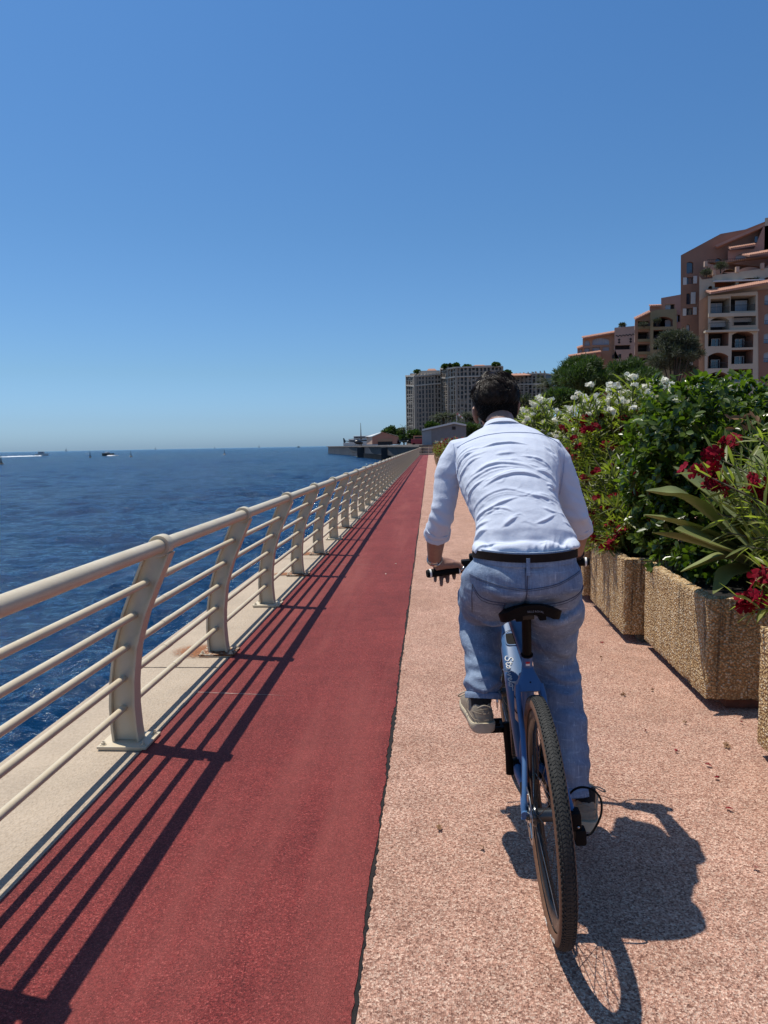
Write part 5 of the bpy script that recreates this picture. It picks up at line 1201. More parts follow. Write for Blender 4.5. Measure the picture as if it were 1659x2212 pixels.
# fallen petals and leaf litter on the footpath
for i, (u, v, mat, s_) in enumerate(((1393,1577,MF_red,.026),(1530,1652,MF_red,.030),(1462,1622,MF_red,.026),(1550,1680,MF_red,.030),(1575,1747,MF_red,.028),(1630,1875,MF_red,.030),(1300,1388,MF_red,.03),(1330,1345,MF_red,.024),(1297,1420,ML_dry,.03),(1345,1500,ML_dry,.04),(1570,1610,ML_dry,.05),(1600,1560,MF_red,.022),(1040,1832,ML_dry,.03),(948,1788,ML_dry,.035),(1480,1560,ML_dry,.03),(1278,1300,MF_red,.022),(1285,1310,MF_red,.02),(1410,1490,ML_dry,.03),(855,1218,MF_white,.03),(833,1240,MF_white,.025),(660,1265,ML_dry,.02))):
    d = at(u, v, 5)-Vector((0,0,1.45)); p = Vector((0,0,1.45))+d*(-1.44/d.z); me = flower_cluster(mat, 2, 1., 5+i % 3)
    nm = 'fallen_flower' if mat is not ML_dry else 'fallen_leaf'
    o = put(me, nm, None, (p.x, p.y, .012), (rnd.uniform(-.2,.2), rnd.uniform(-.2,.2), rnd.uniform(0,6.28)), (s_*.30, s_*.30, s_*.18))
    tag(o, LITTER[i], 'fallen flower' if nm == 'fallen_flower' else 'fallen leaf', 'fallen flowers and leaves scattered on the ground')
# ------------------------------------------------------------------ trees behind the hedge
def crown(name, clumps, n, size, mat, parent, loc, seed, kind='spray', up=.4, wide=None):
    gen = np.random.default_rng(seed); P = []; D = []; U = []; Z = []; vol = sum(r[0]*r[1]*r[2] for c, r in clumps)
    for c, r in clumps:
        m = max(20, int(n*r[0]*r[1]*r[2]/vol)); d = gen.normal(size=(m, 3)); d /= np.linalg.norm(d, axis=1)[:, None]; q = gen.random(m)**.38*gen.normal(1, .07, m)
        p = np.array(c)+d*np.array(r)*q[:, None]; P.append(p); dd = d*.7+gen.normal(0, .55, (m, 3))+np.array([0,0,up]); D.append(dd); U.append(d+gen.normal(0, .5, (m, 3))+np.array([0,0,.3])); Z.append(size*gen.uniform(.6, 1.3, m))
    leaves_mesh(name, kind, np.concatenate(P), np.concatenate(D), np.concatenate(U), np.concatenate(Z), mat, parent, loc, True, np.concatenate(Z)*(wide or 2.7))
def clumpy(c, r, n, rr, seed, flat=.7):
    """n overlapping clumps spread over the shell of a big ellipsoid"""
    gen = np.random.default_rng(seed); o = []
    for _ in range(n):
        d = gen.normal(size=3); d /= np.linalg.norm(d); d[2] = abs(d[2])*1. if gen.random() < .75 else d[2]*.5; q = gen.uniform(.45, 1.)
        s = rr*gen.uniform(.6, 1.25); o.append(((c[0]+d[0]*r[0]*q, c[1]+d[1]*r[1]*q, c[2]+d[2]*r[2]*q), (s, s, s*flat)))
    return o
def tree(name, x, y, z0, clumps, n, size, mat, label, group, seed, tr=.25, kind='spray', wide=None, up=.4):
    root = empty(name, (x, y, z0), 0, label, 'tree', group); gen = np.random.default_rng(seed); top = max(c[2] for c, r in clumps); cc = clumps[0][0]
    g = MB(); zt = min(c[2] for c, r in clumps)-z0; H = (top-z0)*.9
    g.tube([(0,0,0),(.04*H*gen.normal(),.03*H*gen.normal(),H*.35),(cc[0]-x,(cc[1]-y)*.5,H)], [tr, tr*.75, tr*.3], 8)
    for c, r in clumps[::max(1, len(clumps)//9)]: g.tube([(0,0,H*.3),((c[0]-x)*.5,(c[1]-y)*.5,H*.3+(c[2]-z0-H*.3)*.6),(c[0]-x,c[1]-y,c[2]-z0)], [tr*.45, tr*.3, tr*.12], 6)
    g.build('trunk', M_bark, root, 60); crown('crown', clumps, n, size, mat, root, (x, y, z0), seed, kind, up, wide); return root
def wpt(u, v, Y): p = at(u, v, Y); return p.x, p.y, p.z
TG = 'trees behind the flower hedge'
def px_tree(name, spec, Y, n, size, mat, label, seed, cr=20, rr=.33, tr=.25, wide=None, depth=None, z0=0, group=TG, up=.4):
    """spec: (u0, u1, vtop, vbot) outline of the crown at depth Y"""
    u0, u1, v0, v1 = spec; a, b2 = at(u0, v1, Y), at(u1, v0, Y); c = ((a.x+b2.x)/2, Y, (a.z+b2.z)/2); r = ((b2.x-a.x)/2, depth or (b2.x-a.x)/2, (b2.z-a.z)/2); s = rr*min(r[0], r[2]*1.2)
    return tree(name, c[0], Y, z0, clumpy(c, (r[0]-s*.7, r[1]-s*.6, r[2]-s*.5), cr, s, seed), n, size, mat, label, group, seed, tr, 'spray', wide, up)
px_tree('pine_tree', (1198,1340,762,890), 62, 42000, .36, ML_pine, 'dark broad pine behind the white oleander', 51, 34, .36, .3)
px_tree('pine_tree', (1292,1425,774,880), 66, 26000, .36, ML_pine, 'second dark pine, below the cream apartment building', 52, 26, .36, .3)
px_tree('small_tree', (1388,1526,702,850), 74, 26000, .30, ML_grey, 'airy grey green tree in front of the terracotta building', 53, 60, .22, .25)
px_tree('small_tree', (1180,1262,838,900), 50, 5000, .42, ML_pine, 'rounded dark bush tree under the broad pine', 54, 14, .42, .15)
px_tree('small_tree', (1095,1180,858,915), 90, 4500, .6, ML_grey, 'low grey green trees beside the palm', 55, 16, .4, .15)
def palm(x, y, z0, h, fl, nf, label, seed, skirt=True, group=None, tw=.22):
    gen = np.random.default_rng(seed); root = empty('palm_tree', (x, y, z0), 0, label, 'palm tree', group); g = MB(); g.tube([(0,0,0),(.03*h,0,h*.5),(0,0,h)], [tw*1.2, tw, tw], 9); g.build('trunk', M_bark, root, 60)
    P = []; D = []; U = []; Z = []; g = MB()
    for k in range(nf):
        az = gen.uniform(0, 6.28); el = gen.uniform(-.45, 1.25); pts = []
        for i in range(9):
            t = i/8; e = el-1.5*t*t*.75; 
            pts.append((pts[-1] if i else np.array([0,0,h+.1]))+ (np.array([math.cos(az)*math.cos(e), math.sin(az)*math.cos(e), math.sin(e)])*fl/8 if i else 0))
        g.tube([tuple(p) for p in pts], [.03*(1-i/9.5) for i in range(9)], 4)
        for i in range(1, 9):
            ax = pts[i]-pts[i-1]; ax /= np.linalg.norm(ax); sd = np.cross(ax, [0,0,1.]); sd /= np.linalg.norm(sd)+1e-9
            for q in range(3):
                for s in (-1, 1): P.append(pts[i-1]+(pts[i]-pts[i-1])*q/3); D.append(sd*s+ax*.7+np.array([0,0,-.25])); U.append(np.array([0,0,1.])+gen.normal(0, .2, 3)); Z.append(fl*.22*(1-.5*abs(i/8-.4)))
    g.build('frond_rib', ML_palm, root, 60)['kind'] = 'stuff'
    leaves_mesh('fronds', 'lance', np.array(P)+np.array([x,y,z0]), np.array(D), np.array(U), np.array(Z), ML_palm, root, (x,y,z0), True, np.array(Z)*.9)
    return root
x, y, z = wpt(1188, 838, 100); palm(x, y, 0, z, 2.6, 46, 'bushy palm between the grey towers and the dark pine', 61, group=TG)
# ground cover far behind the hedge so no bare paving shows between shrubs
hb = empty('hedge', (7, 30, 0), 0, 'dark green hedge in the distance behind the planters', 'hedge')
crown('foliage', clumpy((4.6, 16, .7), (2.0, 9, .8), 60, .75, 71)+clumpy((9, 34, 1.0), (5, 16, 1.2), 60, 1.4, 72), 16000, .30, ML_pine, hb, (7, 30, 0), 73)

# ------------------------------------------------------------------ apartment buildings on the right
def stucco(name, c): return simple(name, c, .9, var=.09, scale=.35, bump=.004, bscale=6, spec=.2)
M_terra = stucco('terracotta_stucco', lin(160,124,106)); M_terra2 = stucco('pink_stucco', lin(188,146,130)); M_beige = stucco('beige_stucco', lin(200,186,164)); M_och = stucco('ochre_stucco', lin(188,148,120)); M_oliv = stucco('yellow_green_stucco', lin(166,152,116)); M_cream2 = stucco('cream_pink_stucco', lin(204,174,154))
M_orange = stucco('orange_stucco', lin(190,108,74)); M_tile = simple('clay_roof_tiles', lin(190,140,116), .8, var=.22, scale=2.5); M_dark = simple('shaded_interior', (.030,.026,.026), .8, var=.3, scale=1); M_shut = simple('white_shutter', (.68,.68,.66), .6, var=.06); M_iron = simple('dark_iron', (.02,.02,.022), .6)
M_glass = simple('window_glass', (.05,.07,.10), .06, var=.3, scale=.6, spec=1.); M_panerefl = simple('pane_reflection', (.42,.50,.58), .4, var=.1)  # pale blue colour stands in for reflection in the window panes
class Facade:
    """flat facade facing the promenade at depth Y; openings are cut as recesses. all sizes in metres, read through at()"""
    def __init__(s, root, Y): s.r = root; s.Y = Y; s.o = Vector(root.location)
    def X(s, u, v=760): return at(u, v, s.Y).x-s.o.x
    def Z(s, u, v): return at(u, v, s.Y).z-s.o.z
    def y(s, d=0): return s.Y-s.o.y+d
    def wall(s, poly, depth, mat, holes=(), name='wall'):
        """poly: outline (u,v); holes: list of (u0,v0,u1,v1,arch). front skin built by filling, sides extruded"""
        bm = bmesh.new(); loops = [[(s.X(u, v), s.Z(u, v)) for u, v in poly]]
        for h in holes: loops.append(s.hole(h))
        for lp in loops:
            vs = [bm.verts.new((x, s.y(), z)) for x, z in lp]
            for i in range(len(vs)): bm.edges.new((vs[i], vs[(i+1) % len(vs)]))
        bmesh.ops.triangle_fill(bm, edges=list(bm.edges), use_beauty=True)
        bm.verts.index_update(); g = MB(); g.bm(bm)
        lp = loops[0]; n = len(lp); sl = (1+depth/s.Y*1.25); g.add([(x, s.y(), z) for x, z in lp]+[((x+s.o.x)*sl-s.o.x, s.y(depth), z) for x, z in lp], [(i, (i+1) % n, n+(i+1) % n, n+i) for i in range(n)])
        me = bpy.data.meshes.new(name); me.from_pydata(g.v, [], g.f); me.materials.append(mat); o = bpy.data.objects.new(name, me); COL.objects.link(o); o.parent = s.r; return o
    def hole(s, h):
        u0, v0, u1, v1, arch = h; x0, x1 = s.X(u0, v1), s.X(u1, v1); z0, z1 = s.Z((u0+u1)/2, v1), s.Z((u0+u1)/2, v0); pts = [(x0, z0), (x1, z0)]
        if arch:
            k = (z1-z0)*arch; pts += [(x1+(x0-x1)*i/10, z1-k+k*math.sin(math.pi*i/10)**.8) for i in range(11)]
        else: pts += [(x1, z1), (x0, z1)]
        return pts
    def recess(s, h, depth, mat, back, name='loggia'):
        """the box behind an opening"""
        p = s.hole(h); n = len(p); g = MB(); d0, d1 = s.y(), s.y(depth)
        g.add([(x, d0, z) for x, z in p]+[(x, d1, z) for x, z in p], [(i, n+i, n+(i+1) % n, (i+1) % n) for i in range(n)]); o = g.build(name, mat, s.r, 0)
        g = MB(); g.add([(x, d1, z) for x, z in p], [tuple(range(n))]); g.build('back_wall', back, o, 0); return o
    def pane(s, u0, v0, u1, v1, d, mat, name, parent=None, th=.06, n=1, fr=M_shut):
        x0, x1, z0, z1 = s.X(u0, v1), s.X(u1, v1), s.Z((u0+u1)/2, v1), s.Z((u0+u1)/2, v0); g = MB(); g.box(x0, x1, s.y(d), s.y(d+th), z0, z1); o = g.build(name, mat, parent or s.r, 0)
        if n > 1:
            g = MB(); w_ = .07
            for i in range(n+1): xx = x0+(x1-x0-w_)*i/n; g.box(xx, xx+w_, s.y(d-.05), s.y(d-.002), z0, z1)
            g.box(x0, x1, s.y(d-.045), s.y(d-.004), z1-w_, z1); g.build('frame', fr, o, 0)
        return o
    def rail(s, u0, u1, v0, v1, d=-.1, step=.14, name='balcony_railing'):
        x0, x1, z0, z1 = s.X(u0, v1), s.X(u1, v1), s.Z((u0+u1)/2, v1), s.Z((u0+u1)/2, v0); g = MB(); yy = s.y(d)
        g.box(x0, x1, yy-.025, yy+.025, z1-.05, z1); g.box(x0, x1, yy-.02, yy+.02, z0, z0+.04); k = int((x1-x0)/step)
        for i in range(k+1): xx = x0+(x1-x0-.025)*i/max(1, k); g.box(xx, xx+.025, yy-.0125, yy+.0125, z0+.04, z1-.05)
        return g.build(name, M_iron, s.r, 0)
    def tiles(s, u0, u1, v0, v1, d0, d1, name='tiled_roof', cap=True, vr=0):
        """row of barrel tiles sloping from (v0, deep) to (v1, front); vr: the eave rises by vr pixels towards u1"""
        x0, x1 = s.X(u0, v1), s.X(u1, v1-vr); n = max(3, int((x1-x0)/.30)); root_g = MB(); za, zb = s.Z(u0, v1), s.Z(u0, v0); rise = s.Z(u1, v1-vr)-s.Z(u1, v1) if vr else 0
        root_g.add([(x0, s.y(d0), za-.18),(x1, s.y(d0), za-.18+rise),(x1, s.y(d1), zb-.06+rise),(x0, s.y(d1), zb-.06),(x0, s.y(d0), za-.02),(x1, s.y(d0), za-.02+rise),(x1, s.y(d1), zb+.0+rise),(x0, s.y(d1), zb+.0)], [(0,1,2,3),(4,7,6,5),(0,4,5,1),(1,5,6,2),(3,2,6,7),(0,3,7,4)])
        o = root_g.build(name, M_terra2, s.r, 0); w_ = (x1-x0)/n; g = MB()
        g.rings([[(math.cos(a)*w_*.47, 0, math.sin(a)*w_*.42) for a in np.linspace(0, math.pi, 6)]+[(0,0,-.02)], [(math.cos(a)*w_*.40, 1, math.sin(a)*w_*.36) for a in np.linspace(0, math.pi, 6)]+[(0,0,-.02)]], True, True)
        me = g.mesh('tile', M_tile, 50); L = math.hypot(d1-d0, zb-za); rx = math.atan2(zb-za, d1-d0); rows = 3
        for i in range(min(n, 95)):
            for r in range(rows):
                t = r/rows; put(me, 'tile', o, (x0+(i+.5)*w_, s.y(d0+(d1-d0)*t-.05), za+(zb-za)*t+.02+rise*(i+.5)/n), (rx, 0, 0), (1, L/rows*1.12, 1))
        return o
def c6(x, y): return ((2600+x/2.765)/1.8517, (800+y/2.765)/1.8517)
def h6(x0, y0, x1, y1, a=0): return (*c6(x0, y0), *c6(x1, y1), a)
BG = 'apartment buildings above the hedge'
B = empty('apartment_building', (44, 121, 0), 0, 'tall terracotta apartment building with white shutters, loggias and tiled roofs, at the right edge', 'building', BG)
# rear slab with the long slanted roofline
f = Facade(B, 120.); wins = [h6(403,682,477,815,.12), h6(402,855,474,930), h6(400,1030,446,1155,.12), h6(398,1197,471,1272), h6(396,1372,440,1450,.3), h6(1155,405,1185,470), h6(712,640,797,720,.5)]
f.wall([c6(340,612),c6(780,375),c6(1055,325),c6(1268,240),c6(1420,190),c6(1420,2500),c6(335,2500)], 12, M_terra, wins)
for i, h in enumerate(wins):
    o = f.recess(h, .45, M_terra, M_dark, 'window'); f.pane(h[0]+.6, h[1]+.6, h[2]-.6, h[3]-.3, .30, M_panerefl if i == 4 else M_glass, 'pane', o)
for a in ((362,860,401,940),(476,842,516,925),(448,1022,498,1150),(360,1203,397,1282),(473,1187,512,1270),(425,1740,470,1830),(470,1530,500,1590)): f.pane(*c6(a[0],a[1]), *c6(a[2],a[3]), -.14, M_shut, 'shutter', th=.08)
# recessed upper terrace wall, lit sloping coping
f1 = Facade(B, 118.6); f1.wall([c6(712,505),c6(1265,262),c6(1265,292),c6(740,520)], 1.2, M_terra2, name='coping'); f1.wall([c6(860,560),c6(1150,540),c6(1255,290),c6(1420,270),c6(1420,760),c6(860,700)], 1.0, M_terra2, [h6(945,600,1070,680,.3)], name='upper_wall')
f1.recess(h6(945,600,1070,680,.3), .4, M_terra2, M_shut, 'window'); f1.tiles(*[c6(862,0)[0], c6(1146,0)[0], c6(0,522)[1], c6(0,558)[1]], -1.0, .2, vr=7)
f1.pane(*c6(1155,405), *c6(1185,470), -.06, M_glass, 'window'); f1.wall([c6(1270,200),c6(1420,180),c6(1420,560),c6(1262,560)], 2, M_beige, name='tower_wall')
# terraces
f2 = Facade(B, 116.8); f2.wall([c6(600,690),c6(640,690),c6(860,690),c6(1040,650),c6(1420,610),c6(1420,830),c6(600,830)], 1.6, M_terra2, [h6(800,765,950,830,.5),h6(985,740,1220,800,.5)], name='terrace_wall')
for h in (h6(800,765,950,830,.5),h6(985,740,1220,800,.5)): f2.recess(h, 1.2, M_och, M_orange)
f2.rail(c6(630,0)[0], c6(1040,0)[0], c6(0,655)[1], c6(0,690)[1], -.2, .3)
f2.tiles(c6(1030,0)[0], c6(1420,0)[0], c6(0,590)[1], c6(0,655)[1], -2.2, 1.0, vr=10)
f3 = Facade(B, 114.6); arch3 = [h6(715,890,946,965,.35), h6(980,862,1222,940,.35), h6(1255,850,1405,905,.35), h6(645,950,690,985,.4)]
f3.wall([c6(545,840),c6(575,880),c6(690,865),c6(692,790),c6(715,780),c6(720,832),c6(1300,752),c6(1420,735),c6(1420,990),c6(640,1060),c6(640,2500),c6(540,2500)], 2.0, M_beige, arch3, name='terrace_front')
for h in arch3: f3.recess(h, 1.6, M_och, M_orange)
f3.pane(*c6(695,890), *c6(1252,905), -.5, M_shut, 'awning', th=.5)
for a in ((598,680,628,740),(690,780,716,830),(945,740,980,800),(1222,700,1255,765)): f3.pane(*c6(a[0],a[1]), *c6(a[2],a[3]), -.25, M_cream2, 'pillar', th=.5)
# orange-beige stair strip
f3b = Facade(B, 114.0); f3b.wall([c6(540,1120),c6(640,1050),c6(640,2500),c6(535,2500)], 1, M_och, name='pier_wall')
# front block with loggias
f4 = Facade(B, 113.2)
L4 = [h6(667,1090,882,1250),h6(888,1058,1165,1228),h6(665,1292,872,1442,.28),h6(925,1262,1166,1385),h6(640,1458,866,1616),h6(902,1452,1140,1632,.22),h6(635,1688,862,1862,.25),h6(898,1656,1136,1812),h6(635,1900,862,2060,.25),h6(898,1870,1132,2010)]
f4.wall([c6(640,1062),c6(1185,1010),c6(1190,2500),c6(600,2500),c6(605,1440),c6(640,1440)], 4, M_beige, L4)
for i, h in enumerate(L4):
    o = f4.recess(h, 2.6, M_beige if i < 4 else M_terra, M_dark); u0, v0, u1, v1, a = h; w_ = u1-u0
    if i in (0, 1): f4.pane(u0+w_*(.28 if i == 0 else .40), v0+(v1-v0)*.15, u0+w_*(.86 if i == 0 else .88), v1, 2.0, M_panerefl, 'glass_door', o, n=2); f4.rail(u0, u1, v1-14, v1, .1)
    elif i in (2, 3): f4.pane(u0+w_*.12, v0+(v1-v0)*.18, u1, v1-10, 1.2, M_shut, 'blind', o); f4.rail(u0-6, u1+ (0 if i == 2 else -2), v1-16, v1+1, -.35, .16)
    else:
        f4.pane(u0+w_*.40, v0+(v1-v0)*.35, u0+w_*.84, v1, 2.0, M_glass, 'glass_door', o, n=2); 
        if i in (5, 6, 8): f4.rail(u0, u1, v1-13, v1, .2, .2)
f4.pane(*c6(600,1440), *c6(1190,1462), -.5, M_beige, 'balcony_slab', th=.8); f4.pane(*c6(640,1252), *c6(1170,1292), -.3, M_beige, 'balcony_slab', th=.3)
f4.tiles(c6(640,0)[0], c6(1420,0)[0], c6(0,985)[1], c6(0,1045)[1], -1.1, 1.3, vr=22)
# brown wall at the far right with arched windows
f5 = Facade(B, 114.4); W5 = [h6(1264,1035,1405,1160,.2),h6(1262,1245,1405,1375,.2),h6(1256,1465,1405,1585,.2),h6(1254,1675,1405,1795,.2)]
f5.wall([c6(1186,1000),c6(1420,975),c6(1420,2500),c6(1184,2500)], 4, M_terra, W5)
for h in W5: o = f5.recess(h, .6, M_terra, M_panerefl, 'window'); f5.rail(h[0], h[2], h[3]-9, h[3], .05, .2)
# plants on the terrace
def bush(u0, u1, v0, v1, Y, mat, label, seed, n=900, size=.35, cat='plant', group='plants on terraces and roofs'):
    a, b2 = at(u0, v1, Y), at(u1, v0, Y); c = ((a.x+b2.x)/2, Y, (a.z+b2.z)/2); r = ((b2.x-a.x)/2, (b2.x-a.x)/2.5, (b2.z-a.z)/2); root = empty('roof_plant', (c[0], Y, a.z), 0, label, cat, group)
    g = MB(); g.tube([(0,0,0),(0,0,(b2.z-a.z)*.6)], [.12,.06], 6); g.build('stem', M_bark, root); crown('foliage', clumpy(c, (r[0]*.75, r[1]*.7, r[2]*.6), 9, min(r[0], r[2])*.55, seed), n, size, mat, root, (c[0], Y, a.z), seed); return root
bush(*c6(545,0)[:1], c6(700,0)[0], c6(0,750)[1], c6(0,862)[1], 114.2, ML_grey, 'shrub spilling over the terracotta building\'s left terrace', 81)
bush(c6(705,0)[0], c6(860,0)[0], c6(0,672)[1], c6(0,815)[1], 115.0, ML_grey, 'small tree on the terracotta building\'s terrace', 82)
bush(c6(1080,0)[0], c6(1205,0)[0], c6(0,868)[1], c6(0,925)[1], 114.9, ML_palm, 'spiky potted plant in the orange arch of the terrace', 83, 500)
# ------------------------------------------------------------------ yellow-green block and cream block further left
def c3(x, y): return ((2200+x/1.902)/1.8517, (1150+y/1.902)/1.8517)
def h3(x0, y0, x1, y1, a=0): return (*c3(x0, y0), *c3(x1, y1), a)
B2 = empty('apartment_building', (46, 150, 0), 0, 'yellow green and pink apartment block with deep loggias, left of the terracotta building', 'building', BG)
f = Facade(B2, 152.); f.wall([c3(845,80),c3(985,55),c3(1060,30),c3(1060,900),c3(755,900),c3(757,145),c3(845,130)], 8, M_terra2, [h3(876,128,948,165),h3(958,208,988,262),h3(958,310,988,380)], name='rear_wall')
for h in (h3(876,128,948,165),h3(958,208,988,262),h3(958,310,988,380)): o = f.recess(h, .6, M_terra2, M_dark, 'window'); f.pane(h[0], h[1], h[0]+(h[2]-h[0])*.62, h[3], .4, M_panerefl, 'pane', o)
f.tiles(c3(755,0)[0], c3(845,0)[0], c3(0,132)[1], c3(0,146)[1], -.8, .4)
f = Facade(B2, 150.); HH = [h3(785,222,934,298,.35),h3(785,322,934,388),h3(785,420,850,472),h3(785,500,934,560,.3)]
f.wall([c3(762,190),c3(800,172),c3(958,162),c3(958,900),c3(762,900)], 3, M_oliv, HH)
for i, h in enumerate(HH): o = f.recess(h, 2., M_terra, M_dark); f.pane(h[0]+(h[2]-h[0])*.72, h[1]+(h[3]-h[1])*.2, h[2], h[3], 1.4, M_shut, 'shutter', o); f.pane(h[0]+(h[2]-h[0])*.2, h[1]+(h[3]-h[1])*.4, h[0]+(h[2]-h[0])*.5, h[3], 1.8, M_glass, 'pane', o)
f = Facade(B2, 151.2); HH = [h3(668,255,760,308),h3(668,335,760,404),h3(668,430,760,500),h3(668,535,760,590)]
f.wall([c3(645,245),c3(757,192),c3(764,192),c3(764,900),c3(645,900)], 5, M_och, HH)
for i, h in enumerate(HH): o = f.recess(h, 2.4, M_cream2, M_dark); f.pane(h[0], h[3]-3.2, h[2], h[3]+3, -.25, M_oliv, 'balcony_slab', o, th=.3); f.rail(h[0], h[2], h[3]-11, h[3]-3, -.2, .25)
f.tiles(c3(642,0)[0], c3(760,0)[0], c3(0,228)[1], c3(0,247)[1], -.6, .5, vr=15)
for a, sd in ((h3(670,262,762,306),84),(h3(790,226,838,292),85),(h3(846,398,900,430),86)): bush(a[0], a[2], a[1], a[3], 149.6, ML_grey, ('balcony plants in the top left loggia of the yellow green block','leafy plant in the arched loggia of the yellow green block','plant on a lower loggia of the yellow green block')[sd-84], sd, 500, .4)
B3 = empty('apartment_building', (36, 170, 0), 0, 'low cream apartment block with tiled roofs and dark diamonds, above the pine', 'building', BG)
f = Facade(B3, 170.); HH = [h3(262,398,305,442,.5),h3(322,382,452,436,.3),h3(262,462,302,498),h3(322,455,380,487),h3(400,450,452,480),h3(215,470,245,504)]
f.wall([c3(208,470),c3(248,445),c3(248,392),c3(480,350),c3(492,350),c3(492,900),c3(208,900)], 8, M_och, HH)
for h in HH: o = f.recess(h, .7, M_och, M_dark, 'window'); f.pane(h[0], h[1], h[2], h[3], .45, M_panerefl, 'pane', o, n=3 if h[2]-h[0] > 20 else 1)
f.tiles(c3(244,0)[0], c3(496,0)[0], c3(0,372)[1], c3(0,390)[1], -.9, .6, vr=10.5); f.tiles(c3(205,0)[0], c3(250,0)[0], c3(0,452)[1], c3(0,468)[1], -.5, .5, vr=4)
f = Facade(B3, 168.); f.wall([c3(150,530),c3(384,500),c3(384,900),c3(150,900)], 6, M_terra2, [h3(152,538,168,570),h3(215,530,280,570)], name='lower_wall')
for h in (h3(152,538,168,570),h3(215,530,280,570)): f.recess(h, 1., M_terra2, M_dark, 'window')
f.tiles(c3(142,0)[0], c3(386,0)[0], c3(0,512)[1], c3(0,530)[1], -1., .8, vr=8.5)
f = Facade(B3, 169.); HH = [h3(494,438,612,472),h3(488,512,524,542),h3(600,498,628,530,.4)]
f.wall([c3(490,306),c3(648,292),c3(648,900),c3(490,900)], 8, M_cream2, HH, name='pink_wall')
for h in HH: o = f.recess(h, 1., M_cream2, M_dark); 
f.pane(*c3(472,512), *c3(488,542), -.1, M_iron, 'shutter'); f.pane(*c3(524,508), *c3(540,538), -.1, M_iron, 'shutter'); f.pane(*c3(492,514), *c3(522,540), .3, M_shut, 'pane')
for k in range(12):                                                   # zig-zag of dark tiles and the diamond ornaments
    x, y = 500+k*12.5, 368-k*1.2; f.pane(*c3(x, y-4+(k % 2)*6), *c3(x+12, y+3+(k % 2)*6), -.05, M_iron, 'ornament_tile', th=.05)
for cx_, cy_ in ((525,398),(525,418),(613,393),(613,412)):
    g = MB(); a = [f.X(*c3(cx_+dx, cy_+dy)) for dx, dy in ((-11,0),(0,-11),(11,0),(0,11))]; b2 = [f.Z(*c3(cx_+dx, cy_+dy)) for dx, dy in ((-11,0),(0,-11),(11,0),(0,11))]
    g.prism(list(zip(a, b2)), f.y(-.06), f.y(-.005), 'y'); g.build('diamond', M_iron, B3, 0)
bush(c3(512,0)[0], c3(585,0)[0], c3(0,276)[1], c3(0,304)[1], 169.5, ML_grey, 'bush on the roof of the cream block', 88, 500, .5)
f.pane(*c3(330,352), *c3(490,344), 2, M_shut, 'roof_canopy', th=2)

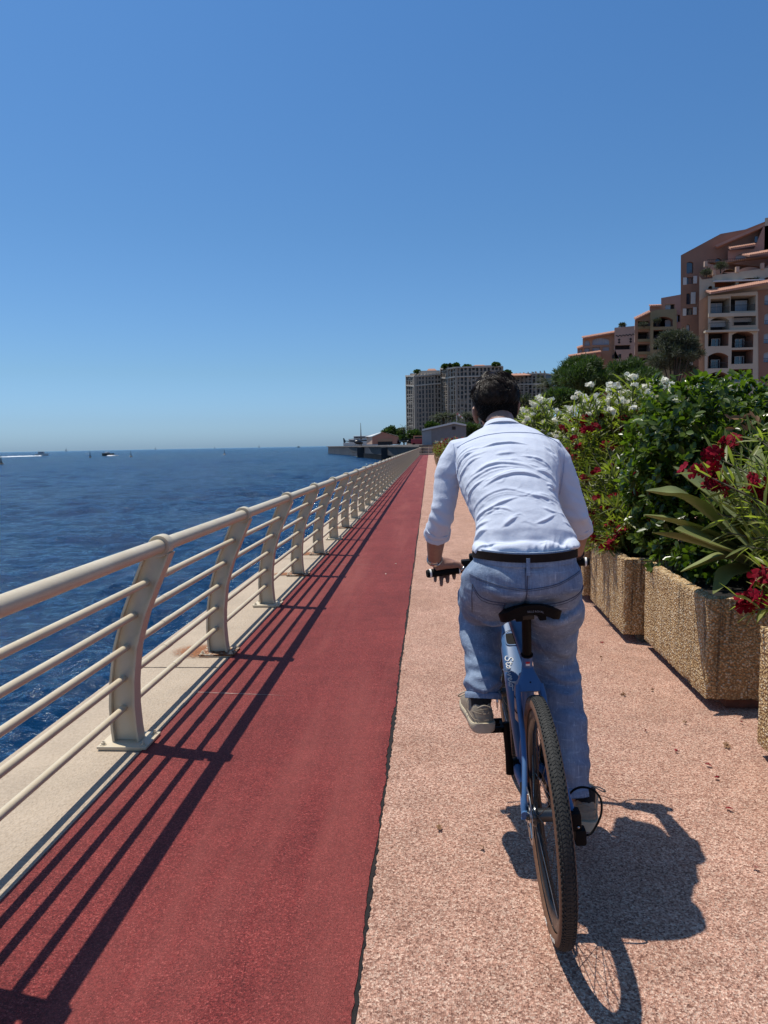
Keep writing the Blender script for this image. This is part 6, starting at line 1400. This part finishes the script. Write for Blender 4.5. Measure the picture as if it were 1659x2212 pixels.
# ------------------------------------------------------------------ pale grey residence towers across the bay
M_stone = simple('grey_beige_cladding', lin(164,150,134), .85, var=.10, scale=.08); M_stone2 = simple('pale_cornice', lin(196,184,168), .85, var=.08, scale=.1); M_win = simple('dark_window_bay', (.036,.036,.040), .35, var=.5, scale=.12, spec=.6)
def tower(label, faces, roof, seed):
    """faces: list of (u0, u1, vtop0, vtop1, Y0, Y1, columns, rows) – a folded wall of bays seen over the bay"""
    gen = np.random.default_rng(seed); u0, u1, va, vb, Y0, Y1, nc, nr = faces[0]; o0 = at(u0, va, Y0); root = empty('residence_tower', (o0.x, o0.y, 0), 0, label, 'building', 'grey residence towers across the bay'); O = Vector((o0.x, o0.y, 0))
    for (u0, u1, va, vb, Y0, Y1, nc, nr) in faces:
        a, b2 = at(u0, va, Y0), at(u1, vb, Y1); A, Bv = Vector((a.x, a.y, 0))-O, Vector((b2.x, b2.y, 0))-O; Ld = Bv-A; L = Ld.length; d = Ld/L; nrm = Vector((d.y, -d.x, 0)); zt0, zt1 = a.z, b2.z; zb = 1.
        def P(t, dep, z): q = A+d*(t*L)+nrm*dep; return (q.x, q.y, z)
        def bx(g, t0, t1, d0, d1, z0, z1, dz0=0, dz1=0): g.add([P(t0,d0,z0),P(t1,d0,z0+dz0),P(t1,d1,z0+dz0),P(t0,d1,z0),P(t0,d0,z1),P(t1,d0,z1+dz1),P(t1,d1,z1+dz1),P(t0,d1,z1)], [(0,1,2,3),(4,7,6,5),(0,4,5,1),(1,5,6,2),(2,6,7,3),(3,7,4,0)])
        g = MB(); bx(g, 0, 1, -14, -1.2, zb, zt0-.6, 0, zt1-zt0); g.build('core', M_win, root, 0)
        dz = zt1-zt0; fh = (zt0-zb)/nr; cw = 1/nc
        g = MB()
        for r in range(nr+1): bx(g, -.002, 1.002, -1.25, .0+(.35 if r in (nr, nr-2) else .0), zb+r*fh-.28, zb+r*fh+.30, dz*r/nr, dz*r/nr)
        g.build('floor_slab', M_stone, root, 0)['kind'] = 'stuff'
        g = MB()
        for c in range(nc+1):
            w_ = .62 if c % 3 == 0 else .40; bx(g, c*cw-w_/L, c*cw+w_/L, -1.25, .32 if c % 3 == 0 else .16, zb, zt0+.2, 0, dz)
        g.build('pier', M_stone, root, 0)['kind'] = 'stuff'
        g = MB(); g2 = MB(); g3 = MB()
        for c in range(nc):
            for r in range(nr):
                z0 = zb+r*fh+.3; zz = dz*r/nr; k = gen.random(); top = zb+(r+1)*fh-.28
                if k < .45: bx(g, c*cw+.006, (c+1)*cw-.006, -.5, .10, z0, z0+fh*.26, 0, 0)          # balcony front
                if (c*7+r*3) % 5 == 0 and r > 1 or (r in (nr-3, 5) and c % 3 == 1):                            # arched head
                    n = 6; t0, t1 = c*cw+.4/L, (c+1)*cw-.4/L; hz = fh*.34
                    for i in range(n):
                        ta, tb = t0+(t1-t0)*i/n, t0+(t1-t0)*(i+1)/n; ha, hb2 = hz*(1-math.sin(math.pi*i/n)), hz*(1-math.sin(math.pi*(i+1)/n)); hm = (ha+hb2)/2
                        bx(g2, ta, tb, -.9, .05, top-hm, top, 0, 0)
                elif k > .8: bx(g3, c*cw+.5/L, (c+1)*cw-.5/L, -1.1, -.9, z0+fh*.1, top-fh*.1)
        if g.v: g.build('balcony_front', M_stone, root, 0)['kind'] = 'stuff'
        if g2.v: g2.build('arch_head', M_stone, root, 0)['kind'] = 'stuff'
        if g3.v: g3.build('blind', M_stone2, root, 0)['kind'] = 'stuff'
        g = MB(); bx(g, -.004, 1.004, -14.2, .7, zt0-.4, zt0+.45, dz, dz); bx(g, -.004, 1.004, -1.25, .6, zt0-2*fh-.5, zt0-2*fh+.35, dz, dz); g.build('cornice', M_stone2, root, 0)
    for kind, u0, u1, v0, v1, Y in roof:
        a, b2 = at(u0, v1, Y), at(u1, v0, Y); g = MB(); x0, x1, z0, z1 = a.x-O.x, b2.x-O.x, a.z-.8, b2.z; y0 = Y-O.y
        if kind == 'hip': m = (x1-x0)*.28; g.rings([[(x0,y0,z0),(x1,y0,z0),(x1,y0+10,z0),(x0,y0+10,z0)],[(x0+m,y0+3,z1),(x1-m,y0+3,z1),(x1-m,y0+7,z1),(x0+m,y0+7,z1)]]); g.build('tiled_roof', M_tile, root, 0)
        else: g.box(x0, x1, y0, y0+8, z0, z1); g.build('penthouse', M_stone2 if kind == 'box' else M_terra2, root, 0)
    return root
tower('left grey residence tower, ending nearest the sea', [(877.5,896,812,813,485,470,4,15),(896,952,813,808,470,476,8,15)], [('box',905,950,800,810,476),('hip',917,948,795,803,478),('box',886,910,806,815,480)], 91)
tower('taller grey residence tower behind the rider\'s head', [(952,967,796,797,478,466,3,17),(967,985,797,794,466,462,3,17),(985,1085,794,792,462,466,12,17)], [('pent',1013,1062,789,793,468),('hip',1016,1056,786.5,790,470)], 92)
tower('lower wing of the grey residence, right of the rider\'s head', [(1082,1176,809,807,520,500,11,14)], [('hip',1092,1150,805,809,505)], 93)
RB = 'plants on terraces and roofs'
for i, (a, b2, c, d, Y, m) in enumerate(((895,909,800,810,478,ML_pine),(954,968,789,797,468,ML_pine),(979,991,787,796,466,ML_pine),(968,976,788,797,468,ML_palm),(1057,1083,785,794,466,ML_pine),(1085,1104,802,809,505,ML_pine),(1000,1020,791,795,466,ML_pine))):
    bush(a, b2, c, d, Y, m, ('dark round bush on the left tower\'s roof','bushy tree on the tall tower\'s left roof corner','tufted tree beside the tall tower\'s roof corner','thin plant on the tall tower\'s left roof corner','wide bush at the tall tower\'s right roof end','bush on the lower wing\'s roof','low greenery along the tall tower\'s roof')[i], 94+i, 420, 1.5)
# ------------------------------------------------------------------ heliport quay, sheds, helicopter, sea traffic
M_shed = simple('grey_sheet_metal', lin(128,126,126), .5, var=.08, scale=1.5); M_shedl = simple('pale_sheet_metal', lin(158,164,170), .5, var=.06, scale=1.5); M_roofw = simple('white_roof', lin(222,220,214), .6, var=.04); M_pinkw = stucco('pink_hangar', lin(198,140,118))
sh = empty('shed', (4, 130, .6), 0, 'grey corrugated shed with a white roof edge beyond the red oleanders', 'shed')
def S_(u, v, Y=130): p = at(u, v, Y); return (p.x-4, p.z-.6)
el, pk, er = S_(912,931), S_(981,915.5), S_(1007,920.5); bl, br = S_(912,975), S_(1007,975); ml = S_(950,975)
g = MB(); g.prism([(bl[0],bl[1]),(br[0],br[1]),er,pk,el], .0, 26, 'y'); g.build('wall', M_shed, sh, 0)
g = MB(); k0, k1 = el[0], S_(932,930)[0]
n = 10
for i in range(n): x0 = k0+(k1-k0)*i/n; g.box(x0, x0+(k1-k0)/n*.8, -.12, -.003, bl[1], el[1]-.15+(pk[1]-el[1])*(x0-el[0])/(pk[0]-el[0])); 
g.build('cladding', M_shedl, sh, 0)['kind'] = 'stuff'
g = MB(); 
for (a, b2) in ((el, pk), (pk, er)): g.add([(a[0],-.5,a[1]),(b2[0],-.5,b2[1]),(b2[0],26.4,b2[1]),(a[0],26.4,a[1]),(a[0],-.5,a[1]+.32),(b2[0],-.5,b2[1]+.32),(b2[0],26.4,b2[1]+.32),(a[0],26.4,a[1]+.32)], [(0,1,2,3),(4,7,6,5),(0,4,5,1),(1,5,6,2),(2,6,7,3),(3,7,4,0)])
g.build('roof', M_roofw, sh, 0)
a, b2 = S_(976.5,921.5), S_(984,928); g = MB(); g.box(a[0], b2[0], -.08, -.002, b2[1], a[1]); g.build('vent', M_dark, sh, 0)
for u in (938, 960): a, b2 = S_(u,958), S_(u+9,952); g = MB(); g.box(a[0], b2[0], -.05, -.002, a[1], b2[1]); g.build('wall_panel', M_shedl, sh, 0)
# windsock
M_sockr = simple('faded_red_cloth', (.48,.20,.17), .8)
ws = empty('windsock', (at(987,930,200).x, 200, 1), 0, 'red and white windsock on a thin mast above the shed', 'windsock')
h = at(985,893,200).z-1; g = MB(); g.tube([(0,0,0),(0,0,h)], [.09,.06], 6); g.build('mast', M_shut, ws)
for i in range(4): g = MB(); g.tube([(.0+i*.42,0,h-i*.36),(.42+i*.42,0,h-.36-i*.36)], [.30-.04*i,.26-.04*i], 10); g.build('sock_band', (M_sockr, M_shut)[i % 2], ws, 60)
# quay: deck slab on haunches coloured dark for the shade beneath it and a pier wall
M_quay = simple('quay_concrete', lin(122,108,96), .9, var=.2, scale=.15); M_quayd = simple('dark_grey_and_deck_shade', lin(44,46,50), .9, var=.3, scale=.2); M_quayp = simple('pinkish_quay_wall', lin(150,128,116), .9, var=.15, scale=.1)
qy = empty('heliport_quay', (-20, 240, 0), 0, 'long concrete heliport quay standing in the sea beyond the railing', 'quay')
def Q_(u, v, Y): p = at(u, v, Y); return (p.x+20, Y-240, p.z)
def slab(pts, z0, z1, mat, name): g = MB(); g.prism(pts, z0, z1, 'z'); return g.build(name, mat, qy, 0)
EDGE = [(705,350),(752,265),(781,212),(835,165),(905,118)]
fr_ = [Q_(u, 963, Y)[:2] for u, Y in EDGE]; bk_ = [Q_(925, 963, 118)[:2], Q_(1060, 963, 420)[:2], Q_(712, 963, 420)[:2]]
slab(fr_+bk_, 1.0, 1.34, M_quay, 'deck')
slab([(Q_(u, 963, Y)[0]+.75, Q_(u, 963, Y)[1]+.75) for u, Y in EDGE]+bk_, SEA-.5, 1.0, M_quayp, 'quay_wall')
def hull(i0, t0, i1, t1, zb, name='haunch_shade'):
    def pt(i, t): a, b2 = EDGE[i], EDGE[i+1]; return Q_(a[0]+(b2[0]-a[0])*t, 963, a[1]+(b2[1]-a[1])*t)
    g = MB(); rr = []; path = [pt(i0, t0+(1-t0)*k/6) for k in range(7)] if i1 != i0 else [pt(i0, t0+(t1-t0)*k/8) for k in range(9)]
    if i1 != i0:
        for i in range(i0+1, i1): path += [pt(i, k/6) for k in range(1, 7)]
        path += [pt(i1, t1*k/6) for k in range(1, 7)]
    n = len(path)-1
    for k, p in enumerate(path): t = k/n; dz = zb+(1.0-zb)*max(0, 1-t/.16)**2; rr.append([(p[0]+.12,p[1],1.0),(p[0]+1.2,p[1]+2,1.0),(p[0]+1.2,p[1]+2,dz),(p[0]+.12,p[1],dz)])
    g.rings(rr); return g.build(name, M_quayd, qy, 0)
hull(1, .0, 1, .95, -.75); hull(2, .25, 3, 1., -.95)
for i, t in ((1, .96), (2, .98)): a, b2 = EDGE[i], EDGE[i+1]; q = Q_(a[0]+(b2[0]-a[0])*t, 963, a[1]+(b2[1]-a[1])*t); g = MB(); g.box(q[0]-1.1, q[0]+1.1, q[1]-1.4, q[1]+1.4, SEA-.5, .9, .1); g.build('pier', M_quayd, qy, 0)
g = MB()
for k in range(60):
    t = .1+.9*k/60; a, b2 = EDGE[2], EDGE[3]; q = Q_(a[0]+(b2[0]-a[0])*t, 963, a[1]+(b2[1]-a[1])*t+2.4); g.box(q[0]-.12, q[0]+.12, q[1]-.3, q[1], SEA-.3, -.9)
g.build('fender', M_quay, qy, 0)['kind'] = 'stuff'
# pink hangar
hg = empty('hangar', (at(825,950,262).x, 262, 1.3), 0, 'small pink hangar with a pale pitched roof on the quay', 'hangar')
def H_(u, v, Y=262): q = at(u, v, Y); return (q.x-hg.location.x, q.z-1.3)
a, pk, b2 = H_(804,943), H_(827,933.5), H_(855,942); w0, w1 = H_(804,960), H_(855,960)
g = MB(); g.prism([w0, w1, b2, pk, a], 0, 22, 'y'); g.build('wall', M_pinkw, hg, 0)
g = MB(); s0, s1 = H_(792,945,275), H_(792,960,275); g.add([(a[0],0,a[1]),(w0[0],0,w0[1]),(s1[0],13,s1[1]),(s0[0],13,s0[1])], [(0,1,2,3)]); g.build('side_wall', M_cream2, hg, 0)
g = MB(); g.add([(a[0]-.3,-.3,a[1]+.15),(pk[0],-.3,pk[1]+.2),(pk[0]-3,22,pk[1]+.2),(s0[0]-1,14,s0[1]+.15)], [(0,1,2,3)]); g.add([(pk[0],-.3,pk[1]+.2),(b2[0]+.3,-.3,b2[1]+.15),(b2[0]+.3,22,b2[1]+.15),(pk[0]-3,22,pk[1]+.2)], [(0,1,2,3)]); g.build('roof', M_roofw, hg, 0)
c0, c1 = H_(816,948), H_(848,953.5); g = MB(); g.box(c0[0], c1[0], -.12, -.003, c1[1], c0[1]); g.build('door_shutter', M_och, hg, 0)
c0, c1 = H_(816,953.7), H_(848,961); g = MB(); g.box(c0[0], c1[0], -.08, -.003, c1[1], c0[1]); g.build('door_opening', M_dark, hg, 0)
# helicopters
M_heli = simple('dark_helicopter_paint', (.012,.016,.022), .3, spec=.6)
def helicopter(u, v, Y, L, label, mat, rz):
    q = at(u, v, Y); r = empty('helicopter', (q.x, q.y, 1.36), rz, label, 'helicopter', 'helicopters parked on the quay'); s = L/10.
    g = MB(); g.rings([[(x*s, math.cos(a)*w_*s, (zc+math.sin(a)*h_)*s) for a in np.linspace(0, 6.283, 13)[:-1]] for x, zc, w_, h_ in ((-1.6,1.75,.2,.25),(-1.2,1.7,.55,.6),(-.3,1.6,.85,.95),(.8,1.55,.9,1.0),(1.7,1.4,.75,.8),(2.35,1.2,.4,.4),(2.55,1.1,.1,.1))]); g.build('fuselage', mat, r, 60)
    g = MB(); g.tube([(-1.4*s,0,1.95*s),(-4.2*s,0,2.1*s),(-5.6*s,0,2.25*s)], [.32*s,.20*s,.16*s], 10); g.build('tail_boom', mat, r, 60)
    g = MB(); g.prism([(-5.2*s,2.0*s),(-5.9*s,3.5*s),(-6.4*s,3.5*s),(-6.1*s,1.4*s),(-5.6*s,1.4*s)], -.07*s, .07*s, 'y'); g.revolve((-5.75*s,0,2.2*s),(0,1,0),[(.55*s,-.12*s),(.62*s,0),(.55*s,.12*s)],18); g.build('tail_fin', mat, r, 40)
    g = MB(); g.box(-.6*s,.9*s,-.4*s,.4*s,2.45*s,2.75*s,.08); g.tube([(.2*s,0,2.6*s),(.2*s,0,3.2*s)], .12*s, 8); g.build('rotor_mast', mat, r)
    for k in range(3): a = k*2.0944+.5; g = MB(); g.tube([(.2*s,0,3.15*s),((.2+4.8*math.cos(a))*s,4.8*math.sin(a)*s,3.02*s)], [.10*s,.08*s], 6, flat=.25); g.build('rotor_blade', mat, r)
    for sd in (-1, 1):
        g = MB(); g.tube([(-1.4*s,sd*1.05*s,.08*s),(1.6*s,sd*1.05*s,.08*s),(2.1*s,sd*1.05*s,.3*s)], .06*s, 6)
        for x in (-.8, 1.0): g.tube([(x*s,sd*1.05*s,.08*s),(x*s,sd*.5*s,.8*s)], .05*s, 6)
        g.build('skid', M_iron, r)
    g = MB(); g.blob((1.55*s,0,1.5*s),(.85*s,.74*s,.66*s),14,10); g.build('windscreen', M_glass, r, 60)
helicopter(772, 955, 268, 8.4, 'dark helicopter parked at the seaward end of the quay', M_heli, R(8))
helicopter(884, 957, 300, 8.0, 'dark helicopter parked right of the pink hangar', M_heli, R(20)); helicopter(861, 956, 275, 6.5, 'helicopter tail and cabin beside the hangar door', M_heli, R(-60))
M_redb = simple('red_vehicle', (.35,.04,.05), .5)
rv = empty('truck', (at(905,957,240).x, 240, 1.), 0, 'red and pink service truck left of the grey shed', 'truck')
for nm, m, b_ in (('body', M_redb, (-2.6,2.8,-1,1,.6,2.2)), ('cab', M_pinkw, (-1.8,1.4,-1,1,2.2,3.3)), ('window', M_dark, (-1.4,1.0,-1.05,-.995,2.4,3.0))): g = MB(); g.box(*b_, .08 if nm != 'window' else 0); g.build(nm, m, rv, 30)
for x in (-1.7, 1.7):
    for yy in (-1, 1): g = MB(); g.revolve((x, yy*.9, .5), (0,1,0), [(0,-.12),(.45,-.12),(.5,0),(.45,.12),(0,.12)], 14); g.build('wheel', M_blk, rv, 40)
# quay mast, quay trees, palms
mst = empty('radio_mast', (at(780,955,300).x, 300, 1.3), 0, 'thin lattice mast on the quay above the dark helicopter', 'mast'); H = at(780,915,300).z-1
g = MB(); g.tube([(0,0,0),(0,0,H*.45),(0,0,H)], [.30,.22,.07], 6); 
g.build('pole', M_quay, mst)
g = MB()
for k in range(6): g.box(-.7+.08*k, .7-.08*k, -.06, .06, H*(.1+.07*k), H*(.1+.07*k)+.18)
g.build('bracket', M_quay, mst, 0)
yt = empty('motor_yacht', (at(790,955,420).x, 420, SEA), 0, 'white yacht moored behind the quay and helicopter', 'yacht')
def hullmesh(L, w_, h_): 
    g = MB(); rr = []
    for t in np.linspace(0, 1, 12): hw = w_*(1-.0*t)*(1-max(0, (t-.45)/.55)**2.2)+.02; sh_ = h_*(1+.25*max(0, t-.4)); x = (t-.5)*L; rr.append([(x,-hw,sh_),(x,-hw*.7,0),(x,hw*.7,0),(x,hw,sh_)])
    return g.rings(rr)
hullmesh(26, 3, 5.5).build('hull', M_roofw, yt, 20)
for z0, x0, x1 in ((5.5,-10,5),(7.4,-7,2)): g = MB(); g.box(x0, x1, -2.2, 2.2, z0, z0+1.9, .3); g.build('cabin', M_roofw, yt); g = MB(); g.box(x0+.5, x1-.3, -2.26, 2.26, z0+.7, z0+1.4); g.build('window', M_dark, yt, 0)
QT = 'trees on the quay beside the hangar'
for i, (s, Y, lab) in enumerate((((826,856,921,952),330,'rounded dark tree behind the pink hangar'),((848,876,924,955),345,'round dark tree right of the hangar roof'),((878,912,926,958),300,'low green trees between the palm and the grey shed'),((858,885,940,958),320,'dark bushes along the quay road'))): px_tree('quay_tree', s, Y, 2600, 1.1, ML_pine, lab, 110+i, 12, .45, .3, group=QT, z0=1.)
q = at(872,926,320); palm(q.x, q.y, 1., q.z-1., 3.2, 26, 'slim palm in front of the left grey tower', 121, group=QT, tw=.3)
for i, (u, v, lab) in enumerate(((958,902,'bushy palm at the foot of the left grey tower'),(945,906,'second palm at the foot of the grey towers'),(976,904,'dense palm below the tall grey tower'),(1006,902,'palm beside the windsock'),(1018,908,'palm just left of the rider\'s head'))): q = at(u, v, 260); palm(q.x, q.y, 0, q.z, 3.6, 40, lab, 122+i, group='palms at the foot of the grey towers', tw=.3)
for i, (s, lab) in enumerate((((915,950,912,940),'green trees in front of the left grey tower'),((962,1024,908,945),'dark trees behind the shed roof'),((1000,1040,915,960),'dark shrubs between the shed and the rider'))): px_tree('quay_tree', s, 240, 2600, .9, ML_pine, lab, 130+i, 14, .4, .25, group=QT)
# far shore strip under the towers
g = MB(); a, b2 = at(858, 955, 420), at(1700, 900, 420); g.box(a.x, b2.x+80, 400, 900, -5, 1.0); tag(g.build('shore', M_quay, smooth=0), kind='structure')
# sea traffic
def sea_at(u, v): d = at(u, v, 5)-Vector((0,0,1.45)); return Vector((0,0,1.45))+d*((SEA-1.45)/d.z)
M_foam = simple('sea_foam', (.75,.78,.80), .9, var=.1, scale=.3)
p = sea_at(91, 984.5); bt = empty('motor_boat', (p.x, p.y, SEA), R(150), 'white motor boat with its wake, far left on the sea', 'boat')
hullmesh(17, 2.4, 2.6).build('hull', M_roofw, bt, 20); g = MB(); g.box(-4.5,3,-1.7,1.7,2.6,5.2,.3); g.build('cabin', M_shedl, bt); g = MB(); g.box(-5.5,2.5,-1.9,1.9,5.2,5.7,.15); g.build('roof', M_roofw, bt)
bt.scale = (.62, .62, .62); bt.rotation_euler = (0, 0, R(8))
def wake(u0, v0, u1, v1, w0, w1, h_, label, seed):
    a, b2 = sea_at(u0, v0), sea_at(u1, v1); n = 60; g = MB(); rr = []; gen = np.random.default_rng(seed); d = (b2-a); sd = Vector((-d.y, d.x, 0)).normalized()
    for i in range(n+1):
        t = i/n; w_ = (w0+(w1-w0)*t)*gen.uniform(.8, 1.2); c = a+d*t; hz = h_*gen.uniform(.5, 1.2); rr.append([tuple(c-sd*w_+Vector((0,0,.0))-a), tuple(c-sd*w_*.4+Vector((0,0,hz))-a), tuple(c+sd*w_*.4+Vector((0,0,hz*.8))-a), tuple(c+sd*w_-a)])
    g.rings(rr, False, False); o = g.build('boat_wake', M_foam, smooth=60, loc=(a.x, a.y, SEA+.08)); o['kind'] = 'stuff'; return o
wake(88, 985.5, -20, 988.5, 1.3, 3.0, .6, '', 1)
p = sea_at(232, 984.8); b_ = empty('dinghy', (p.x, p.y, SEA), R(160), 'small dark speedboat with a short white wake on the sea', 'boat'); hullmesh(9, 1.5, 1.6).build('hull', M_iron, b_, 20); g = MB(); g.box(-1.5,1.2,-.8,.8,1.6,2.5,.2); g.build('cabin', M_roofw, b_)
wake(233, 985.2, 252, 985.0, .9, 1.6, .5, '', 2)
for i, (u, v, h_, lab) in enumerate(((3,1003,5.5,'rusty navigation buoy at the left edge of the sea'),(195,988,7.5,'dark navigation buoy left of the speedboat'),(283,986.5,7.,'slim buoy right of the speedboat'),(485,982,6.,'buoy in the middle of the sea, nearest the railing'))):
    p = sea_at(u, v); r = empty('buoy', (p.x, p.y, SEA), 0, lab, 'buoy', 'navigation buoys on the sea'); s = .42
    g = MB(); g.revolve((0,0,0),(0,0,1),[(0,-.3),(1.5*s,-.3),(1.5*s,.8*s),(0,.9*s)],14); g.build('float', M_rust, r); g = MB(); g.revolve((0,0,.8*s),(0,0,1),[(.75*s,0),(.30*s,h_*.55*s),(.2*s,h_*.8*s),(0,h_*.8*s)],8); g.build('tower', M_quayd, r); g = MB(); g.blob((0,0,h_*.8*s+.5),(.35*s,.35*s,.5*s),8,6); g.build('topmark', M_quayd, r)
for i, (u, Y, h_, lab) in enumerate(((143,5200,26,'tiny sailing yacht on the horizon above the motor boat'),(336,6500,22,'tiny sail on the horizon at the left centre'),(560,6800,26,'tiny sailing yacht on the horizon near the quay'),(464,7200,18,'faint sail on the horizon left of the quay'))):
    q = at(u, 968, Y); r = empty('sailing_boat', (q.x, Y, SEA), R(30), lab, 'boat', 'tiny sailing boats on the horizon'); hullmesh(18, 2.4, 2.5).build('hull', M_shut, r, 20)
    g = MB(); g.tube([(1,0,2),(1,0,h_)], [.4,.2], 6); g.build('mast', M_quayd, r); g = MB(); g.prism([(.4,4),(-7,4.5),(.4,h_*.95)], -.1, .1, 'y'); g.build('sail', M_shedl, r, 0)
p = sea_at(645, 966.5); r = empty('dinghy', (p.x, p.y, SEA), 0, 'distant speedboat just left of the quay', 'boat'); hullmesh(14, 2, 3).build('hull', M_iron, r, 20); g = MB(); g.box(-3,2,-1.2,1.2,3,5,.2); g.build('cabin', M_iron, r)
